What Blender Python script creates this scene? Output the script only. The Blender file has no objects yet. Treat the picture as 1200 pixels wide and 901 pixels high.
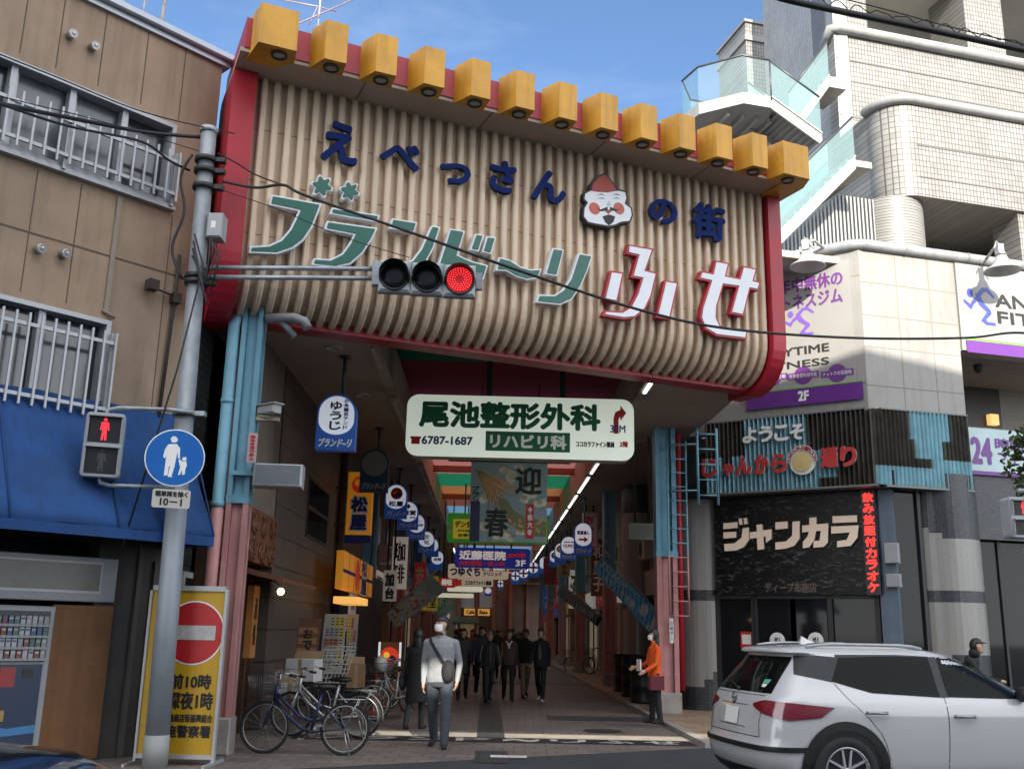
import bpy, bmesh, math, random
from mathutils import Vector, Matrix
from math import sin, cos, pi, radians as rad
random.seed(7)
SC = bpy.context.scene
COL = SC.collection

# ------------------------------------------------------------------ camera
FPX, PITCH, ROLL, CAMH = 1170.0, rad(13.92), rad(1.2), 1.6
cam_d = bpy.data.cameras.new('camera')
cam = bpy.data.objects.new('camera', cam_d)
COL.objects.link(cam)
cam_d.sensor_width = 36.0
cam_d.lens = 36.0 * FPX / 1200.0
cam_d.clip_start, cam_d.clip_end = 0.1, 2000
cam.matrix_world = (Matrix.Translation((0, 0, CAMH)) @ Matrix.Rotation(pi / 2 + PITCH, 4, 'X') @ Matrix.Rotation(ROLL, 4, 'Z'))
SC.camera = cam

# ------------------------------------------------------------------ sky, sun, exposure
SUN_EL = rad(25.0)
SUN_H = Vector((0.15, -0.989, 0)).normalized()          # horizontal direction towards the sun
world = bpy.data.worlds.new('World')
SC.world = world
world.use_nodes = True
nt = world.node_tree
bg = nt.nodes['Background']
sky = nt.nodes.new('ShaderNodeTexSky')
sky.sky_type = 'NISHITA'
sky.sun_disc = False
sky.sun_elevation = SUN_EL
sky.sun_rotation = math.atan2(SUN_H.x, SUN_H.y)
sky.air_density, sky.dust_density, sky.ozone_density = 1.0, 0.0, 4.0
tc = nt.nodes.new('ShaderNodeTexCoord')
mp = nt.nodes.new('ShaderNodeMapping')
mp.inputs['Scale'].default_value = (1.6, 1.6, 5.0)
mp.inputs['Rotation'].default_value = (0, 0.25, 0.4)
cn = nt.nodes.new('ShaderNodeTexNoise')
cn.inputs['Scale'].default_value = 2.2
cn.inputs['Detail'].default_value = 8
cn.inputs['Roughness'].default_value = 0.62
cr = nt.nodes.new('ShaderNodeValToRGB')
cr.color_ramp.elements[0].position, cr.color_ramp.elements[0].color = 0.53, (0, 0, 0, 1)
cr.color_ramp.elements[1].position, cr.color_ramp.elements[1].color = 0.85, (0.07, 0.07, 0.07, 1)
mx = nt.nodes.new('ShaderNodeMixRGB')
mx.inputs[2].default_value = (14.4, 14.5, 14.8, 1)
nt.links.new(tc.outputs['Generated'], mp.inputs['Vector'])
nt.links.new(mp.outputs['Vector'], cn.inputs['Vector'])
nt.links.new(cn.outputs['Fac'], cr.inputs['Fac'])
# bright cloud added over the unseen sky behind the camera, fills the shade
sx = nt.nodes.new('ShaderNodeSeparateXYZ'); nt.links.new(tc.outputs['Generated'], sx.inputs[0])
mr = nt.nodes.new('ShaderNodeMapRange'); mr.inputs['From Min'].default_value = 0.1; mr.inputs['From Max'].default_value = -0.35; mr.inputs['To Max'].default_value = 0.85; nt.links.new(sx.outputs['Y'], mr.inputs['Value'])
ad = nt.nodes.new('ShaderNodeMath'); ad.operation = 'MAXIMUM'; nt.links.new(mr.outputs[0], ad.inputs[0]); nt.links.new(cr.outputs['Color'], ad.inputs[1])
nt.links.new(ad.outputs[0], mx.inputs[0])
nt.links.new(sky.outputs['Color'], mx.inputs[1])
nt.links.new(mx.outputs['Color'], bg.inputs['Color'])
bg.inputs['Strength'].default_value = 0.066
sun_d = bpy.data.lights.new('sun', 'SUN')
sun_d.energy, sun_d.angle, sun_d.color = 2.8, rad(0.4), (1.0, 0.93, 0.82)
sun_o = bpy.data.objects.new('sun', sun_d)
COL.objects.link(sun_o)
to_sun = Vector((SUN_H.x * cos(SUN_EL), SUN_H.y * cos(SUN_EL), sin(SUN_EL)))
sun_o.rotation_euler = to_sun.to_track_quat('Z', 'Y').to_euler()
sun_o.location = to_sun * 60
SC.view_settings.view_transform = 'Standard'
SC.view_settings.look = 'None'
SC.view_settings.gamma = 1.0
SC.view_settings.use_curve_mapping = False
EXPO = 1.8
SC.view_settings.exposure = EXPO
EM = 2.0 ** -EXPO                                       # lamps are dimmed by the same stop
cy = SC.cycles
cy.use_denoising = True
cy.max_bounces, cy.diffuse_bounces, cy.glossy_bounces, cy.transmission_bounces, cy.transparent_max_bounces = 7, 4, 3, 4, 8
cy.caustics_reflective = cy.caustics_refractive = False
cy.sample_clamp_indirect = 6.0

# ------------------------------------------------------------------ frames: a wall's own axes, with pixel lookup for laying things out
CR3 = cam.matrix_world.to_3x3()
CO = Vector((0, 0, CAMH))
def ray(x, y):
    return CR3 @ Vector(((x - 600) / FPX, -(y - 450.5) / FPX, -1.0))
class Fr:
    """origin, u to the right, v up, n towards the viewer of the wall"""
    def __init__(s, o, u, v=(0, 0, 1)):
        s.o = Vector(o); s.u = Vector(u).normalized(); s.v = Vector(v).normalized(); s.n = s.u.cross(s.v).normalized()
    def w(s, u, v, n=0.0):
        return s.o + s.u * u + s.v * v + s.n * n
    def hit(s, x, y, n=0.0):
        r = ray(x, y); d = r.dot(s.n)
        p = CO + r * ((s.o + s.n * n - CO).dot(s.n) / d) - s.o
        return p.dot(s.u), p.dot(s.v)
    def box(s, x0, y0, x1, y1, n=0.0):
        """u0,u1,v0,v1 of a pixel rectangle's corners (averaged)"""
        a, b, c, d = s.hit(x0, y0, n), s.hit(x1, y0, n), s.hit(x0, y1, n), s.hit(x1, y1, n)
        return (a[0] + c[0]) / 2, (b[0] + d[0]) / 2, (c[1] + d[1]) / 2, (a[1] + b[1]) / 2
    def sub(s, u, v, n=0.0):
        return Fr(s.w(u, v, n), s.u, s.v)
def direction(deg):
    return Vector((sin(rad(deg)), cos(rad(deg)), 0))
def gnd(x, y, z=0.0):
    r = ray(x, y); return CO + r * ((z - CAMH) / r.z)
def at_y(x, y, Y):
    r = ray(x, y); return CO + r * (Y / r.y)
AD = direction(-1.1); BD = Vector((AD.y, -AD.x, 0))     # along / across the arcade
def ar(s, t, z=0.0):
    return AD * t + BD * s + Vector((0, 0, z))
def cross(t, s=0.0, z=0.0):
    return Fr(ar(s, t, z), BD)                          # a sheet across the arcade, facing the street
def cross_px(x, y, t):
    """(s, z) of a pixel on the sheet across the arcade at t"""
    return cross(t).hit(x, y)
WF = Fr((0, 0, 0), (1, 0, 0))

# ------------------------------------------------------------------ materials
MATS = {}
def M(name, col, rough=0.6, metal=0.0, var=0.12, scale=3.0, bump=0.0, bscale=40.0, emit=0.0, ecol=None, spec=0.5, alpha=1.0, streak=0.0, coat=0.0):
    if name in MATS: return MATS[name]
    m = bpy.data.materials.new(name); m.use_nodes = True
    t = m.node_tree; p = t.nodes['Principled BSDF']; L = t.links.new
    p.inputs['Roughness'].default_value = rough
    p.inputs['Metallic'].default_value = metal
    p.inputs['Specular IOR Level'].default_value = spec
    if coat: p.inputs['Coat Weight'].default_value = coat; p.inputs['Coat Roughness'].default_value = 0.04
    if alpha < 1: p.inputs['Alpha'].default_value = alpha
    c = (*col, 1)
    p.inputs['Base Color'].default_value = c
    if var or streak or bump:
        co = t.nodes.new('ShaderNodeTexCoord')
        out = None
        if var:
            n = t.nodes.new('ShaderNodeTexNoise'); n.inputs['Scale'].default_value = scale; n.inputs['Detail'].default_value = 6; n.inputs['Roughness'].default_value = 0.65
            L(co.outputs['Object'], n.inputs['Vector'])
            r = t.nodes.new('ShaderNodeValToRGB')
            r.color_ramp.elements[0].position, r.color_ramp.elements[1].position = 0.3, 0.7
            r.color_ramp.elements[0].color = tuple(max(0, x * (1 - var)) for x in col) + (1,)
            r.color_ramp.elements[1].color = tuple(min(1, x * (1 + var * 0.6)) for x in col) + (1,)
            L(n.outputs['Fac'], r.inputs['Fac']); out = r.outputs['Color']
            rm = t.nodes.new('ShaderNodeMapRange'); rm.inputs['To Min'].default_value = max(0.02, rough - 0.12); rm.inputs['To Max'].default_value = min(1, rough + 0.12)
            L(n.outputs['Fac'], rm.inputs['Value']); L(rm.outputs['Result'], p.inputs['Roughness'])
        if streak:
            mp_ = t.nodes.new('ShaderNodeMapping'); mp_.inputs['Scale'].default_value = (5, 5, 0.35)
            L(co.outputs['Object'], mp_.inputs['Vector'])
            n2 = t.nodes.new('ShaderNodeTexNoise'); n2.inputs['Scale'].default_value = 1.6; n2.inputs['Detail'].default_value = 7
            L(mp_.outputs['Vector'], n2.inputs['Vector'])
            r2 = t.nodes.new('ShaderNodeValToRGB'); r2.color_ramp.elements[0].position, r2.color_ramp.elements[1].position = 0.48, 0.78
            L(n2.outputs['Fac'], r2.inputs['Fac'])
            mm = t.nodes.new('ShaderNodeMath'); mm.operation = 'MULTIPLY'; mm.inputs[1].default_value = streak
            L(r2.outputs['Color'], mm.inputs[0])
            x = t.nodes.new('ShaderNodeMixRGB'); x.inputs[2].default_value = (col[0] * 0.35, col[1] * 0.31, col[2] * 0.26, 1)
            if out: L(out, x.inputs[1])
            else: x.inputs[1].default_value = c
            L(mm.outputs[0], x.inputs[0]); out = x.outputs['Color']
        if out: L(out, p.inputs['Base Color'])
        if bump:
            b = t.nodes.new('ShaderNodeBump'); b.inputs['Strength'].default_value = bump; b.inputs['Distance'].default_value = 0.02
            n3 = t.nodes.new('ShaderNodeTexNoise'); n3.inputs['Scale'].default_value = bscale; n3.inputs['Detail'].default_value = 4
            L(co.outputs['Object'], n3.inputs['Vector']); L(n3.outputs['Fac'], b.inputs['Height']); L(b.outputs['Normal'], p.inputs['Normal'])
    if emit:
        p.inputs['Emission Color'].default_value = (*(ecol or col), 1)
        p.inputs['Emission Strength'].default_value = emit * EM
    MATS[name] = m
    return m
def tile_mat(name, col, mortar, tw, th, rough=0.4, gap=0.012, var=0.15, offset=0.0, axes='uz', ang=0.0, bump=0.3, band=None):
    """small tiles on a wall (axes uz: along the wall's heading and up) or paving (axes xy)"""
    if name in MATS: return MATS[name]
    m = bpy.data.materials.new(name); m.use_nodes = True
    t = m.node_tree; p = t.nodes['Principled BSDF']; L = t.links.new
    co = t.nodes.new('ShaderNodeTexCoord'); mp_ = t.nodes.new('ShaderNodeMapping')
    L(co.outputs['Object'], mp_.inputs['Vector'])
    mp_.inputs['Rotation'].default_value = (0, 0, ang)
    sep = t.nodes.new('ShaderNodeSeparateXYZ'); cmb = t.nodes.new('ShaderNodeCombineXYZ')
    L(mp_.outputs['Vector'], sep.inputs[0])
    L(sep.outputs['X'], cmb.inputs['X']); L(sep.outputs['Z' if axes == 'uz' else 'Y'], cmb.inputs['Y'])
    b = t.nodes.new('ShaderNodeTexBrick'); b.offset = offset; b.squash = 1
    b.inputs['Scale'].default_value = 1.0; b.inputs['Mortar Size'].default_value = gap; b.inputs['Mortar Smooth'].default_value = 0.1
    b.inputs['Brick Width'].default_value = tw; b.inputs['Row Height'].default_value = th; b.inputs['Bias'].default_value = 0
    b.inputs['Color1'].default_value = tuple(x * (1 - var) for x in col) + (1,)
    b.inputs['Color2'].default_value = tuple(min(1, x * (1 + var)) for x in col) + (1,)
    b.inputs['Mortar'].default_value = (*mortar, 1)
    L(cmb.outputs[0], b.inputs['Vector'])
    n = t.nodes.new('ShaderNodeTexNoise'); n.inputs['Scale'].default_value = 0.8; n.inputs['Detail'].default_value = 7; n.inputs['Roughness'].default_value = 0.7
    L(co.outputs['Object'], n.inputs['Vector'])
    x = t.nodes.new('ShaderNodeMixRGB'); x.blend_type = 'MULTIPLY'; x.inputs[0].default_value = 0.6
    r = t.nodes.new('ShaderNodeValToRGB'); r.color_ramp.elements[0].position, r.color_ramp.elements[1].position = 0.3, 0.65
    r.color_ramp.elements[0].color = (0.62, 0.6, 0.57, 1); r.color_ramp.elements[1].color = (1, 1, 1, 1)
    L(n.outputs['Fac'], r.inputs['Fac']); L(b.outputs['Color'], x.inputs[1]); L(r.outputs['Color'], x.inputs[2])
    L(x.outputs['Color'], p.inputs['Base Color'])
    p.inputs['Roughness'].default_value = rough
    bp = t.nodes.new('ShaderNodeBump'); bp.inputs['Strength'].default_value = bump; bp.inputs['Distance'].default_value = 0.01; bp.invert = True
    L(b.outputs['Fac'], bp.inputs['Height']); L(bp.outputs['Normal'], p.inputs['Normal'])
    MATS[name] = m
    return m
def glass_mat(name, col=(0.02, 0.025, 0.03), rough=0.06):
    return M(name, col, rough, 0, 0, spec=0.9)
def clear_glass(name, tint=(0.75, 0.9, 0.88), mixf=0.25):
    if name in MATS: return MATS[name]
    m = bpy.data.materials.new(name); m.use_nodes = True
    t = m.node_tree; L = t.links.new; p = t.nodes['Principled BSDF']; o = t.nodes['Material Output']
    p.inputs['Base Color'].default_value = (*tint, 1); p.inputs['Roughness'].default_value = 0.05; p.inputs['Specular IOR Level'].default_value = 0.8
    tr = t.nodes.new('ShaderNodeBsdfTransparent'); tr.inputs['Color'].default_value = (*[min(1, x * 1.1) for x in tint], 1)
    mixn = t.nodes.new('ShaderNodeMixShader'); mixn.inputs[0].default_value = mixf
    L(tr.outputs[0], mixn.inputs[1]); L(p.outputs[0], mixn.inputs[2]); L(mixn.outputs[0], o.inputs['Surface'])
    MATS[name] = m
    return m

# ------------------------------------------------------------------ mesh builder
def translucent(name, col, mixf=0.6):
    if name in MATS: return MATS[name]
    m = bpy.data.materials.new(name); m.use_nodes = True
    t = m.node_tree; L = t.links.new; p = t.nodes['Principled BSDF']; o = t.nodes['Material Output']
    p.inputs['Base Color'].default_value = (*col, 1); p.inputs['Roughness'].default_value = 0.5
    tr = t.nodes.new('ShaderNodeBsdfTranslucent'); tr.inputs['Color'].default_value = (*col, 1)
    mixn = t.nodes.new('ShaderNodeMixShader'); mixn.inputs[0].default_value = mixf
    L(p.outputs[0], mixn.inputs[1]); L(tr.outputs[0], mixn.inputs[2]); L(mixn.outputs[0], o.inputs['Surface'])
    MATS[name] = m
    return m
class MB:
    def __init__(s):
        s.v = []; s.f = []; s.mi = []; s.sm = []
    def face(s, pts, mi=0, smooth=False):
        i = len(s.v); s.v.extend(Vector(p) for p in pts); s.f.append(tuple(range(i, i + len(pts)))); s.mi.append(mi); s.sm.append(smooth)
    def idx(s, verts, faces, mi=0, smooth=False):
        i = len(s.v); s.v.extend(Vector(p) for p in verts)
        for f in faces: s.f.append(tuple(i + k for k in f)); s.mi.append(mi); s.sm.append(smooth)
    def hexa(s, p, mi=0):
        s.idx(p, [(0, 3, 2, 1), (4, 5, 6, 7), (0, 1, 5, 4), (1, 2, 6, 5), (2, 3, 7, 6), (3, 0, 4, 7)], mi)
    def box(s, fr, u0, u1, v0, v1, n0, n1, mi=0, c=0.0):
        """axis box in a frame; c > 0 chamfers the front rim"""
        if c <= 0:
            s.hexa([fr.w(u0, v0, n0), fr.w(u1, v0, n0), fr.w(u1, v1, n0), fr.w(u0, v1, n0), fr.w(u0, v0, n1), fr.w(u1, v0, n1), fr.w(u1, v1, n1), fr.w(u0, v1, n1)], mi)
            return
        a = [fr.w(*q) for q in ((u0, v0, n0), (u1, v0, n0), (u1, v1, n0), (u0, v1, n0), (u0, v0, n1 - c), (u1, v0, n1 - c), (u1, v1, n1 - c), (u0, v1, n1 - c), (u0 + c, v0 + c, n1), (u1 - c, v0 + c, n1), (u1 - c, v1 - c, n1), (u0 + c, v1 - c, n1))]
        s.idx(a, [(0, 3, 2, 1), (0, 1, 5, 4), (1, 2, 6, 5), (2, 3, 7, 6), (3, 0, 4, 7), (4, 5, 9, 8), (5, 6, 10, 9), (6, 7, 11, 10), (7, 4, 8, 11), (8, 9, 10, 11)], mi)
    def prism(s, fr, poly, n0, n1, mi=0, side=None, back=True):
        k = len(poly); side = mi if side is None else side
        area = sum(poly[i][0] * poly[(i + 1) % k][1] - poly[(i + 1) % k][0] * poly[i][1] for i in range(k))
        if area < 0: poly = poly[::-1]
        a = [fr.w(u, v, n0) for u, v in poly]; b = [fr.w(u, v, n1) for u, v in poly]
        s.idx(a + b, [tuple(range(k, 2 * k))] + ([tuple(range(k - 1, -1, -1))] if back else []), mi)
        s.idx(a + b, [(i, (i + 1) % k, k + (i + 1) % k, k + i) for i in range(k)], side)
    def tube(s, pts, r, seg=8, mi=0, cap=True, smooth=True):
        pts = [Vector(p) for p in pts]; rs = r if isinstance(r, (list, tuple)) else [r] * len(pts)
        rings = []; prev = None
        for i, p in enumerate(pts):
            d = (pts[min(i + 1, len(pts) - 1)] - pts[max(i - 1, 0)])
            if d.length < 1e-9: d = Vector((0, 0, 1))
            d.normalize()
            if prev is None:
                x = d.cross(Vector((0, 0, 1)) if abs(d.z) < 0.9 else Vector((1, 0, 0))).normalized()
            else:
                x = (prev - d * prev.dot(d)).normalized()
            prev = x; y = d.cross(x)
            rings.append([p + (x * cos(2 * pi * k / seg) + y * sin(2 * pi * k / seg)) * rs[i] for k in range(seg)])
        vs = [q for g in rings for q in g]; fs = []
        for i in range(len(pts) - 1):
            for k in range(seg):
                a, b = i * seg + k, i * seg + (k + 1) % seg
                fs.append((a, b, b + seg, a + seg))
        s.idx(vs, fs, mi, smooth)
        if cap:
            s.idx(rings[0], [tuple(range(seg - 1, -1, -1))], mi); s.idx(rings[-1], [tuple(range(seg))], mi)
    def lathe(s, o, axis, prof, seg=20, mi=0, smooth=True, x=None, arc=2 * pi):
        """prof: list of (radius, height along axis)"""
        ax = Vector(axis).normalized(); o = Vector(o)
        x = Vector(x).normalized() if x else ax.cross(Vector((0, 0, 1)) if abs(ax.z) < 0.9 else Vector((1, 0, 0))).normalized()
        y = ax.cross(x); full = abs(arc - 2 * pi) < 1e-6; n = seg if full else seg + 1
        vs = [o + ax * h + (x * cos(arc * k / seg) + y * sin(arc * k / seg)) * r for r, h in prof for k in range(n)]
        fs = []
        for i in range(len(prof) - 1):
            for k in range(seg):
                a, b = i * n + k, i * n + (k + 1) % n
                fs.append((a, b, b + n, a + n))
        s.idx(vs, fs, mi, smooth)
    def disc(s, fr, u, v, n, r, seg=24, mi=0, r2=None):
        s.face([fr.w(u + cos(2 * pi * k / seg) * r, v + sin(2 * pi * k / seg) * (r2 or r), n) for k in range(seg)], mi)
    def ball(s, c, r, seg=12, rings=8, mi=0, fr=None, smooth=True):
        c = Vector(c); r = (r, r, r) if isinstance(r, (int, float)) else r
        ux, uy, uz = (Vector((1, 0, 0)), Vector((0, 1, 0)), Vector((0, 0, 1))) if fr is None else fr
        vs = []
        for i in range(rings + 1):
            a = pi * i / rings
            for k in range(seg):
                b = 2 * pi * k / seg
                vs.append(c + ux * (r[0] * sin(a) * cos(b)) + uy * (r[1] * sin(a) * sin(b)) + uz * (r[2] * cos(a)))
        fs = []
        for i in range(rings):
            for k in range(seg):
                a, b = i * seg + k, i * seg + (k + 1) % seg
                fs.append((a + seg, b + seg, b, a))
        s.idx(vs, fs, mi, smooth)
    def mesh(s, me, mat=None, mi=0):
        """append a Blender mesh (through a Matrix)"""
        vs = [(mat @ q.co) if mat else q.co.copy() for q in me.vertices]
        s.idx(vs, [tuple(p.vertices) for p in me.polygons], mi)
    def build(s, name, mats, parent=None, **tagkw):
        me = bpy.data.meshes.new(name)
        o = Vector((0, 0, 0))
        q = parent
        while q is not None:
            o = o + Vector(q.location); q = q.parent
        me.from_pydata([tuple(p - o) for p in s.v], [], s.f)
        for m in (mats if isinstance(mats, (list, tuple)) else [mats]): me.materials.append(m)
        me.polygons.foreach_set('material_index', s.mi); me.polygons.foreach_set('use_smooth', s.sm)
        bm = bmesh.new(); bm.from_mesh(me)
        bmesh.ops.remove_doubles(bm, verts=bm.verts, dist=1e-5)
        bm.to_mesh(me); bm.free()
        me.update()
        ob = bpy.data.objects.new(name, me); COL.objects.link(ob)
        if parent is not None: ob.parent = parent
        if tagkw: tag(ob, **tagkw)
        return ob
def tag(o, label=None, cat=None, group=None, kind=None):
    if label: o['label'] = label
    if cat: o['category'] = cat
    if group: o['group'] = group
    if kind: o['kind'] = kind
    return o
def thing(name, label, cat, loc=(0, 0, 0), group=None):
    o = bpy.data.objects.new(name, None); COL.objects.link(o); o.location = loc
    o.empty_display_size = 0.2
    return tag(o, label, cat, group)
def copy_tree(o, parent=None):
    c = o.copy(); COL.objects.link(c)
    if parent is not None: c.parent = parent
    for ch in list(o.children): copy_tree(ch, c)
    return c

# ------------------------------------------------------------------ lettering
_TX = {}
def glyphs(s):
    """flat triangles of a line of text, scaled to its own 0..1 box; returns verts, faces, aspect"""
    if s in _TX: return _TX[s]
    c = bpy.data.curves.new('t', 'FONT'); c.body = s; c.resolution_u = 3
    o = bpy.data.objects.new('t', c); COL.objects.link(o)
    dg = bpy.context.evaluated_depsgraph_get()
    me = bpy.data.meshes.new_from_object(o.evaluated_get(dg), depsgraph=dg)
    bpy.data.objects.remove(o)
    vs = [v.co.copy() for v in me.vertices]; fs = [tuple(p.vertices) for p in me.polygons]
    x0, x1 = min(v.x for v in vs), max(v.x for v in vs); y0, y1 = min(v.y for v in vs), max(v.y for v in vs)
    w, h = max(x1 - x0, 1e-4), max(y1 - y0, 1e-4)
    r = ([((v.x - x0) / w, (v.y - y0) / h) for v in vs], fs, w / h)
    bpy.data.meshes.remove(me); bpy.data.curves.remove(c)
    _TX[s] = r
    return r
_EPS = [0.0]
def put_text(mb, fr, s, u0, u1, v0, v1, n, mi=0, bold=0.0, shear=0.0, outline=0.0, omi=1, ring=8, rot=0.0):
    """write s into the box u0..u1, v0..v1 of a frame, n in front of it; bold and outline in metres"""
    vs, fs, _ = glyphs(s)
    bold = min(bold, 0.05 * (v1 - v0))
    u0 += bold; u1 -= bold; v0 += bold; v1 -= bold
    du, dv = u1 - u0, v1 - v0
    cu, cv = (u0 + u1) / 2, (v0 + v1) / 2
    def lay(ou, ov, nn, m):
        pts = []
        for a, b in vs:
            uu = u0 + a * du + ou + shear * (b - 0.5) * dv; vv = v0 + b * dv + ov
            if rot:
                x, y = uu - cu, vv - cv; uu, vv = cu + x * cos(rot) - y * sin(rot), cv + x * sin(rot) + y * cos(rot)
            pts.append(fr.w(uu, vv, nn))
        mb.idx(pts, fs, m)
    e = 0.0004
    if outline:
        for k in range(ring + 4):
            a = 2 * pi * k / (ring + 4); lay(cos(a) * (outline + bold), sin(a) * (outline + bold), n + e * k / 2, omi)
        n += e * (ring + 6) / 2
    if bold:
        for k in range(ring):
            a = 2 * pi * k / ring; lay(cos(a) * bold, sin(a) * bold, n + e * (k + 1) / 2, mi)
    lay(0, 0, n + e * (ring + 2) / 2, mi)
def put_column(mb, fr, s, u0, u1, v0, v1, n, mi=0, bold=0.0, gap=0.12, **kw):
    k = len(s); h = (v1 - v0) / k
    for i, ch in enumerate(s):
        a = v1 - (i + 1) * h + h * gap / 2; b = v1 - i * h - h * gap / 2; uu0, uu1 = u0, u1
        if ch in 'ーー':                                # a long mark stands upright in a column
            c = (u0 + u1) / 2; mb.box(fr, c - (u1 - u0) * 0.06, c + (u1 - u0) * 0.06, a, b, n - 0.002, n + 0.001, mi); continue
        if ch in 'っゃゅょァィゥェォッャュョ': uu0 = u0 + (u1 - u0) * 0.25; b -= h * 0.2
        put_text(mb, fr, ch, uu0, uu1, a, b, n, mi, bold, **kw)
def poly_px(fr, pts, n=0.0):
    return [fr.hit(x, y, n) for x, y in pts]
def rrect(u0, u1, v0, v1, r, seg=6):
    out = []
    for cx, cy_, a0 in ((u1 - r, v0 + r, -pi / 2), (u1 - r, v1 - r, 0), (u0 + r, v1 - r, pi / 2), (u0 + r, v0 + r, pi)):
        for k in range(seg + 1):
            a = a0 + pi / 2 * k / seg; out.append((cx + cos(a) * r, cy_ + sin(a) * r))
    return out
def thicken(poly, d):
    """polygon moved outwards by d (mitred)"""
    k = len(poly); area = sum(poly[i][0] * poly[(i + 1) % k][1] - poly[(i + 1) % k][0] * poly[i][1] for i in range(k))
    sg = 1 if area > 0 else -1; out = []
    for i in range(k):
        p0, p1, p2 = Vector(poly[i - 1]), Vector(poly[i]), Vector(poly[(i + 1) % k])
        e1 = (p1 - p0).normalized(); e2 = (p2 - p1).normalized()
        n1 = Vector((e1.y, -e1.x)) * sg; n2 = Vector((e2.y, -e2.x)) * sg
        b = n1 + n2
        if b.length < 1e-6: b = n1
        b.normalize(); c = max(0.45, b.dot(n1))
        out.append(tuple(p1 + b * (d / c)))
    return out
# ================================================================== palette
white_paint = M('white_paint', (0.78, 0.76, 0.71), 0.5, var=0.06, scale=2, streak=0.25)
alum = M('aluminium', (0.55, 0.56, 0.58), 0.38, 0.6, 0.1, 6)
alum_dull = M('dull_aluminium', (0.42, 0.43, 0.45), 0.5, 0.3, 0.15, 4)
steel = M('galvanised_steel', (0.36, 0.39, 0.42), 0.42, 0.45, 0.25, 5, streak=0.3)
dark = M('dark_metal', (0.03, 0.03, 0.032), 0.5, 0.2, 0.2)
black = M('black_plastic', (0.012, 0.012, 0.013), 0.45, 0, 0.2)
rubber = M('rubber', (0.015, 0.015, 0.015), 0.8, 0, 0.2)
cable_m = M('cable_sheath', (0.012, 0.012, 0.014), 0.55, 0, 0)
dglass = glass_mat('dark_glass')
concrete = M('concrete', (0.36, 0.34, 0.31), 0.85, 0, 0.2, 2, 0.2, 60, streak=0.3)
sky_blue = M('sky_blue_paint', (0.16, 0.36, 0.47), 0.45, 0, 0.15, 4, 0.1, 30, streak=0.3)
pink = M('faded_pink_paint', (0.52, 0.25, 0.24), 0.5, 0, 0.18, 4, 0.1, 30, streak=0.35)
crimson = M('crimson_paint', (0.40, 0.012, 0.028), 0.45, 0, 0.22, 1.5, streak=0.35)
gold = M('ochre_yellow_paint', (0.64, 0.32, 0.03), 0.5, 0, 0.22, 2, streak=0.5)
navy = M('navy_paint', (0.005, 0.018, 0.11), 0.75, 0, 0.1, spec=0.15)
letter_green = M('bottle_green_paint', (0.008, 0.105, 0.075), 0.4, 0, 0.1)
letter_white = M('letter_white', (0.72, 0.74, 0.78), 0.4, 0, 0.06)
ink = M('black_ink', (0.012, 0.012, 0.012), 0.6, 0, 0)
red_ink = M('red_ink', (0.5, 0.012, 0.015), 0.5, 0, 0.05)
white_ink = M('white_ink', (0.78, 0.78, 0.76), 0.5, 0, 0.04)
navy_ink = M('navy_ink', (0.012, 0.02, 0.16), 0.5, 0, 0)
purple = M('purple_film', (0.12, 0.02, 0.22), 0.35, 0, 0.06)

# ================================================================== ground
road_m = M('asphalt', (0.038, 0.039, 0.043), 0.85, 0, 0.3, 1.2, 0.35, 90)
mb = MB(); mb.face([(-400, -300, -0.02), (400, -300, -0.02), (400, 500, -0.02), (-400, 500, -0.02)])
mb.build('ground', M('far_ground', (0.12, 0.12, 0.12), 0.9)).__setitem__('kind', 'structure')
mb = MB(); mb.face([(-60, -40, 0), (60, -40, 0), (60, 60, 0), (-60, 60, 0)])
tag(mb.build('road', road_m), kind='structure')
EDGE_A = gnd(300, 903); EDGE_B = gnd(835, 876)           # where the asphalt meets the paving
ed = (EDGE_B - EDGE_A).normalized()
def edge_at_s(s):
    # point of the paving edge on the arcade line s
    p = ar(s, 0); d = AD
    den = ed.x * d.y - ed.y * d.x
    k = ((p.x - EDGE_A.x) * d.y - (p.y - EDGE_A.y) * d.x) / den
    return EDGE_A + ed * k
pave_m = tile_mat('paving_tiles', (0.19, 0.165, 0.148), (0.07, 0.062, 0.057), 0.3, 0.3, 0.5, 0.008, 0.16, 0.5, 'xy', rad(1.1), 0.2)
pave_b = tile_mat('dark_paving_tiles', (0.05, 0.055, 0.058), (0.03, 0.03, 0.03), 0.3, 0.3, 0.5, 0.008, 0.16, 0.0, 'xy', rad(1.1), 0.2)
side_m = tile_mat('sidewalk_tiles', (0.34, 0.25, 0.17), (0.12, 0.1, 0.08), 0.45, 0.45, 0.5, 0.008, 0.2, 0.5, 'xy', rad(1.1), 0.2)
kerb_m = M('kerb_stone', (0.3, 0.28, 0.25), 0.8, 0, 0.2, 5, 0.2)
def sheet(name, pts, z, m):
    b = MB(); b.face([(p[0], p[1], z) for p in pts]); return tag(b.build(name, m), kind='structure')
TE = 96.0
sheet('arcade_floor', [edge_at_s(-9), edge_at_s(3.42), ar(3.42, TE), ar(-9, TE)], 0.004, pave_m)
# darker bands in the paving
b = MB()
for s0, s1, t0, t1 in ((-0.12, 0.32, 13.3, 14.6), (-0.12, 0.32, 16.3, TE), (-3.0, -1.6, 19.3, 20.2), (1.2, 3.3, 19.8, 20.9), (-2.9, 3.3, 33, 34), (-2.9, 3.3, 50, 51.2)):
    b.face([tuple(ar(s0, t0, 0.008)), tuple(ar(s1, t0, 0.008)), tuple(ar(s1, t1, 0.008)), tuple(ar(s0, t1, 0.008))])
tag(b.build('dark_paving', pave_b), kind='structure')
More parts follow.
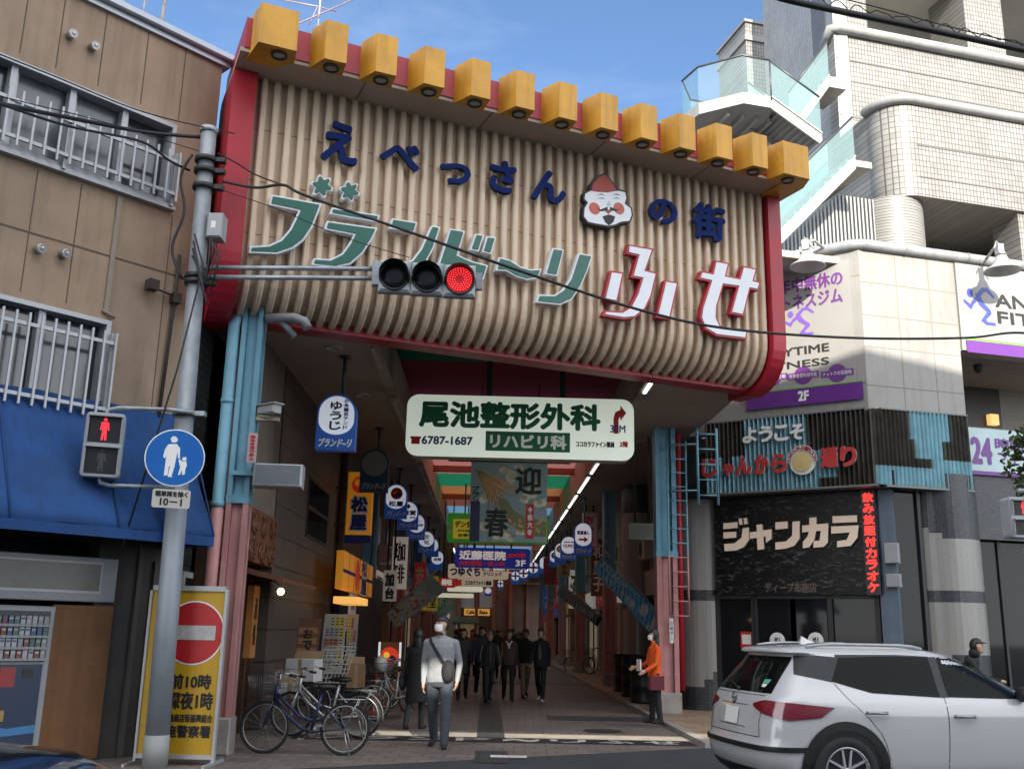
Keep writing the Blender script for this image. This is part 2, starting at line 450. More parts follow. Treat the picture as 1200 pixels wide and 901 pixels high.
# pale band across the arcade mouth, added to brighten the sun strip
b = MB()
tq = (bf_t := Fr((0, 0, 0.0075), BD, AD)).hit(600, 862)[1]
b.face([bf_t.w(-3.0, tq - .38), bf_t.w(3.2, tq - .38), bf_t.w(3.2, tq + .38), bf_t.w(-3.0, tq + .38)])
tag(b.build('sun_strip_paving', M('sun_strip_pale', (0.33, 0.29, 0.235), .7, 0, .3, 3, .2, 40)), kind='structure')
# sidewalk on the right with a low kerb
K0 = edge_at_s(3.42); K1 = edge_at_s(5.0)
b = MB()
o = [K0, K0 + ed * 30, K0 + ed * 30 + AD * 12, ar(5.6, 23), ar(5.6, TE), ar(3.42, TE)]
f = Fr((0, 0, 0), (1, 0, 0), (0, 1, 0))
b.prism(f, [(p.x, p.y) for p in o], -0.01, 0.07)
tag(b.build('sidewalk', side_m), kind='structure')
b = MB()
kf = Fr(ar(3.3, 0), AD, (0, 0, 1))
p0 = K0.dot(AD)
b.prism(Fr((0, 0, 0), (1, 0, 0), (0, 1, 0)), [(p.x, p.y) for p in (edge_at_s(3.26), K0, ar(3.42, TE), ar(3.26, TE))], 0.0, 0.074)
tag(b.build('kerb', kerb_m), kind='structure')
# lettering band let into the paving at the entrance, drain cover, threshold plate
band = Fr(ar(-0.1, 0), BD, AD)
b = MB()
bf = Fr((0, 0, 0.009), BD, AD)                           # n points up
B0, B1 = bf.hit(430, 870)[1] + 0.1, 0
bt = bf.hit(600, 867)[1]
b.face([bf.w(-2.9, bt - 0.32), bf.w(3.2, bt - 0.32), bf.w(3.2, bt + 0.36), bf.w(-2.9, bt + 0.36)], 0)
for i, ch in enumerate('ブランド~リふせ'):
    put_text(b, bf, ch, -2.6 + i * 0.72, -2.6 + i * 0.72 + 0.56, bt - 0.2, bt + 0.24, 0.002, 1, 0.02)
tag(b.build('floor_lettering_strip', [M('strip_black', (0.02, 0.02, 0.022), 0.5), M('strip_white', (0.5, 0.48, 0.45), 0.6)]), kind='structure')
b = MB()
q = bf.hit(596, 886)
b.box(bf, q[0] - 0.24, q[0] + 0.24, q[1] - 0.09, q[1] + 0.09, 0, 0.006, 0)
put_text(b, bf, 'ふせ商店街', q[0] - 0.2, q[0] + 0.2, q[1] - 0.05, q[1] + 0.05, 0.008, 1)
tag(b.build('ground_sticker', [white_ink, red_ink]), 'small white sticker with red writing on the paving before the arcade', 'sticker')
b = MB(); q = bf.hit(706, 856)
b.disc(bf, q[0], q[1], 0.004, 0.33, 28, 0, 0.33)
tag(b.build('manhole_cover', M('cast_iron', (0.06, 0.055, 0.05), 0.6, 0.5, 0.2)), 'round iron manhole cover lying in the sunlit strip of paving', 'manhole cover')

# ================================================================== the arcade gate
sp = at_y(265, 345, 13.0)
S = Fr((sp.x, sp.y, 0), direction(66.0))
SV0, SV1 = 5.95, 9.32                                    # foot and head of the ribbed face
SU0, SU1 = -0.2, 9.43
gate = thing('shopping_arcade_gate', 'huge beige ribbed gate sign with yellow crest blocks over the arcade mouth', 'gate sign', S.w(4.7, 0, -1))
beige = M('beige_enamel', (0.66, 0.52, 0.38), 0.45, 0, 0.12, 0.7, streak=0.3)
beige_d = M('beige_panel', (0.58, 0.44, 0.31), 0.5, 0, 0.15, 0.7, streak=0.4)
RB = 0.62                                                # radius of the rolled lower edge
def prof(off):
    """v,n outline of the face from its top to under the rolled edge, offset outwards"""
    out = [(SV1, off), (SV0 + RB, off)]
    for k in range(1, 9):
        a = pi / 2 * k / 8 * 0.93
        out.append((SV0 + RB - sin(a) * (RB + off), -RB + cos(a) * (RB + off)))
    return out
b = MB(); pr_ = prof(0.0)
for i in range(len(pr_) - 1):
    (v0, n0), (v1, n1) = pr_[i], pr_[i + 1]
    b.face([S.w(0.1, v1, n1), S.w(SU1 - 0.25, v1, n1), S.w(SU1 - 0.25, v0, n0), S.w(0.1, v0, n0)], 0)
for k in range(1, 47):                                   # flat seams in the cladding between ribs
    pass
for v in (8.55, 7.75, 6.95): b.box(S, 0.1, SU1 - .25, v - .006, v + .006, 0.001, 0.004, 2)
NR = 47
outer = prof(0.095)
for k in range(NR):
    u = 0.26 + k * (SU1 - 0.25 - 0.36) / (NR - 1)
    for i in range(len(outer) - 1):
        (v0, n0), (v1, n1) = outer[i], outer[i + 1]; (a0, m0), (a1, m1) = pr_[i], pr_[i + 1]
        w_, c_ = 0.046, 0.026
        q = [[S.w(u - w_, a0, m0 - .005), S.w(u - w_, a1, m1 - .005)], [S.w(u - w_, (v0 * .8 + a0 * .2), n0 * .8 + m0 * .2), S.w(u - w_, v1 * .8 + a1 * .2, n1 * .8 + m1 * .2)], [S.w(u - c_, v0, n0), S.w(u - c_, v1, n1)],
             [S.w(u + c_, v0, n0), S.w(u + c_, v1, n1)], [S.w(u + w_, v0 * .8 + a0 * .2, n0 * .8 + m0 * .2), S.w(u + w_, v1 * .8 + a1 * .2, n1 * .8 + m1 * .2)], [S.w(u + w_, a0, m0 - .005), S.w(u + w_, a1, m1 - .005)]]
        for j in range(5):
            b.face([q[j][1], q[j + 1][1], q[j + 1][0], q[j][0]], 1)
b.build('ribbed_face', [beige_d, beige, M('panel_seam', (.2, .14, .09), .7)], gate)
# red end frames that follow the rolled outline
for nm, u0, u1 in (('end_frame', SU0, 0.13), ('end_frame', SU1 - 0.27, SU1)):
    b = MB(); o2 = prof(0.2)
    poly = [(n, v) for v, n in o2] + [(-1.15, SV0 - 0.16), (-1.15, SV1)]
    ff = Fr(S.w(u0, 0, 0), S.n, (0, 0, 1))               # profile plane, swept along u
    a = [S.w(u0, v, n) for n, v in poly]; c = [S.w(u1, v, n) for n, v in poly]; k = len(poly)
    b.idx(a + c, [tuple(range(k)), tuple(range(2 * k - 1, k - 1, -1))] + [(i, k + i, k + (i + 1) % k, (i + 1) % k) for i in range(k)], 0)
    b.build(nm, crimson, gate)
b = MB()                                                 # red lip under the face
b.box(S, 0.13, SU1 - 0.27, SV0 - 0.12, SV0 + 0.02, -0.86, -0.5, 0)
b.build('lower_lip', crimson, gate)
# crest: band, soffit, yellow blocks with downlights
b = MB()
b.box(S, SU0 + 0.05, SU1 + 0.12, SV1 + 0.06, SV1 + 0.52, -1.1, 0.7, 0)
b.build('crest_band', crimson, gate)
b = MB()
b.box(S, SU0, SU1 + 0.12, SV1, SV1 + 0.06, -1.1, 0.68, 0)
for u in (1.6, 3.6, 5.6, 7.6): b.box(S, u - 0.008, u + 0.008, SV1 - 0.004, SV1, 0.05, 0.66, 1)
b.build('crest_soffit', [M('soffit_brown', (0.46, 0.37, 0.29), 0.6, 0, 0.1, 1), M('soffit_seam', (0.1, 0.08, 0.06), 0.7)], gate)
for i in range(13):
    b = MB(); uc = i * 0.731
    v0, v1 = SV1 - 0.03, SV1 + 0.58
    if i == 0: poly = [(uc - 0.1, 0.5), (uc - 0.02, 1.05), (uc + 0.5, 1.05), (uc + 0.54, 0.7), (uc + 0.3, 0.5)]
    elif i == 12: poly = [(uc - 0.02, 0.7), (uc + 0.08, 1.05), (uc + 0.62, 1.05), (uc + 0.76, 0.72), (uc + 0.76, -1.1), (uc + 0.3, -1.1), (uc + 0.3, 0.7)]
    else: poly = [(uc + 0.02, 0.7), (uc + 0.16, 1.05), (uc + 0.47, 1.05), (uc + 0.5, 0.7)]
    k = len(poly)
    a = [S.w(u, v0, n) for u, n in poly]; c = [S.w(u, v1, n) for u, n in poly]
    b.idx(a + c, [tuple(range(k)), tuple(range(2 * k - 1, k - 1, -1))] + [(i_, k + i_, k + (i_ + 1) % k, (i_ + 1) % k) for i_ in range(k)], 0)
    blk = b.build('crest_block', gold, gate)
    b = MB(); hf = Fr(S.w(uc + 0.3, v0 - 0.003, 0.86), S.u, -S.n)
    b.lathe(hf.o, (0, 0, -1), [(0.001, 0.012), (0.085, 0.012)], 16, 1); b.lathe(hf.o, (0, 0, -1), [(0.085, 0.03), (0.11, 0.03), (0.115, 0.0), (0.085, 0.0), (0.085, 0.03)], 16, 0)
    b.build('downlight', [dark, M('lamp_lens_off', (0.4, 0.38, 0.33), 0.3)], blk)
# the first line of writing
for ch, x0, y0, x1, y1 in (('え', 378, 143, 421, 191), ('べ', 446, 167, 493, 197), ('っ', 516, 191, 552, 216), ('さ', 574, 188, 605, 226), ('ん', 624, 200, 664, 237), ('の', 761, 233, 794, 262), ('街', 812, 239, 850, 281)):
    u0, u1, v0, v1 = S.box(x0, y0, x1, y1, 0.2)
    b = MB()
    for k in range(7): put_text(b, S, ch, u0, u1, v0, v1, 0.135 + k * 0.009, 1, 0.022, 0.05)
    put_text(b, S, ch, u0, u1, v0, v1, 0.2, 0, 0.025, 0.05, ring=12)
    b.build('letter', [navy, M('letter_edge', (0.09, 0.10, 0.13), 0.5)], gate)
Z2 = lambda pts: [(240 + x / 3.003, y / 3.003) for x, y in pts]
Z3 = lambda pts: [(560 + x / 3, 40 + y / 3) for x, y in pts]
Z5 = lambda pts: [(240 + x * .3, 240 + y * .3) for x, y in pts]
Z6 = lambda pts: [(600 + x * .3, 240 + y * .3) for x, y in pts]
def big_letter(polys, rim, core, d):
    b = MB()
    for pts in polys:
        p = poly_px(S, pts, 0.26)
        b.prism(S, p, 0.135, 0.25, 0)
        if len(pts) == 48:
            c_ = sum((Vector(q) for q in p), Vector((0, 0))) / 48; b.prism(S, [tuple(c_ + (Vector(q) - c_) * .82) for q in p], 0.25, 0.262, 1)
        else: b.prism(S, thicken(p, -d), 0.25, 0.262, 1)
    return b.build('letter', [rim, core], gate)
def rosette(x, y, r):
    return [(x + r * (0.80 + 0.2 * cos(6 * a)) * cos(a + .3), y + r * (0.80 + 0.2 * cos(6 * a)) * sin(a + .3)) for a in [2 * pi * k / 48 for k in range(48)]]
big_letter([Z2([(235, 684), (324, 700), (412, 716), (402, 745), (380, 800), (350, 845), (312, 874), (255, 893), (155, 889), (160, 866), (225, 862), (268, 842), (300, 805), (318, 768), (330, 742), (226, 720)]), rosette(377.5, 218, 14), rosette(410, 224, 13)], letter_white, letter_green, 0.027)
big_letter([Z2([(448, 730), (618, 757), (608, 782), (440, 752)]), Z5([(478, 62), (676, 90), (655, 135), (618, 190), (570, 232), (510, 244), (418, 234), (426, 208), (490, 212), (535, 190), (565, 150), (582, 117), (468, 95)])], letter_white, letter_green, 0.025)
big_letter([Z5([(732, 52), (832, 68), (820, 108), (722, 92)]), Z5([(886, 80), (922, 86), (895, 170), (860, 235), (815, 275), (760, 290), (660, 268), (672, 215), (690, 222), (760, 235), (810, 215), (845, 170)])], letter_white, letter_green, 0.025)
big_letter([Z5([(958, 92), (1018, 102), (990, 195), (1040, 218), (1108, 236), (1090, 292), (1040, 275), (970, 245), (948, 320), (888, 310)]), Z5([(1058, 112), (1092, 117), (1072, 182), (1036, 175)]), Z5([(1102, 122), (1140, 127), (1120, 192), (1084, 184)])], letter_white, letter_green, 0.024)
big_letter([Z3([(75, 783), (112, 792), (150, 816), (185, 826), (226, 824), (214, 858), (175, 864), (135, 852), (100, 832), (64, 830)])], letter_white, letter_green, 0.024)
big_letter([Z6([(160, 168), (205, 175), (178, 278), (130, 270)]), Z6([(262, 188), (316, 198), (296, 260), (270, 320), (235, 370), (190, 391), (95, 380), (105, 350), (165, 352), (200, 330), (230, 285)])], letter_white, letter_green, 0.024)
big_letter([Z6([(455, 153), (556, 171), (526, 254), (569, 265), (546, 360), (522, 410), (482, 442), (440, 447), (353, 433), (364, 411), (430, 415), (462, 395), (488, 345), (505, 290), (466, 283), (490, 200), (448, 190)]), Z6([(385, 256), (439, 264), (413, 382), (358, 371)]), Z6([(598, 293), (652, 302), (619, 448), (563, 438)])], crimson, letter_white, 0.034)
big_letter([Z6([(740, 257), (783, 265), (794, 216), (851, 227), (839, 275), (888, 285), (902, 237), (959, 249), (947, 294), (974, 302), (963, 336), (932, 330), (906, 435), (852, 424), (880, 322), (828, 315), (803, 400), (801, 440), (815, 470), (850, 482), (923, 490), (916, 526), (800, 512), (755, 485), (736, 440), (742, 400), (774, 300), (728, 290)])], crimson, letter_white, 0.034)
# smiling bearded emblem with a red cap
b = MB()
E3 = lambda pts: [S.hit(560 + x / 3, 40 + y / 3, 0.27) for x, y in pts]
head = [(403, 548), (380, 560), (378, 578), (390, 592), (378, 610), (376, 640), (390, 658), (415, 664), (440, 668), (462, 672), (485, 668), (505, 658), (535, 655), (543, 635), (540, 612), (518, 595), (524, 575), (520, 555), (500, 550)]
cap = [(398, 552), (404, 525), (425, 500), (448, 491), (463, 505), (482, 530), (492, 552), (460, 558), (425, 556)]
b.prism(S, thicken(E3(head), 0.03), 0.135, 0.245, 0); b.prism(S, thicken(E3(cap), 0.02), 0.135, 0.245, 0)
b.prism(S, E3(head), 0.245, 0.25, 1); b.prism(S, thicken(E3(cap), -0.012), 0.25, 0.256, 2)
b.prism(S, E3([(440, 640), (462, 633), (485, 640), (478, 660), (463, 672), (450, 660)]), 0.25, 0.254, 0)
for x in (412, 498): b.disc(S, *S.hit(560 + x / 3, 40 + 612 / 3, 0.27), 0.253, 0.105, 16, 3)
for x0, s in ((436, -1), (488, 1)):
    b.prism(S, E3([(462 + s * 4, 606), (462 + s * 30, 616), (462 + s * 48, 606), (462 + s * 28, 622), (462 + s * 4, 618)]), 0.25, 0.2545, 0)
    b.prism(S, E3([(462 + s * 14, 578), (462 + s * 26, 573), (462 + s * 38, 578), (462 + s * 26, 576)]), 0.25, 0.255, 0)
    b.prism(S, E3([(462 + s * 14, 566), (462 + s * 28, 560), (462 + s * 40, 566), (462 + s * 28, 563)]), 0.25, 0.255, 0)
b.prism(S, E3([(448, 620), (461, 616), (474, 620), (461, 631)]), 0.25, 0.2555, 2)
b.prism(S, E3([(452, 600), (462, 585), (472, 600), (462, 604)]), 0.25, 0.2515, 4)
b.build('emblem', [ink, letter_white, M('cap_red', (0.3, 0.03, 0.02), 0.5), M('cheek_red', (0.5, 0.1, 0.06), 0.5), M('nose_grey', (0.5, 0.5, 0.52), 0.5)], gate)
# body of the canopy behind the face, its soffit panels
soff = M('soffit_grey', (0.34, 0.29, 0.25), 0.7, 0, 0.12, 1.2, streak=0.0)
SZ = 6.0
TS = 21.9
A0, A1, A2 = S.w(0.1, 0, -0.84), S.w(SU1 - 0.1, 0, -0.84), Vector((4.15, 20.4, 0))
A3 = ar(4.4, 22.4); A4 = ar(-4.6, 22.4); A5 = ar(-4.6, 14.3)
RS0, RS1 = -1.93, 2.78                                   # raised middle of the roof
def line_s(s):                                           # where the arcade line s meets the rear of the face
    p = ar(s, 0); d = AD; e = S.u
    den = e.x * d.y - e.y * d.x
    k = ((p.x - A0.x) * d.y - (p.y - A0.y) * d.x) / den
    return A0 + e * k
UP = Fr((0, 0, 0), (1, 0, 0), (0, 1, 0))
b = MB()
b.prism(UP, [(p.x, p.y) for p in (A0, line_s(RS0), ar(RS0, TS + .5), A4, A5)], SZ, SZ + 0.1)
b.build('canopy_soffit', soff, gate); b = MB()
b.prism(UP, [(p.x, p.y) for p in (line_s(RS1), A1, A2, A3, ar(RS1, TS + .5))], SZ, SZ + 0.1)
b.build('canopy_soffit', soff, gate)
b = MB()
b.prism(UP, [(p.x, p.y) for p in (A0, A1, A2, A3, A4, A5)], 7.6, 9.0)
b.build('canopy_roof', M('canopy_roof_grey', (0.25, 0.25, 0.25), 0.7), gate)
b = MB()                                                 # fascia of the canopy sides
for p, q in ((A1, A2), (A2, A3), (A5, A0)):
    b = MB()
    d = (q - p).normalized(); n_ = Vector((d.y, -d.x, 0)) * 0.04
    b.hexa([p + Vector((0, 0, SZ)), q + Vector((0, 0, SZ)), q + n_ + Vector((0, 0, SZ)), p + n_ + Vector((0, 0, SZ)), p + Vector((0, 0, 8.9)), q + Vector((0, 0, 8.9)), q + n_ + Vector((0, 0, 8.9)), p + n_ + Vector((0, 0, 8.9))])
    b.build('canopy_fascia', M('fascia_grey', (0.28, 0.26, 0.24), 0.6), gate)
for x, y in ((391, 408), (695, 472), (424, 463), (505, 462)):
    q = gnd(x, y, SZ - 0.01)
    if x == 505: continue
    b = MB(); b.lathe(q + Vector((0, 0, 0.012)), (0, 0, -1), [(0.0, 0.012), (0.1, 0.012), (0.1, 0.03), (0.14, 0.03), (0.15, 0.0)], 18)
    b.build('recessed_light', alum_dull, gate)

# ================================================================== arcade roof with its coloured stripes
CZ = 6.95
roof = thing('arcade_roof', 'covered arcade roof with stripes of green, red, pink and orange panels', 'arcade roof', ar(0.4, 50, 6.5))
rcol = {'dg': (0.02, 0.2, 0.13), 'dr': (0.2, 0.03, 0.035), 'pk': (0.55, 0.2, 0.16), 'gr': (0.02, 0.2, 0.09), 'or': (0.42, 0.16, 0.05), 'br': (0.2, 0.07, 0.05), 'lb': (0.17, 0.34, 0.42)}
rm = {k: translucent('roof_' + n, c) for (k, c), n in zip(rcol.items(), ('dark_green', 'dark_red', 'pink', 'green', 'orange', 'brown', 'light_blue'))}
tz = lambda y: (gnd(592, y, CZ)).dot(AD)
seq = [(394, 'dg'), (425, 'dr'), (520, 'pk'), (556, 'gr'), (571, 'or'), (582, 'br'), (594, 'lb'), (610, 'dg')]
t_edges = [tz(y) for y, _ in seq]
keys = [k for _, k in seq]
t = t_edges[-1] + 3; cyc = ['pk', 'br', 'or', 'dr', 'lb', 'pk', 'br', 'gr']; i = 0
stripes = [(t_edges[j], t_edges[j + 1], keys[j]) for j in range(len(keys) - 1)] + [(t_edges[-1], t, 'dg')]
while t < TE:
    stripes.append((t, t + 3.0, cyc[i % 8])); t += 3.0; i += 1
stripes[0] = (8.0, stripes[0][1], stripes[0][2])
for t0, t1, k in stripes:
    b = MB()
    if t0 <= 8.0:                                        # the front panel is cut along the back of the sign
        p, q = line_s(RS0), line_s(RS1)
        b.face([tuple(p + Vector((0, 0, CZ))), tuple(q + Vector((0, 0, CZ))), tuple(ar(RS1, t1, CZ)), tuple(ar(RS0, t1, CZ))])
        b.build('roof_panel', rm[k], roof); continue
    st0 = t0
    # corrugated sheet: shallow ridges across the arcade
    n = max(2, int((t1 - st0) / 0.16)); n = min(n, 40)
    for j in range(n):
        a = st0 + (t1 - st0) * j / n; c = st0 + (t1 - st0) * (j + 1) / n; m_ = (a + c) / 2
        for ta, tb, za, zb in ((a, m_, 0, 0.03), (m_, c, 0.03, 0)):
            pts = [ar(RS0, ta, CZ + za), ar(RS1, ta, CZ + za), ar(RS1, tb, CZ + zb), ar(RS0, tb, CZ + zb)]
            b.face([tuple(p) for p in pts])
    b.build('roof_panel', rm[k], roof)
b = MB()
for s in (RS0, RS1):                                     # upstands of the raised middle, side soffits further in
    t_ = line_s(s).dot(AD)
    b.face([ar(s, t_, SZ), ar(s, TE, SZ), ar(s, TE, CZ + .1), ar(s, t_, CZ + .1)])
b.face([ar(RS0, TS + .5, SZ), ar(RS0, TE, SZ), ar(-6, TE, SZ), ar(-6, TS + .5, SZ)])
b.face([ar(RS1, TS + .5, SZ), ar(RS1, TE, SZ), ar(6.5, TE, SZ), ar(6.5, TS + .5, SZ)])
b.build('roof_soffit', soff, roof)
b = MB()
for t in range(26, int(TE), 7):
    b.box(cross(t), RS0, RS1, CZ - 0.22, CZ - 0.02, -0.08, 0.08)
b.build('crossbeam', M('beam_red', (0.16, 0.05, 0.04), 0.6), roof)
# light troughs along both edges of the raised middle; some tubes are lit
tube_lit = M('lit_tube', (0.9, 0.92, 0.88), 0.4, 0, 0, emit=2.5, ecol=(1, 0.98, 0.92))
tube_off = M('unlit_tube', (0.4, 0.38, 0.33), 0.4)
for s, sign in ((RS0, -1), (RS1, 1)):
    for k in range(18):
        t0 = (15.0 if sign < 0 else 16.3) + k * 3.9
        if t0 > 86: break
        b = MB(); lit = sign > 0 or k > 9
        b.box(cross(0), s - 0.09, s + 0.09, SZ - 0.07, SZ - 0.004, -(t0 + 3.6), -t0, 0)
        b.box(cross(0), s - 0.03, s + 0.03, SZ - 0.1, SZ - 0.072, -(t0 + (3.4 if k else 1.5)), -(t0 + 0.2), 1)
        b.build('light_trough', [M('trough_grey', (0.3, 0.28, 0.25), 0.5), tube_lit if lit else tube_off], roof)

# pillars: blue above, pink below
def pillar(x, y, h, r, label, loc=None, group='pillars along the arcade'):
    p = thing('arcade_pillar', label, 'pillar', (x, y, 0), group)
    f_ = Fr((x, y, 0), BD)
    b = MB()
    for z0, z1, m in ((0.45, 3.25, 1), (3.25, h, 0)):
        b.box(f_, -r, r, z0, z1, -r * .28, r * .28, m)
        b.box(f_, -r, -r * .55, z0, z1, -r * .9, r * .9, m); b.box(f_, r * .55, r, z0, z1, -r * .9, r * .9, m)
        b.box(f_, -r * .5, r * .5, z0, z1, r * .3, r * .5, m)
    b.box(f_, -r * 1.06, r * 1.06, 3.22, 3.34, -r * .95, r * .95, 0)
    b.build('shaft', [sky_blue, pink], p)
    b = MB(); b.box(f_, -r * 1.15, r * 1.15, 0, 0.46, -r * 1.15, r * 1.15, 0, 0.02)
    b.build('base', M('pillar_base_steel', (0.35, 0.32, 0.3), 0.5, 0.2, 0.25, 4), p)
    return p
PL1 = pillar(-3.69, 13.65, SZ, 0.145, 'flaking blue and pink pillar standing behind the yellow notice board')
PR1 = pillar(3.36, 21.6, SZ, 0.22, 'blue and pink pillar with a ladder beside the woman in orange')
b = MB(); f_ = Fr((3.36, 21.6, 0), BD)                    # caged ladder bars on the near right pillar
for u in (.02, .42): b.tube([f_.w(u, 2.0, .3), f_.w(u, 3.25, .3)], 0.022, 6, 0); b.tube([f_.w(u, 3.25, .3), f_.w(u, 5.7, .3)], 0.022, 6, 1)
for k in range(13): b.tube([f_.w(.02, 2.0 + k * .3, .3), f_.w(.42, 2.0 + k * .3, .3)], 0.014, 6, 0 if k < 5 else 1)
b.tube([f_.w(.3, .5, .05), f_.w(.3, 5.9, .05)], .06, 8, 2)
lad = b.build('ladder', [pink, sky_blue, crimson], PR1)
b = MB(); f2_ = Fr((4.0, 21.2, 0), BD)                     # upper ladder to the soffit
for u in (0, .42): b.tube([f2_.w(u, 4.3, .1), f2_.w(u, 5.95, .1)], .03, 6)
for k in range(5): b.tube([f2_.w(0, 4.5 + k * .33, .1), f2_.w(.42, 4.5 + k * .33, .1)], .018, 6)
b.tube([f_.w(.02, 5.6, .3), f2_.w(0, 5.6, .1)], .022, 6); b.tube([f_.w(.02, 4.6, .3), f2_.w(0, 4.6, .1)], .022, 6)
b.build('ladder', sky_blue, PR1)
b = MB(); b.box(f_, .02, .1, 1.45, 1.95, .235, .245); put_column(b, f_, '駐輪禁止', .03, .09, 1.5, 1.9, .247, 1)
b.build('notice', [white_ink, ink], PR1)
for i, (s, t) in enumerate(((3.8, 31.8), (3.8, 42), (3.8, 52), (3.8, 62), (3.8, 72), (-3.4, 28.8), (-3.4, 39), (-3.4, 49), (-3.4, 59), (-3.4, 69))):
    p = ar(s, t)
    lab = ['second pillar on the drum side of the arcade, by the big blue banner', 'third pillar on the drum side of the arcade', 'fourth pillar on the drum side of the arcade', 'fifth pillar on the drum side of the arcade', 'last pillar on the drum side, next to the cafe end of the arcade',
           'pink pillar with red vertical writing beside the orange restaurant sign', 'second pillar past the orange restaurant sign', 'third pillar past the orange restaurant sign', 'fourth pillar past the orange restaurant sign', 'last pillar past the orange restaurant sign, next to the cafe'][i]
    q = pillar(p.x, p.y, SZ, 0.2, lab)
    if i == 5:
        b = MB(); put_column(b, Fr((p.x, p.y, 0), BD), '歩行者天国自転車', -.07, .07, 0.9, 2.9, .12, 0, .004); b.build('lettering', red_ink, q)
# ================================================================== beige corner building on the left
LC = at_y(262, 65, 13.4)
LB = Fr((LC.x, LC.y, 0), direction(42.5))                # facade: u < 0 runs towards the camera
LH = LC.z
def wall_with_holes(b, fr, u0, u1, v0, v1, holes, n0, n1, mi=0):
    us = sorted({u0, u1, *[h[0] for h in holes], *[h[1] for h in holes]}); vs_ = sorted({v0, v1, *[h[2] for h in holes], *[h[3] for h in holes]})
    us = [u for u in us if u0 <= u <= u1]; vs_ = [v for v in vs_ if v0 <= v <= v1]
    for i in range(len(us) - 1):
        run = None
        for j in range(len(vs_) - 1):
            cu, cv = (us[i] + us[i + 1]) / 2, (vs_[j] + vs_[j + 1]) / 2
            solid = not any(h[0] < cu < h[1] and h[2] < cv < h[3] for h in holes)
            if solid: run = (run[0], vs_[j + 1]) if run else (vs_[j], vs_[j + 1])
            if (not solid or j == len(vs_) - 2) and run:
                b.box(fr, us[i], us[i + 1], run[0], run[1], n0, n1, mi); run = None
stucco = M('brown_stucco', (0.37, 0.268, 0.188), 0.9, 0, 0.22, 0.7, 0.35, 70, streak=0.35)
joint_m = M('wall_joint', (0.12, 0.09, 0.065), 0.9)
siding = tile_mat('dark_siding', (0.05, 0.05, 0.052), (0.02, 0.02, 0.02), 0.45, 0.12, 0.6, 0.01, 0.2, 0.5, 'uz', -rad(91), 0.4)
house = thing('corner_building', 'brown stuccoed building with barred windows above a blue shop awning', 'building', (LC.x, LC.y, 0))
w1a, w1b = LB.hit(203, 150), LB.hit(195, 246)
w1 = (-7.5, w1b[0], LB.hit(195, 246)[1] + .05, LB.hit(100, 105)[1])
w2b = LB.hit(124, 490)
w2 = (-7.5, LB.hit(124, 420)[0], LB.hit(60, 485)[1], LB.hit(124, 376)[1])
b = MB()
wall_with_holes(b, LB, -9.5, 0, 2.9, LH - .12, [w1, w2], -0.3, 0)
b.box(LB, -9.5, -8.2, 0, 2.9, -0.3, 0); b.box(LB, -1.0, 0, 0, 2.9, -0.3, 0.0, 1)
b.build('wall', [stucco, M('dark_wall_end', (0.06, 0.055, 0.05), 0.9, 0, 0.3, 2)], house)  # lower wall end beside the recess coloured near black
b = MB()                                                 # panel joints
for x, y in ((28, 30), (68, 60), (120, 60), (172, 60), (218, 60)):
    u = LB.hit(x, y)[0]; b.box(LB, u - .007, u + .007, w1[3] + .12, LH - .14, 0.001, 0.004)
for x, y in ((40, 230), (92, 245), (198, 290)):
    u = LB.hit(x, y)[0]; b.box(LB, u - .007, u + .007, w2[3] + .1 if u < w2[1] else 4.2, w1[2] - .1, 0.001, 0.004)
zj = LB.hit(60, 280)[1]; b.box(LB, -9, -.02, zj - .012, zj + .012, 0.002, 0.005)
b.build('joint', joint_m, house)
b = MB(); b.box(LB, -9.6, 0.16, LH - .12, LH, -0.5, 0.14, 0, .02); b.box(LB, -9.6, .1, LH - .2, LH - .12, -.3, .06)
b.build('roof', M('roof_edge_metal', (0.42, 0.45, 0.5), 0.4, 0.4), house)
b = MB(); b.box(Fr((LC.x, LC.y, 0), direction(-24)), 0.0, 9.0, 0, LH - .13, -0.25, 0)
b.build('side_wall', stucco, house)
b = MB(); b.box(Fr((LC.x, LC.y, 0), AD), 0.06, 9.0, 0, 5.85, -0.25, 0); b.build('lower_wing', siding, house)
b = MB()
sf = Fr((LC.x, LC.y, 0), AD)
q0, q1 = sf.hit(210, 690), sf.hit(228, 672)
b.box(sf, q0[0], q1[0], q0[1] - .05, q1[1], 0, .05, 0); b.box(sf, q0[0] + .08, q1[0] - .08, q0[1] + .05, q1[1] - .08, .04, .055, 1)
b.build('window', [white_paint, dglass], house)
frost = M('frosted_pane', (0.11, 0.125, 0.14), 0.25, 0, 0.35, 1.5, spec=0.7)
pane_d = M('dark_pane', (0.04, 0.045, 0.05), 0.12, 0, 0.3, 1.2, spec=0.8)
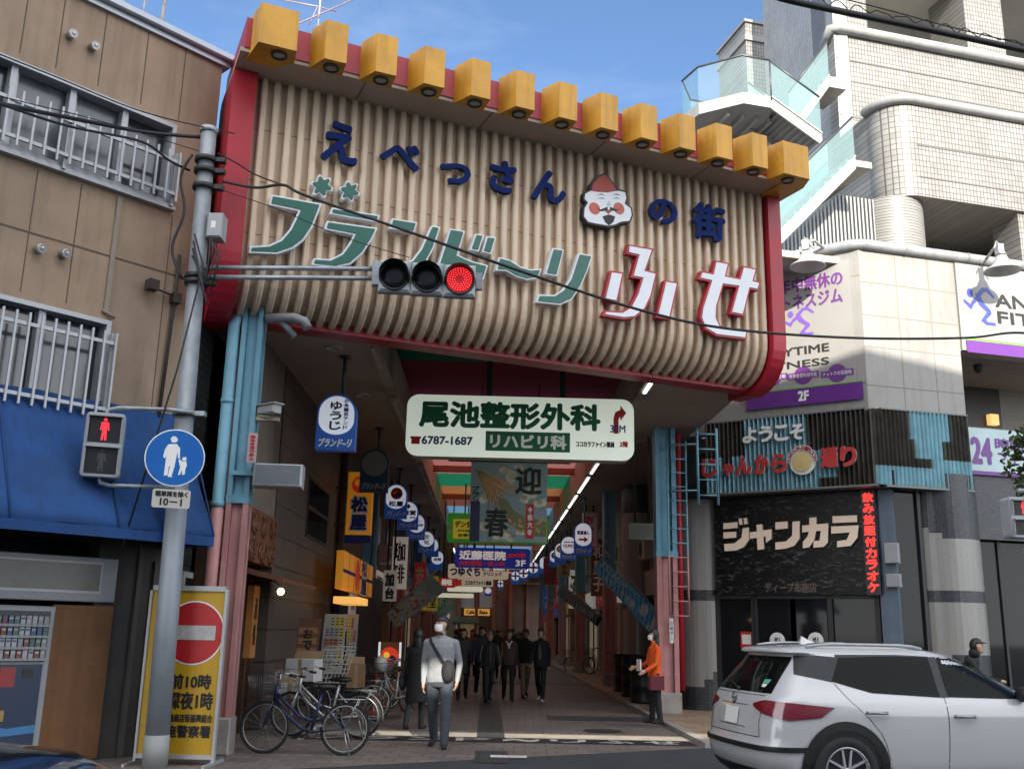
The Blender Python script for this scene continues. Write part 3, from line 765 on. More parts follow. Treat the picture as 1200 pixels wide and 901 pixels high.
for w, mull, bars in ((w1, [(14, 110), (83, 140), (145, 160)], True), (w2, [(46, 400)], False)):
    b = MB(); u0, u1, v0, v1 = w
    for a in ((u0, u1, v1 - .06, v1), (u0, u1, v0, v0 + .07), (u1 - .06, u1, v0 + .07, v1 - .06)):
        b.box(LB, a[0], a[1], a[2], a[3], -.2, .05)
    b.box(LB, u0, u1 + .08, v0 - .06, v0, -.2, .1)
    for x, y in mull:
        u = LB.hit(x, y)[0]; b.box(LB, u - .04, u + .04, v0 + .07, v1 - .06, -.16, -.02)
        b.box(LB, u + .06, u + .085, v0 + .07, v1 - .06, -.19, -.1)
    wd = b.build('window', alum_dull, house)
    us = [u0] + [LB.hit(x, y)[0] for x, y in mull] + [u1]
    for k in range(len(us) - 1):
        b = MB(); b.box(LB, us[k], us[k + 1], v0 + .05, v1 - .05, -.18 - .02 * (k % 2), -.16 - .02 * (k % 2)); b.build('pane', frost if (k % 3 != 0 and bars) else pane_d, wd)
    b = MB()                                             # curtain behind lower panes
    b = MB(); gb0 = v0 + .02; gb1 = v0 + (0.62 * (v1 - v0) if bars else 0.86 * (v1 - v0))
    nb = 46 if bars else 44
    n_ = .16
    for z in (gb0 + .1, gb1 - .16): b.box(LB, u0, u1 + .04, z, z + .045, n_ - .02, n_ + .02)
    for k in range(nb):
        u = u1 + .02 - k * .165 * (1 if bars else .95); b.box(LB, u - .013, u + .013, gb0, gb1, n_ + .02, n_ + .045)
    for u in (u1, u1 - 1.5, u1 - 3.0): b.box(LB, u - .02, u + .02, gb0 - .05, gb1, n_ - .15, n_ - .02)
    b.build('guard_rail', M('rail_white', (0.42, 0.43, 0.45), 0.4, 0.2), wd)
for x, y in ((81, 43), (107, 57), (44, 293), (73, 299)):
    u, v = LB.hit(x, y); b = MB()
    b.tube([LB.w(u, v, 0), LB.w(u, v, .09), LB.w(u + .0, v - .02, .15)], .055, 12); b.ball(LB.w(u, v, .1), .062, 10, 6)
    b.build('vent_cap', M('vent_steel', (0.5, 0.5, 0.5), 0.35, 0.7), house)
b = MB(); us = LB.hit(135, 270)[0]
b.box(LB, us - .03, us + .03, LB.hit(125, 365)[1], w1[2] - .1, 0.002, .035); b.tube([LB.w(us - .05, LB.hit(125, 365)[1], .03), LB.w(us + .12, LB.hit(125, 365)[1] - .08, .05)], .02, 6)
b.build('wall_conduit', M('conduit_beige', (0.28, 0.23, 0.18), 0.6), house)
b = MB(); (u, v), (u2, v2), (u3, v3) = LB.hit(200, 350), LB.hit(210, 300), LB.hit(182, 500)
b.tube([LB.w(u + .04, v2, .04), LB.w(u + .04, v, .04), LB.w(u - .02, v3 - .1, .04)], .026, 8); b.box(LB, u - .02, u + .1, v - .07, v + .07, .0, .12)
b.tube([LB.w(u, v + .02, .09), LB.w(u - .3, v + .04, .12)], .016, 6); b.box(LB, u - .42, u - .28, v + .0, v + .14, .05, .2)
b.build('wall_lamp_and_pipe', M('rust_brown', (0.05, 0.035, 0.03), 0.7), house)
b = MB()                                                 # rooftop rail
r0 = LB.hit(155, 2); ub = LB.hit(212, 30)[0]
for k in range(8):
    u = ub - k * .3; b.tube([LB.w(u, LH, -.6), LB.w(u, LH + .85, -.6)], .014 if k else .024, 6)
b.tube([LB.w(ub + .02, LH + .85, -.6), LB.w(ub - 3, LH + .85, -.6)], .024, 6); b.tube([LB.w(ub, LH + .4, -.6), LB.w(ub - 3, LH + .4, -.6)], .016, 6)
b.build('roof_railing', M('rusty_white_rail', (0.45, 0.38, 0.33), 0.6, 0.1, 0.4, 9), house)
# under the awning: shopfront of the tobacconist
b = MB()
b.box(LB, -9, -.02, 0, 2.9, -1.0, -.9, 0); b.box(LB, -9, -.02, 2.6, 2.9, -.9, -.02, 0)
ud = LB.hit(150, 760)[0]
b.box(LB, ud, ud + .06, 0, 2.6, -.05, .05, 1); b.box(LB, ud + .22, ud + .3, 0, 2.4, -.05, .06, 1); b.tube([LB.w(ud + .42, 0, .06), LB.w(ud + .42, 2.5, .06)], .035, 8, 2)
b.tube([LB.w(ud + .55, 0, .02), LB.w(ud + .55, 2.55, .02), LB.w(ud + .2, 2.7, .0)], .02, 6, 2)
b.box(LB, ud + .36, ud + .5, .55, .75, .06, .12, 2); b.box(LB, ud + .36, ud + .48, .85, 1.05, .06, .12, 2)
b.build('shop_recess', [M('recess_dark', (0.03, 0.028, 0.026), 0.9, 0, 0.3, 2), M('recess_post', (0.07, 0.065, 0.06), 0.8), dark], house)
u0, u1, v0, v1 = LB.box(-60, 708, 124, 885, 0.02)
b = MB(); ub0 = LB.hit(52, 800, .02)[0]
b.box(LB, ub0, u1, 0.02, LB.hit(90, 709)[1], -.03, .02)
b.build('plywood_board', M('old_plywood', (0.19, 0.085, 0.03), 0.7, 0, 0.25, 3, 0.1, 20, streak=0.35), house)
b = MB(); u0, u1, v0, v1 = LB.box(-120, 652, 137, 708, .06); v1 = LB.hit(137, 655, .06)[1]; v0 = LB.hit(130, 706, .06)[1]
b.box(LB, u0, u1, v0, v1, -.3, .06, 0, .01); b.box(LB, u0, u1 - .2, v0 + .1, v1 - .06, .05, .066, 2); b.box(LB, u0, u1 - .22, v0 + .13, v1 - .08, .06, .069, 1)
tag(b.build('shop_sign', [M('sign_frame_grey', (0.3, 0.31, 0.33), 0.5), M('blank_panel', (0.15, 0.145, 0.135), 0.35, 0, 0.3, 2.5), alum_dull]), 'blank grey shop sign in a pale frame under the blue awning', 'shop sign')
# cigarette machine
vm = thing('cigarette_vending_machine', 'cigarette vending machine with rows of packs beside the plywood board', 'vending machine', LB.w(-3.4, 0, 0))
vu1 = LB.hit(56, 800, .05)[0] - .01; vv1 = LB.hit(56, 708, .05)[1] - .02; vu0 = vu1 - 1.1
b = MB(); b.box(LB, vu0, vu1, .05, vv1, -.5, .05, 0, .015); b.build('cabinet', M('machine_grey', (0.3, 0.31, 0.33), 0.4), vm)
vm_mid = LB.hit(30, 775, .06)[1]
b = MB(); b.box(LB, vu0 + .05, vu1 - .06, vm_mid, vv1 - .06, .05, .056, 0); b.build('display_window', M('display_back', (0.05, 0.055, 0.06), 0.5), vm)
b = MB(); cols = [M('pack_' + n, c, 0.5) for n, c in (('white', (.4, .41, .42)), ('blue', (.07, .11, .22)), ('red', (.22, .06, .06)), ('silver', (.27, .29, .31)), ('green', (.08, .16, .12)))]
for r in range(4):
    z = vm_mid + .04 + r * (vv1 - vm_mid - .12) / 4
    b.box(LB, vu0 + .06, vu1 - .07, z - .03, z, .056, .1, 3)
    for k in range(14):
        u = vu0 + .08 + k * .068
        if u > vu1 - .13: break
        b.box(LB, u + .015, u + .035, z - .026, z - .006, .1, .104, 0)
        pk = MB(); pk.box(LB, u, u + .052, z + .002, z + .09, .057, .085, random.choice([0, 0, 0, 3, 3, 1, 2, 4])); pk.box(LB, u + .004, u + .048, z + .05, z + .075, .085, .0855, random.choice([0, 3, 1])); pk.build('cigarette_pack', cols, vm)
b.build('shelf_front', cols, vm)
b = MB(); b.box(LB, vu0 + .05, vu1 - .08, .1, vm_mid - .03, .05, .058, 0)
b.box(LB, vu1 - .55, vu1 - .38, vm_mid - .28, vm_mid - .06, .058, .063, 1); b.box(LB, vu1 - .3, vu1 - .18, vm_mid - .18, vm_mid - .08, .058, .066, 3)
b.prism(LB, [(vu0 + .05, .3), (vu1 - .08, .36), (vu1 - .08, .45), (vu1 - .4, .42), (vu0 + .3, .5), (vu0 + .05, .44)], .058, .061, 2)
b.box(LB, vu1 - .62, vu1 - .45, .5, .62, .058, .062, 4)
b.build('poster_panel', [M('poster_navy', (0.012, 0.03, 0.075), 0.35), M('poster_red', (.3, .03, .03), .4), M('poster_blue', (.04, .2, .42), .4), dark, M('poster_gold', (.4, .25, .08), .4)], vm)
# blue awning
aw = MB(); at1 = LB.hit(205, 502)[1] + .17; an = 0.95
ue = LB.hit(250, 640, an)[0]; ab = LB.hit(250, 640, an)[1]; ut = LB.hit(208, 504, .02)[0]
PT = [(-9.3, at1, .02), (ut, at1, .02), (ue, ab + .12, an), (-9.3, ab + .12, an)]
NXA, NYA = 44, 10
def awp(i, j, dn=0):
    a, c = i / NXA, j / NYA; u = -9.3 * (1 - a) + (ut * (1 - c) + ue * c) * a; sag = .035 * sin(pi * ((u * 1.0) % 1.25) / 1.25) * sin(pi * c) + .012 * sin(u * 7 + c * 5)
    return LB.w(u, at1 + (ab + .12 - at1) * c - sag, .02 + (an - .02) * c + dn - sag * .5 * (1 if c > 0 else 0))
for i in range(NXA):
    for j in range(NYA): aw.face([awp(i, j), awp(i, j + 1), awp(i + 1, j + 1), awp(i + 1, j)], 0, True)
for k in range(1, 8):
    u_ = -9.3 + 1.25 * k + .55; aw.tube([LB.w(u_, at1 + .01, .04), LB.w(u_, ab + .13, an + .01)], .012, 4)
aw.face([LB.w(-9.3, ab, an), LB.w(ue, ab, an), LB.w(ue, ab + .12, an), LB.w(-9.3, ab + .12, an)])
aw.face([LB.w(ut, ab, .02), LB.w(ue, ab, an), LB.w(ue, ab + .12, an), LB.w(ut, at1, .02)][::-1])
awo = aw.build('blue_awning', M('awning_canvas', (0.008, 0.058, 0.20), 0.8, 0, 0.3, 1.5, 0.2, 18, streak=0.4))
so = awo.modifiers.new('thickness', 'SOLIDIFY'); so.thickness = 0.015
tag(awo, 'plain blue canvas awning sloping out over the tobacco machine', 'awning')

# ================================================================== right-hand corner building
RC = at_y(1018, 478, 20.0)
RL = Fr((RC.x, RC.y, 0), (0.8368, -0.5476, 0))           # flank towards the arcade (u < 0)
RR = Fr((RC.x, RC.y, 0), direction(75.0))                # front (u > 0)
RCZ = RC.z
cream = M('cream_panel', (0.275, 0.268, 0.248), 0.5, 0, 0.14, 1.2, streak=0.3)
fit = thing('fitness_building', 'white panelled corner building with a gym on its upper floor', 'building', (RC.x, RC.y, 0))
PT_Z = RR.hit(1008, 290)[1]                              # parapet height
purple_y = RR.hit(1128, 412)[1]; band_y = RR.hit(1135, 500)[1]
ub = RR.hit(1128, 440)[0]
b = MB()
b.box(RL, -5.4, 0, RCZ - .25, PT_Z, -.3, 0, 0)
wall_with_holes(b, RR, 0.0, 12, RCZ - .25, PT_Z, [(ub, 11, band_y, purple_y)], -.3, 0, 0)
b.build('wall', cream, fit)
b = MB()
for u in (-1.35, -2.7, -4.05):
    b.box(RL, u - .008, u + .008, RCZ, PT_Z - .1, .001, .004)
for z in (RCZ + .55, RCZ + 2.9): b.box(RL, -5.3, 0, z - .008, z + .008, .002, .005)
for x in (1054, 1092): 
    u = RR.hit(x, 380)[0]; b.box(RR, u - .008, u + .008, RCZ, PT_Z - .1, .001, .004)
for y in (330, 368, 405, 450): 
    z = RR.hit(1010, y)[1]; b.box(RR, 0, ub, z - .008, z + .008, .002, .005)
b.build('joint', M('panel_joint', (0.25, 0.22, 0.18), 0.8), fit)
b = MB()                                                 # recessed balcony
b.box(RR, ub - .2, 12, band_y - .2, band_y, -2.6, -.3, 1); b.box(RR, ub - .2, 12, purple_y, purple_y + .15, -2.6, -.3, 1)
b.box(RR, ub - .3, 12, band_y, purple_y, -2.7, -2.6, 0); b.box(RR, ub - .3, ub, band_y, purple_y, -2.6, -.3, 0)
b.build('balcony', [M('balcony_wall', (0.3, 0.29, 0.27), 0.8), M('balcony_slab', (0.22, 0.2, 0.18), 0.8)], fit)
b = MB(); d0, d1, dv0, dv1 = RR.box(1132, 455, 1172, 500, -2.55); b.box(RR, d0, d1, band_y, dv1, -2.6, -2.54); b.build('door', M('dark_door', (0.03, 0.025, 0.022), .4), fit)
b = MB(); q = RR.hit(1180, 488, -2.0); b.box(RR, q[0] - .12, q[0] + .12, q[1] - .12, q[1] + .14, -2.58, -2.4, 0); b.build('balcony_lamp', M('warm_lamp', (0.9, 0.6, 0.2), .5, 0, 0, emit=0.9, ecol=(1, .62, .22)), fit)
b = MB(); q = RR.hit(1146, 428, -.8); b.lathe(RR.w(q[0], purple_y, -.8), (0, 0, -1), [(0.0, .2), (.07, .17), (.09, .1), (.1, .0)], 14); b.build('dome_camera', dark, fit)
# parapet pipe
b = MB()
b.tube([RL.w(-5.4, PT_Z + .06, -.02), RL.w(-.12, PT_Z + .06, .03), RR.w(.1, PT_Z + .06, .03), RR.w(12, PT_Z + .06, -.02)], .12, 12)
for k in range(6): b.tube([RR.w(1.1 + k * 1.6, PT_Z + .06, .03), RR.w(1.14 + k * 1.6, PT_Z + .06, .03)], .128, 12)
b.build('parapet_rail', M('weathered_pipe', (0.27, 0.28, 0.29), 0.55, 0.1, 0.25, 4, streak=0.4), fit)
# gym panels
g_white = M('gym_panel_white', (0.30, 0.293, 0.275), 0.4, 0, 0.04)
lime = M('lime_line', (0.15, 0.4, 0.05), 0.5, 0, 0)
runner_c = M('runner_purple', (0.17, 0.08, 0.42), 0.4, 0, 0)
def running_figure(b, fr, x, y, w, h, n, mi):
    """the gym's mark: a ball-headed runner of bent bars, in a box w x h"""
    P = lambda pts: [(x + a * w, y + c * h) for a, c in pts]
    b.disc(fr, x + .22 * w, y + .80 * h, n + .004, .1 * w, 18, mi, .12 * h)
    b.prism(fr, P([(.42, .78), (.62, .98), (.8, 1.0), (1.02, .78), (.98, .72), (.78, .88), (.68, .88), (.5, .68)]), n, n + .004, mi)
    b.prism(fr, P([(.4, .80), (.56, .72), (.66, .56), (.84, .4), (.86, .3), (.66, .14), (.72, .08), (.96, .08), (.96, .0), (.66, 0), (.5, .1), (.72, .34), (.5, .5), (.42, .62)]), n + .001, n + .005, mi)
    b.prism(fr, P([(.46, .76), (.5, .66), (.3, .5), (.22, .36), (-.02, .56), (.0, .62), (.2, .5), (.26, .6)]), n + .002, n + .006, mi)
pn = thing('gym_sign_panel', 'tall gym panel with purple runner and 2F bar facing the arcade', 'sign', RL.w(-2.0, RCZ, 0))
gu0 = RL.hit(876, 468, .03)[0]; gu1 = RL.hit(1004, 448, .03)[0]
gz0, gz1 = RL.hit(1010, 466, .03)[1], RL.hit(1000, 303, .03)[1]
b = MB(); b.box(RL, gu0, gu1, gz0, gz1, 0.003, .03); b.build('board', g_white, pn)
b = MB(); zb = RL.hit(1010, 447, .03)[1]; b.box(RL, gu0 - .02, gu1 + .12, gz0 - .02, zb, .03, .05, 0); b.box(RL, gu0 - .02, gu1 + .12, zb, zb + .03, .03, .052, 1)
q = RL.box(935, 456, 948, 470, .05); put_text(b, RL, '2F', q[0] , q[1], gz0 + .06, zb - .06, .053, 2, .012); b.build('floor_bar', [purple, lime, white_ink], pn)
b = MB()
def rl_text(b, s, x0, y0, x1, y1, mi, bold, **k):
    u0, u1, v0, v1 = RL.box(x0, y0, x1, y1, .035); put_text(b, RL, s, u0, u1, v0, v1, .031, mi, bold, **k)
rl_text(b, '24時間年中無休の', 868, 326, 988, 344, 0, .012); rl_text(b, 'フィットネスジム', 872, 346, 988, 364, 0, .012)
rl_text(b, 'ANYTIME', 890, 407, 972, 417, 1, .022); rl_text(b, 'FITNESS', 892, 423, 972, 432, 1, .02)
q = RL.hit(920, 396, .035), RL.hit(953, 358, .035); running_figure(b, RL, q[0][0], q[0][1], q[1][0] - q[0][0], q[1][1] - q[0][1], .031, 2)
for x, t_ in ((905, '全国利用可能'), (941, '世界全店利用可能'), (981, 'ナットクの低価格')):
    u, v = RL.hit(x, 440 - (x - 941) * .07, .035); b.disc(RL, u, v, .032, .2, 20, 0); b.box(RL, u - .34, u + .34, v - .07, v + .07, .031, .034, 0); put_text(b, RL, t_, u - .3, u + .3, v - .045, v + .045, .036, 3)
b.build('lettering', [M('sign_purple', (0.13, 0.03, 0.2), .5, 0, 0), ink, runner_c, white_ink], pn)
pn = thing('gym_sign_panel', 'wide gym panel with blue runner and purple bar beside the bent lamp', 'sign', RR.w(4, 8, 0))
u0 = RR.hit(1120, 320, .06)[0]; z1 = RR.hit(1120, 308, .06)[1]
b = MB(); b.box(RR, u0, 12, purple_y + .02, z1, .003, .06); b.build('board', g_white, pn)
b = MB(); zb = RR.hit(1128, 398, .06)[1]; b.box(RR, u0 + .1, 12, purple_y - .02, zb, .06, .08, 0); b.box(RR, u0 + .1, 12, zb, zb + .05, .06, .082, 1); b.build('floor_bar', [purple, lime], pn)
b = MB(); q = RR.hit(1132, 378, .065), RR.hit(1164, 338, .065); running_figure(b, RR, q[0][0], q[0][1], q[1][0] - q[0][0], q[1][1] - q[0][1], .061, 0)
u0_, _, v0_, v1_ = RR.box(1166, 346, 1200, 362, .065); put_text(b, RR, 'ANYTIME', u0_, u0_ + 2.6, v0_, v1_, .061, 1, .03)
u0_, _, v0_, v1_ = RR.box(1169, 366, 1200, 381, .065); put_text(b, RR, 'FITNESS', u0_, u0_ + 2.5, v0_, v1_, .061, 1, .03)
b.build('lettering', [M('runner_blue', (0.04, 0.06, 0.32), .4, 0, 0), ink], pn)
# 24 hour band
b = MB(); zb0, zb1 = RR.hit(1140, 551, .02)[1], RR.hit(1140, 501, .02)[1]; u0 = RR.hit(1134, 520, .02)[0]
b.box(RR, u0, 12, zb0, zb1, -.2, .02, 0); b.box(RR, u0, 12, zb0 - .08, zb0, -.2, .03, 1)
u0_, u1_, v0_, v1_ = RR.box(1138, 512, 1163, 544, .03); put_text(b, RR, '24', u0_, u1_, v0_, v1_, .024, 1, .03)
u0_, u1_, v0_, v1_ = RR.box(1166, 514, 1200, 528, .03); put_text(b, RR, '時間年中', u0_, u0_ + (u1_ - u0_) * 2, v0_, v1_, .024, 1, .015)
u0_, u1_, v0_, v1_ = RR.box(1170, 530, 1200, 543, .03); put_text(b, RR, 'フィットネス', u0_, u0_ + (u1_ - u0_) * 2.6, v0_, v1_, .024, 1, .015)
tag(b.build('hours_banner', [M('pale_blue_panel', (0.42, 0.55, 0.56), .4), purple]), 'pale blue banner with purple 24 hour writing under the balcony', 'sign')
# swan-neck floodlamps over the panels
def flood(x, y, fr, label):
    u, v = fr.hit(x, y, .75)
    t_ = thing('wall_floodlamp', label, 'lamp', fr.w(u, v, .75), 'shaded lamps over the gym panels')
    b = MB(); b.lathe(fr.w(u, v + .05, .75), (0, 0, -1), [(.04, -.12), (.1, -.1), (.15, 0), (.2, .1), (.36, .2), (.38, .24), (.34, .235), (.18, .12), (.0, .08)], 20)
    b.build('shade', M('lamp_white', (.42, .42, .41), .4, 0.1), t_)
    b = MB(); b.tube([fr.w(u, v + .17, .75), fr.w(u, v + .4, .7), fr.w(u + .1, v + .48, .5), fr.w(u + .2, PT_Z + .06, 0.05)], .03, 8); b.box(fr, u - .09, u + .05, v + .2, v + .42, .68, .8); b.tube([fr.w(u - .15, v + .3, .74), fr.w(u - .05, v + .5, .7), fr.w(u + .15, v + .2, .74)], .02, 6)
    b.build('bracket', M('bracket_grey', (.45, .45, .44), .45, .4, .3), t_)
flood(946, 303, RL, 'white floodlamp hanging over the tall gym panel'); flood(1174, 308, RR, 'white floodlamp hanging over the wide gym panel')
# corrugated karaoke signboard wrapping the corner
kz0, kz1 = RL.hit(1018, 567, .3)[1], RL.hit(1018, 478, .3)[1]
ku = RL.hit(826, 540, .3)[0]; kr = RR.hit(1138, 520, .3)[0]
ksg = thing('karaoke_signboard', 'corrugated iron signboard with red and white welcome lettering round the corner', 'signboard', RC + Vector((0, 0, kz0 - RC.z)))
rustd = M('corrugated_dark', (0.115, 0.105, 0.09), .4, .35, .4, 3, streak=.45); teal = M('corrugated_blue', (0.36, 0.60, 0.68), .35, .25, .2, 3, streak=.3)
def patch(fr, a, c):
    # old sheets of blue and dark iron nailed side by side
    if fr is RL:
        f = (a - ku) / (0 - ku)
        if c > .5: return 1 if .26 < f < .64 else 0
        return 1 if f < .80 - .1 * (c < .15) and not (.1 < f < .16 and c > .4) else 0
    f = a / kr
    if c > .62: return 1 if .34 < f < .80 else 0
    if c > .37: return 1 if .38 < f < .70 else 0
    return 1 if (f > .55 and c < .37) or (f < .7 and c < .26) else 0
b = MB()
CORN = RL.w(.12, 0, .3); CORN.z = 0
for fr, a0, a1 in ((RL, ku, .13), (RR, -.13, kr)):
    nseg = int((a1 - a0) / .095)
    for k in range(nseg):
        ua = a0 + (a1 - a0) * k / nseg; ub_ = a0 + (a1 - a0) * (k + 1) / nseg; um = (ua + ub_) / 2
        for p, q_, n0_, n1_ in ((ua, um, .18, .31), (um, ub_, .31, .18)):
            for r in range(8):
                za = kz0 + (kz1 - kz0) * r / 8; zb_ = kz0 + (kz1 - kz0) * (r + 1) / 8
                b.face([fr.w(p, za, n0_), fr.w(q_, za, n1_), fr.w(q_, zb_, n1_), fr.w(p, zb_, n0_)], patch(fr, um, (r + .5) / 8))
b.build('corrugated_sheet', [rustd, teal], ksg)
b = MB()
b.prism(RL, [(ku, kz0 - .04), (.14, kz0 - .04), (.14, kz0), (ku, kz0)], -.4, .3); b.box(RL, ku, 0, kz1, kz1 + .03, -.02, .29); b.box(RR, 0.1, kr, kz0 - .045, kz0 - .002, -.4, .29); b.box(RR, 0.1, kr, kz1, kz1 + .03, -.02, .28); b.box(RL, ku, ku + .03, kz0, kz1, -.4, .26); b.box(RR, kr - .03, kr, kz0, kz1, 0, .26)
b.build('trim', M('signboard_trim', (.16, .17, .17), .5, .3), ksg)
b = MB(); kt = lambda x0, y0, x1, y1: RL.box(x0, y0, x1, y1, .36)
def kara(s, x0, y0, x1, y1, core, rim, bd=.03):
    q = kt(x0, y0, x1, y1)
    for k in range(3): put_text(b, RL, s, *q, .318 + k * .012, rim, bd + .03, .05)
    put_text(b, RL, s, *q, .36, core, bd, .05, ring=10)
for i, ch in enumerate('ようこそ'): kara(ch, 870 + i * 18.5, 500 - i * 1.2, 887 + i * 18.5, 519 - i * 1.2, 1, 2)
for i, ch in enumerate('じゃんから'): kara(ch, 822 + i * 20.5 + (3 if i == 1 else 0), 537 - i * 1.5 + (7 if i == 1 else 0), 840 + i * 20.5, 559 - i * 1.3, 0, 1, .025)
for i, ch in enumerate('通り'): kara(ch, 961 + i * 23, 524 - i * 2, 982 + i * 22, 548 - i * 1.5, 0, 1, .025)
b.build('lettering', [M('karaoke_red', (.5, .02, .02), .4), white_ink, M('rim_brown', (.18, .1, .1), .5)], ksg)
b = MB(); u, v = RL.hit(940, 541, .36)                    # plain round disc with the ring of letters
b.lathe(RL.w(u, v, .3), RL.n, [(.27, 0), (.27, .05), (0, .055)], 28, 0, False); b.lathe(RL.w(u, v, .3), RL.n, [(.2, .056), (.2, .07), (0, .08)], 28, 1, False)
for i, ch in enumerate('KARAOKE-ROOM'):
    a = pi - .1 - i * (pi - .2) / 11; put_text(b, RL, ch, u + cos(a) * .27 - .04, u + cos(a) * .27 + .04, v + .02 + sin(a) * .27 - .045, v + .02 + sin(a) * .27 + .045, .37, 2, .006, rot=a - pi / 2, outline=.012, omi=0)
b.build('disc_emblem', [white_ink, M('pale_yellow', (.65, .5, .2), .5), M('karaoke_dark_red', (.3, .02, .02), .5)], ksg)
# ground floor
kb = thing('karaoke_storefront', 'dark tiled karaoke storefront with round mosaic columns', 'shop', RL.w(-1, 0, -.5))
mosaic = tile_mat('dark_mosaic', (0.045, 0.05, 0.058), (0.02, 0.02, 0.022), .05, .05, .35, .006, .35, 0, 'uz', 0, .3)
stone = M('polished_granite', (0.26, 0.25, 0.235), .3, 0, .1, 40, streak=.2)
b = MB()
b.box(RL, -5.5, .6, 0, kz0 + .2, -3.2, -3.0, 0)
b.box(RR, -.5, 14, 0, kz0 + .4, -3.2, -3.0, 0)
b.box(RR, kr - .3, 12, kz0 - .95, band_y + .02, -.25, -.05, 1)
b.box(RL, ku - 1.0, 0.4, kz0 - .05, kz0 + .3, -3, -.02, 0)
b.build('wall', [M('shop_dark', (.02, .02, .022), .6), mosaic], kb)
sz0 = RL.hit(840, 697, -.3)[1]
b = MB()                                                 # frames and glass of the entrance
for x in (842, 884, 886, 974, 1030): 
    u = RL.hit(x, 740, -.32)[0]; b.box(RL, u - .05, u + .05, 0, sz0, -.42, -.3)
b.box(RL, RL.hit(842, 740, -.3)[0], RL.hit(1032, 740, -.3)[0], sz0 - .08, sz0, -.42, -.3)
b.build('door_frame', dark, kb)
for x0, x1 in ((843, 884), (887, 930), (931, 973), (976, 1030)):
    b = MB(); u0, u1 = RL.hit(x0, 740, -.36)[0] + .05, RL.hit(x1, 740, -.36)[0] - .05
    b.box(RL, u0, u1, .05, sz0 - .08, -.37, -.35); b.build('glass_door', M('tinted_glass', (.012, .013, .015), .05, 0, 0, spec=.22), kb)
for x in (911, 956):
    b = MB(); u, v = RL.hit(x, 750, -.34); b.lathe(RL.w(u, v, -.345), RL.n, [(.16, 0), (.16, .02), (.12, .025), (0, .026)], 20, 0, False); put_text(b, RL, '引', u - .06, u + .06, v - .06, v + .06, -.318, 1, .008); b.build('door_plate', [white_ink, ink], kb)
b = MB(); u, v = RL.hit(875, 750, -.34); b.box(RL, u - .13, u + .13, v - .18, v + .18, -.34, -.335, 0); b.box(RL, u - .1, u + .1, v - .08, v + .12, -.336, -.332, 1); b.build('door_poster', [red_ink, white_ink], kb)
def column(p, r, h, steps, name_parent):
    b = MB()
    # mosaic crown and foot cut in steps, granite between, mosaic belt
    f_ = Fr(p, RR.u)
    seg = 40
    for k in range(seg):
        a0 = 2 * pi * k / seg; a1 = 2 * pi * (k + 1) / seg; am = (a0 + a1) / 2
        st = math.floor((sin(am * 1.0 + steps) * .5 + .5) * 6) * .16
        zs = [(0, .55 + st, 0), (.55 + st, 2.35, 1), (2.35, 2.58, 0), (2.58, h - .75 - st * .7, 1), (h - .75 - st * .7, h, 0)]
        for z0, z1, mi in zs:
            b.face([p + Vector((cos(a0) * r, sin(a0) * r, z0)), p + Vector((cos(a1) * r, sin(a1) * r, z0)), p + Vector((cos(a1) * r, sin(a1) * r, z1)), p + Vector((cos(a0) * r, sin(a0) * r, z1))], mi, False)
    return b.build('column', [mosaic, stone], name_parent)
c1 = at_y(818, 700, 22.4); column(Vector((c1.x + .15, c1.y + .4, 0)), .62, 5.6, 1.0, kb)
c2 = at_y(1113, 700, 20.6); column(Vector((c2.x, c2.y + .3, 0)), .78, kz0 + .3, 2.6, kb)
b = MB()
u = RL.hit(1038, 640, -.2)[0]; b.box(RL, u - .17, u + .17, 0, kz0, -.5, -.2); b.build('pilaster', M('slate_blue', (.1, .14, .19), .5, 0, .2, 3, streak=.3), kb)
for y in (648, 680):
    b = MB(); v = RL.hit(1040, y, -.1)[1]; b.box(RL, u - .02, u + .26, v - (.2 if y < 660 else .13), v + (.2 if y < 660 else .13), -.2, -.08, 0, .015); b.build('meter_box', M('meter_grey', (.3, .31, .32), .5), kb)
b = MB(); gx = Fr(RL.w(u + .17, 0, -.4), RR.u); b.box(gx, 0, 1.1, 0, kz0, -.05, 0, 0); b.box(gx, .5, .56, 0, kz0, 0, .06, 1); b.build('side_glass', [M('side_dark_glass', (.012, .013, .015), .05, 0, 0, spec=.22), dark], kb)
b = MB(); b.box(RR, kr - .2, 12, .5, kz0 - .95, -.35, -.32, 0)
b.build('show_window', M('show_window_glass', (.012, .013, .015), .04, 0, 0, spec=.25), kb)
b = MB(); b.box(RR, kr - .2, 12, 0, .5, -.4, -.2, 0)
for k in range(4): b.box(RR, kr + .9 + k * 1.4, kr + .96 + k * 1.4, .5, kz0 - .95, -.34, -.28, 0)
b.build('window_frame', dark, kb)
# fascia board with the shop name
ks = thing('karaoke_sign', 'black stone sign with large cream katakana above the karaoke doors', 'sign', RL.w(-1.5, 3.4, -.2))
u0 = RL.hit(838, 640, -.2)[0]; u1 = RL.hit(1033, 640, -.2)[0]
marble = M('black_marble', (.014, .014, .015), .3, 0, 0, spec=.15)
t_ = marble.node_tree; tc_ = t_.nodes.new('ShaderNodeTexCoord'); mp_ = t_.nodes.new('ShaderNodeMapping'); mp_.inputs['Scale'].default_value = (1, 1, 3.2)
nz = t_.nodes.new('ShaderNodeTexNoise'); nz.inputs['Scale'].default_value = 4; nz.inputs['Detail'].default_value = 9; nz.inputs['Roughness'].default_value = .7; nz.inputs['Distortion'].default_value = 1.2
rp = t_.nodes.new('ShaderNodeValToRGB'); rp.color_ramp.elements[0].position = .54; rp.color_ramp.elements[0].color = (.006, .006, .0065, 1); rp.color_ramp.elements[1].position = .70; rp.color_ramp.elements[1].color = (.16, .16, .165, 1)
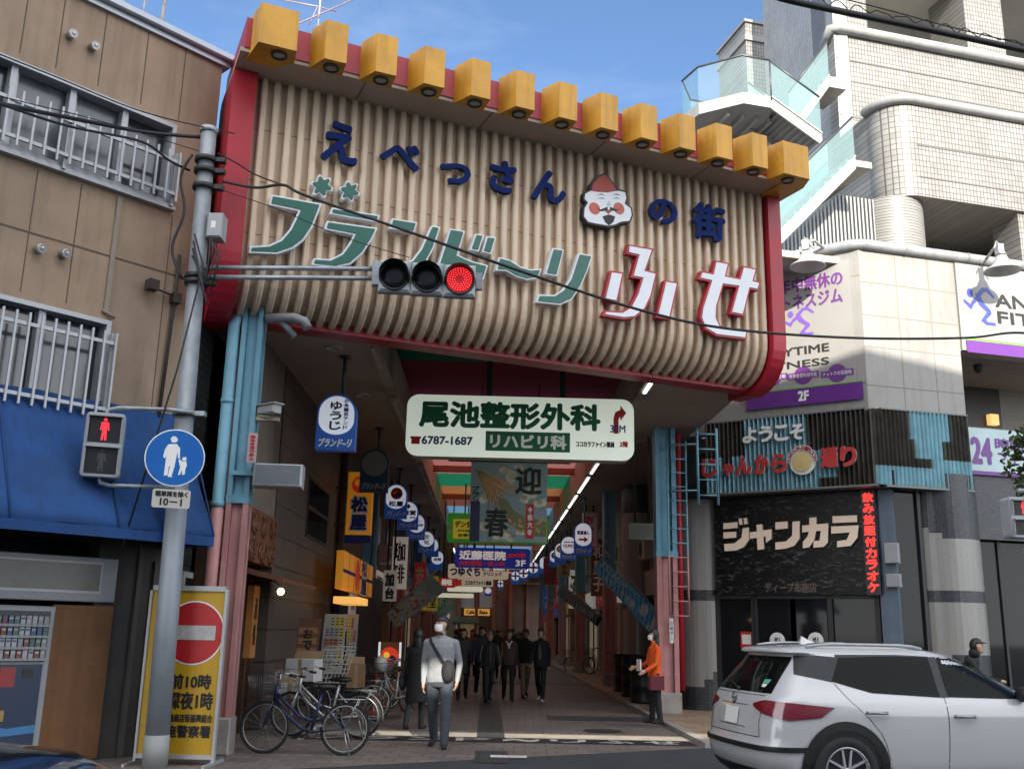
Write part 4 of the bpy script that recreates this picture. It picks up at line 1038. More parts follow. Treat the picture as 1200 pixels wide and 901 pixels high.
t_.links.new(tc_.outputs['Object'], mp_.inputs[0]); t_.links.new(mp_.outputs[0], nz.inputs['Vector']); t_.links.new(nz.outputs['Fac'], rp.inputs[0]); t_.links.new(rp.outputs[0], t_.nodes['Principled BSDF'].inputs['Base Color'])
b = MB(); b.box(RL, u0, u1, sz0, kz0 - .04, -.4, -.2); b.build('board', marble, ks)
b = MB(); n_ = 5
for pts in ([(126, 140), (170, 136), (170, 154), (126, 158)], [(126, 168), (165, 166), (165, 184), (126, 187)], [(128, 204), (160, 202), (182, 184), (186, 156), (204, 152), (206, 190), (190, 213), (165, 224), (130, 226)], [(173, 126), (183, 125), (186, 144), (176, 145)], [(188, 124), (198, 123), (201, 142), (191, 143)],
        [(208, 168), (230, 165), (228, 145), (246, 143), (248, 162), (275, 158), (275, 188), (258, 200), (257, 180), (250, 182), (252, 220), (232, 222), (230, 185), (208, 188)], [(287, 137), (325, 134), (325, 156), (287, 159)], [(287, 199), (320, 196), (339, 178), (340, 135), (362, 133), (362, 187), (345, 210), (315, 219), (287, 221)],
        [(370, 147), (392, 145), (392, 123), (414, 121), (414, 143), (451, 140), (449, 200), (436, 213), (405, 215), (405, 195), (424, 193), (428, 163), (413, 164), (408, 190), (392, 214), (372, 217), (372, 198), (387, 180), (391, 166), (370, 168)], [(464, 118), (540, 115), (540, 136), (464, 139)], [(460, 150), (545, 146), (541, 185), (520, 210), (478, 214), (478, 195), (508, 191), (518, 168), (460, 172)]):
    p = [RL.hit(800 + x * .3784, 560 + y * .3784, -.12) for x, y in pts]
    b.prism(RL, p, -.2, -.125, 1); b.prism(RL, p, -.125, -.118, 0)
b.build('lettering', [M('cream_letter', (.78, .62, .5), .4, 0, .05, emit=.12, ecol=(1, .75, .55)), M('letter_side', (.3, .22, .18), .5)], ks)
b = MB(); q = RL.box(896, 682, 957, 694, -.19); put_text(b, RL, 'ディープ布施店', *q, -.198, 0, .006); b.build('lettering', M('dull_bronze', (.12, .09, .07), .5), ks)
b = MB(); lz0, lz1 = RL.hit(1020, 697, -.1)[1], RL.hit(1018, 574, -.1)[1]; lu0, lu1 = RL.hit(1012, 640, -.1)[0], RL.hit(1029, 640, -.1)[0]
b.box(RL, lu0, lu1, lz0, lz1, -.2, -.1, 0)
put_column(b, RL, '飲み放題付カラオケ', lu0 + .03, lu1 - .03, lz0 + .04, lz1 - .04, -.098, 1, .014)
tag(b.build('led_sign', [black, M('led_red', (.9, .02, .02), .5, 0, 0, emit=2.0, ecol=(1, .03, .02))]), 'vertical red LED text sign at the edge of the karaoke sign', 'sign')

# ================================================================== tiled tower block above and behind
tower_t = tile_mat('pale_tower_tiles', (0.265, 0.26, 0.243), (0.085, 0.083, 0.077), .10, .15, .5, .010, .13, 0, 'uz', -rad(15), .25)
tower_d = tile_mat('tower_tiles_shaded', (0.42, 0.42, 0.42), (0.2, 0.2, 0.2), .10, .15, .5, .010, .1, 0, 'uz', -rad(-60), .25)  # same tiles, colour changed for the shaded return wall
tw = thing('tiled_apartment_block', 'pale tiled apartment block with a rounded bay rising behind the gym', 'building', RR.w(5, 0, -5))
NB, NM = -1.7, -4.2
rim_m = M('rim_grey', (.29, .29, .285), .55, 0, .15, 3, streak=.25)
by0, by1 = RR.hit(1095, 232, NB)[1], RR.hit(1095, 124, NB)[1]
bu0 = RR.hit(1016, 190, NB - 1.0)[0]; bu1 = RR.hit(1076, 190, NB)[0]; rad_b = bu1 - bu0
b = MB(); cen = RR.w(bu1, 0, NB - rad_b)
ax = Vector((0, 0, 1))
# rounded end then straight front, closed behind
arc = [cen + (-RR.u * cos(a) + RR.n * sin(a)) * rad_b for a in [pi / 2 * k / 16 - .25 for k in range(0, 19)] if a <= pi / 2 + .001]
outl = [RR.w(bu0 + .05, 0, NM)] + arc + [RR.w(14, 0, NB), RR.w(14, 0, NM)]
k = len(outl)
b.idx([p + ax * by0 for p in outl] + [p + ax * by1 for p in outl], [tuple(range(k - 1, -1, -1)), tuple(range(k, 2 * k))] + [(i, (i + 1) % k, k + (i + 1) % k, k + i) for i in range(k)], 0)
bay = b.build('bay', tower_t, tw)
b = MB(); b.tube([p + ax * (by1 + .04) + (p - cen).normalized() * .04 for p in arc] + [RR.w(14, by1 + .04, NB + .04)], .13, 10); b.build('rim', rim_m, bay)
colr = RR.hit(1103, 260, NB - .2)[0] - RR.hit(1036, 260, NB - .2)[0]
b = MB(); cc = RR.w(RR.hit(1070, 260, NB)[0], 0, NB - colr / 2 - .1); b.lathe(cc + ax * (PT_Z - .6), (0, 0, 1), [(colr / 2, 0), (colr / 2, by0 - PT_Z + .6)], 32); b.build('round_column', tile_mat('column_tiles', (0.265, 0.26, 0.243), (0.085, 0.083, 0.077), 3.0, .075, .5, .009, .13, 0, 'uz', 0, .25), tw)
b = MB(); hu = RR.hit(1110, 260, NB)[0]
b.box(RR, hu, 14, PT_Z - .2, by0, NM - 1, NM - .9, 0); b.box(RR, hu + 2.2, 14, PT_Z, by0, NB - 1.0, NB - .1, 1); b.box(RR, hu + .3, hu + 1.6, PT_Z, PT_Z + 1.9, NM - .92, NM - .86, 2); b.box(RR, -4, 14, PT_Z - .3, PT_Z - .15, NM - 1, -.3, 3)
b.build('terrace', [M('terrace_wall', (.36, .34, .31), .8), tower_t, dglass, concrete], tw)
# main wall with its rim, left return, top storey
mz = RR.hit(985, 36, NM)[1]; mu = RR.hit(984, 150, NM)[0]
b = MB(); b.box(RR, mu, 16, PT_Z - 1, mz, NM - .4, NM, 0); b.build('wall', tower_t, tw)
b = MB()
for z in (by1 + .9, by1 + 2.0, mz - .9): b.box(RR, mu + .02, 16, z - .02, z + .02, NM, NM + .012)
b.build('string_course', M('course_dark', (.13, .128, .12), .7), tw)
b = MB(); zc_ = (by0 + by1) / 2 + .1; b.box(RR, bu1, 14, zc_ - .018, zc_ + .018, NB, NB + .012); b.box(RR, bu1, 14, by0 + .5, by0 + .53, NB, NB + .012); b.build('string_course', M('course_dark', (0, 0, 0)), bay)
b = MB()
yc_ = RR.w(mu, 0, NM).y; ep = at_y(896, 60, yc_ + 5.0); ep.z = 0; m0 = RR.w(mu, 0, NM); m0.z = 0
rb = Fr(m0, ep - m0)
rl_ = (ep - m0).length
Rr = Fr(RR.w(mu, 0, NM) + rb.u * rl_, -rb.u)
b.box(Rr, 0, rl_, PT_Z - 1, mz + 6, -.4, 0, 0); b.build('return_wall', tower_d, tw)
b = MB(); b.tube([Rr.w(rl_ - .5, mz - .35, .1), Rr.w(rl_ + .02, mz, .08), RR.w(mu + .1, mz, NM + .08), RR.w(16, mz, NM + .08)], .15, 10); b.build('rim', rim_m, tw)
b = MB()
pu0, pu1 = RR.hit(1010, 15, NM - .3)[0], RR.hit(1124, 15, NM - .3)[0]
b.box(RR, mu + .2, pu0, mz, mz + 4.5, NM - .5, NM - .1, 0); b.box(RR, pu1, pu1 + 1.35, mz, mz + 4.5, NM - 1.6, NM - .1, 0)
b.box(RR, mu + 1.2, 16, mz + 2.6, mz + 3.2, NM - 3.5, NM + .25, 1); b.box(RR, mu + 1.2, pu1, mz, mz + 3, NM - 2.6, NM - 2.5, 1); b.box(RR, mu + 1.2, 16, mz - .2, mz - .02, NM - 3, NM - .4, 1); b.box(RR, pu1 + 4.5, 16, mz, mz + 4, NM - 3, NM - .1, 1)
b.build('top_storey', [tower_t, M('top_storey_plaster', (.42, .41, .38), .8)], tw)
b = MB(); u_, v_ = Rr.hit(960, 34); ow = .45
pts = [(u_ - ow, v_ - .9), (u_ + ow, v_ - .9)] + [(u_ + cos(a) * ow, v_ + .9 + sin(a) * ow) for a in [pi * k / 10 for k in range(11)]]
b.prism(Rr, pts, .002, .02); b.build('arched_window', M('arched_glass', (.15, .14, .13), .3), tw)
b = MB(); q = at_y(885, 45, yc_ + 5.6); fz = Fr((q.x, q.y, 0), RR.u); b.box(fz, -.36, .4, 8, q.z + .55, -2, 0, 0); b.box(fz, -.42, .45, q.z + .55, q.z + .65, -2.1, .06, 1); b.box(fz, -.42, .45, q.z - .15, q.z + .05, -2.1, .06, 1); b.build('corner_tower', [tower_t, rim_m], tw)
# outside stairs with glass balustrades
st = thing('outside_staircase', 'white switchback staircase with glass balustrades on the apartment block', 'staircase', RR.w(-2, PT_Z, -3))
stair_w = M('stair_white', (.36, .35, .32), .5, 0, .1, 2, streak=.45); stair_s = M('stair_soffit', (.30, .30, .30), .7, 0, .1, 2)
rail_d = M('handrail_dark', (.08, .085, .09), .4, .5)
glz = clear_glass('balustrade_glass', (.66, .80, .80), .13)
def flight(p, q, n0, n1, steps=9, glass=True, back_glass=True):
    """stair from p to q (u,v of the tread line) between depths n0 (front) and n1"""
    (u0, v0), (u1, v1) = p, q; fl = thing_part = None
    b = MB(); th = .34; dv = .12
    for n in (n0, n1 + .05):
        b.prism(RR, [(u0, v0 - th + dv), (u1, v1 - th + dv), (u1, v1 + dv), (u0, v0 + dv)], n - .05, n, 0)
        b.prism(RR, [(u0, v0 + dv - .04), (u1, v1 + dv - .04), (u1, v1 + dv), (u0, v0 + dv)], n, n + .03, 0)
    for k in range(steps):
        a = u0 + (u1 - u0) * k / steps; c = u0 + (u1 - u0) * (k + 1) / steps; z = v0 + (v1 - v0) * (k + (1 if v1 > v0 else 0)) / steps; z2 = v0 + (v1 - v0) * (k + (0 if v1 > v0 else 1)) / steps
        b.box(RR, min(a, c), max(a, c), z - .05, z, n1, n0 - .05, 1); x = a if v1 > v0 else c
        b.box(RR, x - .015, x + .015, z2 - .06, z - .03, n1, n0 - .05, 1)
    o = b.build('flight', [stair_w, stair_s], st)
    for n, on in ((n0 - .02, glass), (n1 + .03, back_glass)):
        if not on: continue
        b = MB(); b.prism(RR, [(u0, v0 + dv), (u1, v1 + dv), (u1, v1 + 1.1), (u0, v0 + 1.1)], n - .006, n + .006); b.build('glass_panel', glz, o)
        b = MB(); b.tube([RR.w(u0, v0 + 1.1, n), RR.w(u1, v1 + 1.1, n)], .028, 8); b.build('handrail', rail_d, o)
NA, NBk, NC = -1.0, -2.2, -3.4
L1 = RR.hit(1018, 190, NA); f1 = RR.hit(905, 285, NA)
L2 = RR.hit(904, 118, NBk); f2 = (L1[0] - .2, None)
k_ = (RR.hit(976, 170, NBk)[1] - L2[1]) / (RR.hit(976, 170, NBk)[0] - L2[0])
f2e = (L1[0] - .4, L2[1] + k_ * (L1[0] - .4 - L2[0]))
flight(f1, (L1[0] - .35, L1[1]), NA, NBk + .08, 11)
flight(f2e, L2, NBk, NC + .08, 10)
F3 = RR.hit(972, 92, NC); L3 = RR.hit(925, 116, NC); flight((L3[0], L2[1]), (F3[0], F3[1]), NC, NC - 1.1, 8, True, False)
b = MB(); b.box(RR, L1[0] - .35, L1[0] + .08, L1[1] - .16, L1[1], NC, NA, 0); b.build('landing', [stair_w], st)
b = MB(); b.box(RR, F3[0], F3[0] + .5, F3[1] - .25, F3[1] + .06, NC - 1.1, NC, 0); b.build('landing', [stair_w], st)
lu = L2[0]; w_ = 1.55
pl = [(lu, NBk), (lu - .75, NBk), (lu - w_, NBk - .8), (lu - w_ - .1, NC - .3), (lu - w_ + .5, NC - 1.1), (lu + .5, NC - 1.1), (lu + .5, NC)]
b = MB(); lo = [RR.w(u, L2[1] - .2, n) for u, n in pl]; hi = [RR.w(u, L2[1] + .1, n) for u, n in pl]; k = len(pl)
b.idx(lo + hi, [tuple(range(k - 1, -1, -1))], 1); b.idx(lo + hi, [tuple(range(k, 2 * k))] + [(i, (i + 1) % k, k + (i + 1) % k, k + i) for i in range(k)], 0)
for k in range(4): b.box(RR, lu - .95 + k * .38, lu - .89 + k * .38, L2[1] - .32, L2[1] - .2, NC - .8, NBk - .45, 0)
ld = b.build('landing', [stair_w, stair_s], st)
b = MB()
for i in range(0, 5):
    (ua, na), (uc_, nc) = pl[i], pl[i + 1]; b.face([RR.w(ua, L2[1] + .1, na), RR.w(uc_, L2[1] + .1, nc), RR.w(uc_, L2[1] + 1.1, nc), RR.w(ua, L2[1] + 1.1, na)])
g_ = b.build('glass_panel', glz, ld)
b = MB(); b.tube([RR.w(u, L2[1] + 1.1, n) for u, n in pl[:6]], .028, 8); b.tube([RR.w(pl[0][0], L2[1], NBk), RR.w(pl[0][0], L2[1] + 1.1, NBk)], .02, 6); b.build('handrail', rail_d, ld)
b = MB()                                                 # slatted screen and stringer posts under the stairs
s0, s1 = RR.hit(918, 268, NBk)[0], RR.hit(1030, 270, NBk)[0]
for k in range(26): 
    u = s0 + (s1 - s0) * k / 25; top = min(L1[1] - .3, f1[1] - .25 + (u - f1[0]) * (L1[1] - f1[1]) / (L1[0] - f1[0])); b.box(RR, u - .025, u + .025, PT_Z - .2, max(PT_Z, top), NBk - .1, NBk, 0)
b.build('slat_screen', M('screen_grey', (.33, .33, .31), .5, .2), st)
# ================================================================== unseen stand-in for the building opposite: outline and slot shaped for the sunlight
def at_sun_plane(X, Y, z, Y0=-7.0):
    k = (Y - Y0); return X + k * SUN_H.x / -SUN_H.y, z + k * math.tan(SUN_EL) / -SUN_H.y
OPX = (at_sun_plane(4.9, 16.9, 9)[0] + at_sun_plane(4.4, 21.8, 6)[0]) / 2; OPZ = at_sun_plane(7.3, 20.0, 7.42)[1]
slit0 = at_sun_plane(0, 16.3, 0)[1]; slit1 = at_sun_plane(0, 17.2, 0)[1]
b = MB(); of = Fr((0, -7, 0), (1, 0, 0))
wall_with_holes(b, of, -9.5, OPX, 0, OPZ + 1.6, [(1.4, OPX - .5, slit0, slit1)], -.12, 0)
b.box(of, OPX, 18, 0, OPZ, -.12, 0)
tag(b.build('opposite_shade_wall', M('opposite_wall', (0.72, 0.69, 0.64), .8)), 'unseen wall standing for the building opposite, slot added to pass a sun strip', 'building')

# ================================================================== shops along the arcade
AL = Fr(ar(-3.62, 0), AD)                                # left row, seen from inside
ARt = Fr(ar(4.75, 0), -AD)                               # right row
wood = M('dark_wood', (.075, .035, .02), .6, 0, .3, 6)
wood_l = M('carved_wood', (.16, .06, .03), .6, 0, .25, 8)
tile_b = tile_mat('brown_wall_tiles', (.10, .082, .07), (.05, .04, .035), 1.2, .52, .5, .02, .12, 0, 'uz', -rad(91), .4)
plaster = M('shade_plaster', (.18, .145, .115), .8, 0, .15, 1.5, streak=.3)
shut = M('roller_shutter', (.2, .2, .19), .5, .2, .15, 3)
warm = M('warm_bulb', (1, .7, .35), .5, 0, 0, emit=9, ecol=(1, .62, .28))
# carved wooden tavern
sh = thing('tavern', 'wooden tavern front with carved lattice panels beside the tiled wall', 'shop', AL.w(15.6, 0, 0))
ua, ub_ = 14.3, AL.hit(328, 520)[0]
zt = AL.hit(326, 612)[1]; zm = AL.hit(326, 668)[1]
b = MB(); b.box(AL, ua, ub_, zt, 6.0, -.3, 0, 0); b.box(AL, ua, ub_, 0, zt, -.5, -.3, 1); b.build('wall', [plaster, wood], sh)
b = MB(); b.box(AL, ua, ub_, zm, zt, -.3, .06, 0)
for r in range(2):
    for k in range(4):
        u0 = ua + .12 + k * (ub_ - ua) / 4; z0 = zm + .08 + r * (zt - zm) / 2; w_ = (ub_ - ua) / 4 - .2; h_ = (zt - zm) / 2 - .16
        b.box(AL, u0, u0 + w_, z0, z0 + h_, .055, .064, 1); 
        for q_ in range(9):
            a0 = random.uniform(0, 6.3); cx, cz = u0 + w_ * random.uniform(.2, .8), z0 + h_ * random.uniform(.2, .8)
            b.tube([AL.w(cx + .09 * cos(a0 + t_ * 3.2) * (1 + t_), cz + .07 * sin(a0 + t_ * 3.2) * (1 + t_), .07) for t_ in (0, .25, .5, .75, 1)], .016, 4, 0)
b.build('carved_panel', [wood_l, wood], sh)
b = MB(); b.prism(Fr(AL.w(ua, 0, 0), AL.n), [(-.3, zm - .02), (.75, zm - .28), (.75, zm - .34), (-.3, zm - .1)], -0.0, (ub_ - ua + .15) * -1, 0); b.build('eave', wood_l, sh)
b = MB()
for k in range(7): b.box(AL, ua + .1 + k * (ub_ - ua) / 6.5, ua + .22 + k * (ub_ - ua) / 6.5, 0, zm - .2, -.3, -.18, 0)
b.build('door_lattice', wood, sh)
b = MB(); q = AL.hit(297, 730, .1); b.box(AL, q[0] - .18, q[0] + .18, q[1] - .5, q[1] + .55, .02, .12, 0); put_column(b, AL, '酒処', q[0] - .1, q[0] + .1, q[1] - .35, q[1] + .4, .122, 1, .01)
b.build('hanging_board', [M('board_amber', (.4, .16, .04), .5, 0, .2, emit=.015, ecol=(1, .45, .12)), ink], sh)
b = MB(); q = AL.hit(329, 693, .5); b.ball(AL.w(q[0], q[1], .5), .055, 12, 8, 0); b.tube([AL.w(q[0], q[1] + .05, .5), AL.w(q[0], q[1] + .16, .4), AL.w(q[0], q[1] + .1, 0)], .015, 6, 1); b.build('bulb', [warm, dark], sh)
# tiled building
sh = thing('tiled_building', 'brown tiled building with narrow windows next to the wooden tavern', 'shop', AL.w(19, 0, 0))
u2 = AL.hit(398, 600)[0]
w0, w1_, wz0, wz1 = AL.box(358, 566, 383, 636)
d0, d1 = AL.hit(345, 770)[0], AL.hit(372, 770)[0]; dz = AL.hit(350, 735)[1]
b = MB(); wall_with_holes(b, AL, ub_ + .02, u2, 0, 6.0, [(w0, w1_, wz0, wz1), (d0, d1, -1, dz)], -.3, .02); b.box(AL, d0, d1, 0, dz, -.3, -.28, 1); b.build('wall', [tile_b, dark], sh)
b = MB(); b.box(AL, w0, w1_, wz0, wz1, -.25, -.2, 1)
for a in ((w0, w0 + .07, wz0, wz1), (w1_ - .07, w1_, wz0, wz1), (w0, w1_, wz0, wz0 + .06), (w0, w1_, wz1 - .06, wz1), (w0, w1_, (wz0 + wz1) / 2 - .04, (wz0 + wz1) / 2 + .04)): b.box(AL, *a, -.2, .04, 0)
b.build('window', [dark, dglass], sh)
b = MB(); b.tube([AL.w(u2 - .2, 0, .1), AL.w(u2 - .2, 5.95, .1)], .06, 8); b.tube([AL.w(u2 - .42, 0, .08), AL.w(u2 - .42, 5.95, .08)], .04, 8); b.build('drainpipe', M('pipe_dark', (.06, .05, .045), .6), sh)
# restaurant with the orange sign
sh = thing('beef_bowl_restaurant', 'dark restaurant box with a lit orange sign and beige wall above', 'restaurant', AL.w(24, 0, 0))
u3 = 30.5; pn_ = .5
zt = AL.hit(385, 650, pn_)[1]
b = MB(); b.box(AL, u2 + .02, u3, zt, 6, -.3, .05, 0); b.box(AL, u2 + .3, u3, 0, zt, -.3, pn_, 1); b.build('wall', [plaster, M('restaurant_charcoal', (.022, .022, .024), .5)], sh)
oa, ob, oz0, oz1 = AL.hit(402, 670, pn_ + .15)[0], AL.hit(437, 670, pn_ + .15)[0], AL.hit(420, 695, pn_ + .15)[1], AL.hit(420, 654, pn_ + .15)[1]
orange_lit = M('orange_backlit', (.85, .36, .03), .4, 0, 0, emit=.16, ecol=(1, .36, .02))
b = MB(); b.box(AL, oa, ob, oz0, oz1, pn_, pn_ + .15, 0)
for k in range(1, 6): b.box(AL, oa + (ob - oa) * k / 6 - .02, oa + (ob - oa) * k / 6 + .02, oz0, oz1, pn_ + .15, pn_ + .155, 1)
zc = (oz0 + oz1) / 2; b.box(AL, oa, ob, zc - .05, zc + .02, pn_ + .15, pn_ + .156, 2)
b.disc(AL, oa + (ob - oa) * .42, zc, pn_ + .16, .36, 24, 3, .36); put_column(b, AL, '松屋', oa + (ob - oa) * .55, oa + (ob - oa) * .75, zc - .42, zc + .42, pn_ + .16, 2, .03, outline=.03, omi=4)
b.build('front_sign', [orange_lit, M('sign_rib', (.4, .16, .02), .5), navy_ink, M('sign_red', (.6, .05, .02), .4, 0, 0, emit=.12, ecol=(1, .05, .02)), white_ink], sh)
b = MB(); b.box(AL, oa - .1, oa + 1.6, oz0 - .3, oz0 - .16, pn_, pn_ + .5, 0); b.build('lit_canopy', M('amber_light', (1, .55, .15), .4, 0, 0, emit=.7, ecol=(1, .5, .12)), sh)
b = MB(); q = AL.hit(422, 707, pn_ + .2); b.box(AL, q[0] - .5, q[0] + .5, q[1] - .3, q[1] + .3, pn_, pn_ + .05, 0); put_text(b, AL, '営業中', q[0] - .4, q[0] + .4, q[1] - .15, q[1] + .15, pn_ + .052, 1, .02); b.build('notice', [white_ink, red_ink], sh)
# vertical blade sign
def cross_box(x0, y0, x1, y1, t):
    f_ = cross(t); return f_, f_.box(x0, y0, x1, y1)
ft = 23.2; f_, (s0, s1, z0, z1) = cross_box(406, 553, 436, 636, ft)
vs = thing('blade_sign', 'tall orange blade sign with navy lettering and red disc', 'sign', f_.w(s0, z0, 0))
b = MB(); b.box(f_, s0, s1, z0 + .18, z1, -.2, 0, 0, .02); b.box(f_, s0 - .005, s1 + .005, z0, z0 + .18, -.2, .004, 1); b.build('box', [orange_lit, navy_ink], vs)
b = MB(); c_ = (s0 + s1) / 2; b.disc(f_, c_, z1 - .3, .004, .2, 22, 2); b.disc(f_, c_ - .06, z1 - .25, .006, .08, 16, 3); b.disc(f_, c_ + .06, z1 - .34, .008, .08, 16, 0)
put_column(b, f_, '松屋', s0 + .1, s1 - .1, z0 + .26, z1 - .55, .003, 0, .02, outline=.03, omi=1); b.build('lettering', [navy_ink, white_ink, M('sign_red', (0, 0, 0)), orange_lit], vs)
b = MB(); b.box(f_, s0 - .5, s0, z1 - .4, z1 - .35, -.12, -.08); b.box(f_, s0 - .5, s0, z0 + .4, z0 + .45, -.12, -.08); b.build('bracket', dark, vs)
# further shops, both rows
def shop(fr, u0, u1, wallm, signm, front, label, txt=None, ins=.35, signz=(2.7, 3.4), lit=0):
    sh = thing('arcade_shop', label, 'shop', fr.w((u0 + u1) / 2, 0, 0), 'shops along the arcade')
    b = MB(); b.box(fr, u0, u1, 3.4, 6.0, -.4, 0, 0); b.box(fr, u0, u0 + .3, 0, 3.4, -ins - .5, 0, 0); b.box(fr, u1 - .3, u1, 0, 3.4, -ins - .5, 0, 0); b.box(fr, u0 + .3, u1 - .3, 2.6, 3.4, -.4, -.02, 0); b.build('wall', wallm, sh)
    b = MB(); m2 = {'shutter': shut, 'glass': dglass, 'dark': black, 'lit': M('shop_glow', (.5, .38, .25), .6, 0, .4, 1.2, emit=.10, ecol=(1, .75, .5))}[front]
    b.box(fr, u0 + .3, u1 - .3, 0, 2.6, -ins - .1, -ins, 0)
    if front == 'shutter':
        for k in range(22): b.box(fr, u0 + .3, u1 - .3, k * .118, k * .118 + .09, -ins, -ins + .02, 0)
    else:
        for k in range(4): u = u0 + .3 + (u1 - u0 - .6) * k / 3; b.box(fr, u - .04, u + .04, 0, 2.6, -ins, -ins + .06, 1)
    b.build('shopfront', [m2, dark], sh)
    b = MB(); b.box(fr, u0 + .5, u1 - .5, signz[0], signz[1], 0, .16, 0)
    if txt: put_text(b, fr, txt, u0 + 1.0, u1 - 1.0, signz[0] + .15, signz[1] - .15, .162, 1, .02)
    b.build('signboard', [signm, ink if lit else white_ink], sh)
    b = MB(); um = (u0 + u1) / 2
    for a in (um - (u1 - u0) * .22, um + (u1 - u0) * .22): b.box(fr, a - .6, a + .6, 4.0, 5.2, 0, .03, 0); b.box(fr, a - .53, a - .03, 4.07, 5.13, .03, .034, 1); b.box(fr, a + .03, a + .53, 4.07, 5.13, .03, .034, 1)
    b.build('window', [dark, frost], sh)
    return sh
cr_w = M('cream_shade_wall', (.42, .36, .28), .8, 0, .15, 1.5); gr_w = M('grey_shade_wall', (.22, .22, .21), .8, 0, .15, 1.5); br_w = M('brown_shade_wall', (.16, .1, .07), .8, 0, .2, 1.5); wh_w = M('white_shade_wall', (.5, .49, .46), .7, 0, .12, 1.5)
sg = {n: M('board_' + n, c, .5, 0, .05, emit=e, ecol=c) for n, c, e in (('red', (.4, .03, .03), .1), ('yellow', (.6, .42, .05), .12), ('blue', (.04, .1, .4), .1), ('white', (.7, .68, .62), .18), ('green', (.04, .25, .1), .08), ('brown', (.14, .07, .04), 0), ('grey', (.3, .3, .29), 0))}
tl = 30.6
for wd_, wm, sm, fr_, lab, tx in ((7.4, br_w, 'white', 'lit', 'brown walled shop with a white board past the orange restaurant', '喫茶店'), (7.6, cr_w, 'red', 'glass', 'cream walled shop under a red board on the bicycle side', '薬局'), (8, gr_w, 'brown', 'lit', 'grey walled shop under a brown board on the bicycle side', None), (7, wh_w, 'yellow', 'dark', 'white walled shop under a yellow board on the bicycle side', '果物'), (8, br_w, 'blue', 'lit', 'brown walled shop under a blue board on the bicycle side', '洋品'), (8, cr_w, 'green', 'glass', 'cream walled shop under a green board on the bicycle side', None), (9, gr_w, 'red', 'lit', 'grey walled shop under a red board on the bicycle side', None), (9, wh_w, 'white', 'lit', 'white walled shop under a white board on the bicycle side', None)):
    shop(AL, tl, tl + wd_ - .1, wm, sg[sm], fr_, lab, tx, lit=sm in ('white', 'yellow')); tl += wd_
tr = 24.2
for wd_, wm, sm, fr_, lab, tx in ((6.2, gr_w, 'grey', 'dark', 'grey walled shop behind the black drums', None), (6.6, cr_w, 'white', 'shutter', 'cream walled shop with a roller shutter on the drum side', 'カフェ'), (7, wh_w, 'red', 'glass', 'white walled shop under a red board on the drum side', '小間物'), (7.5, gr_w, 'white', 'lit', 'grey walled shop under a white board on the drum side', None), (7.5, cr_w, 'brown', 'dark', 'cream walled shop under a brown board on the drum side', None), (8, br_w, 'yellow', 'lit', 'brown walled shop under a yellow board on the drum side', None), (8, wh_w, 'blue', 'glass', 'white walled shop under a blue board on the drum side', None), (9, cr_w, 'red', 'lit', 'cream walled shop under a red board on the drum side', None), (9, gr_w, 'green', 'lit', 'grey walled shop under a green board on the drum side', None)):
    shop(ARt, -(tr + wd_ - .1), -tr, wm, sg[sm], fr_, lab, tx, lit=sm in ('white', 'yellow')); tr += wd_
# column of stepped mosaic and the cross building closing the view
mcol = thing('mosaic_column', 'round stone column with stepped dark mosaic beside the long blue banner', 'column', ar(4.55, 30.3))
column(Vector(ar(4.5, 30.3)), .5, 5.9, .4, mcol)
endb = thing('cafe_building', 'small cafe with a green awning closing the far end of the arcade', 'building', ar(0, TE + 1))
ef = cross(TE)
b = MB(); b.box(ef, -8, 9, 0, 9, -1, 0, 0); b.build('wall', M('far_wall', (.12, .085, .06), .8, 0, .3, 1), endb)
q = ef.box(544, 713, 574, 721); b = MB(); b.box(ef, q[0], q[1], q[2], q[3], 0, .2, 0); put_text(b, ef, 'Cafe & Bake', q[0] + .2, q[1] - .2, q[2] + .12, q[3] - .12, .202, 1, .02); b.build('signboard', [M('cafe_yellow', (.75, .42, .08), .5, 0, 0, emit=.3, ecol=(1, .55, .12)), ink], endb)
q = ef.box(531, 722, 561, 731); b = MB(); b.prism(Fr(ef.w(q[0], 0, 0), ef.n), [(0, q[3]), (1.2, q[2] + .1), (1.2, q[2]), (0, q[2])], 0, -(q[1] - q[0])); b.build('awning', M('cafe_green', (.05, .12, .1), .7), endb)
b = MB(); q = ef.box(540, 690, 556, 712); b.box(ef, q[0], q[1], q[2], q[3], 0, .05); q = ef.box(562, 690, 580, 712); b.box(ef, q[0], q[1], q[2], q[3], 0, .05); b.build('window', M('far_window', (.2, .22, .22), .3, 0, 0, emit=.05, ecol=(.6, .8, .9)), endb)
b = MB(); q = ef.box(534, 731, 560, 745); b.box(ef, q[0], q[1], 0, q[3], 0, .06); b.build('lit_front', M('cafe_glow', (.4, .3, .18), .6, 0, .4, 1, emit=.08, ecol=(1, .65, .3)), endb)
b = MB()
for k in range(9): b.box(ef, -6 + k * 1.6, -5.7 + k * 1.6, 0, 9, 0, .25)
b.build('pier', M('far_pier', (.2, .09, .06), .8), endb)

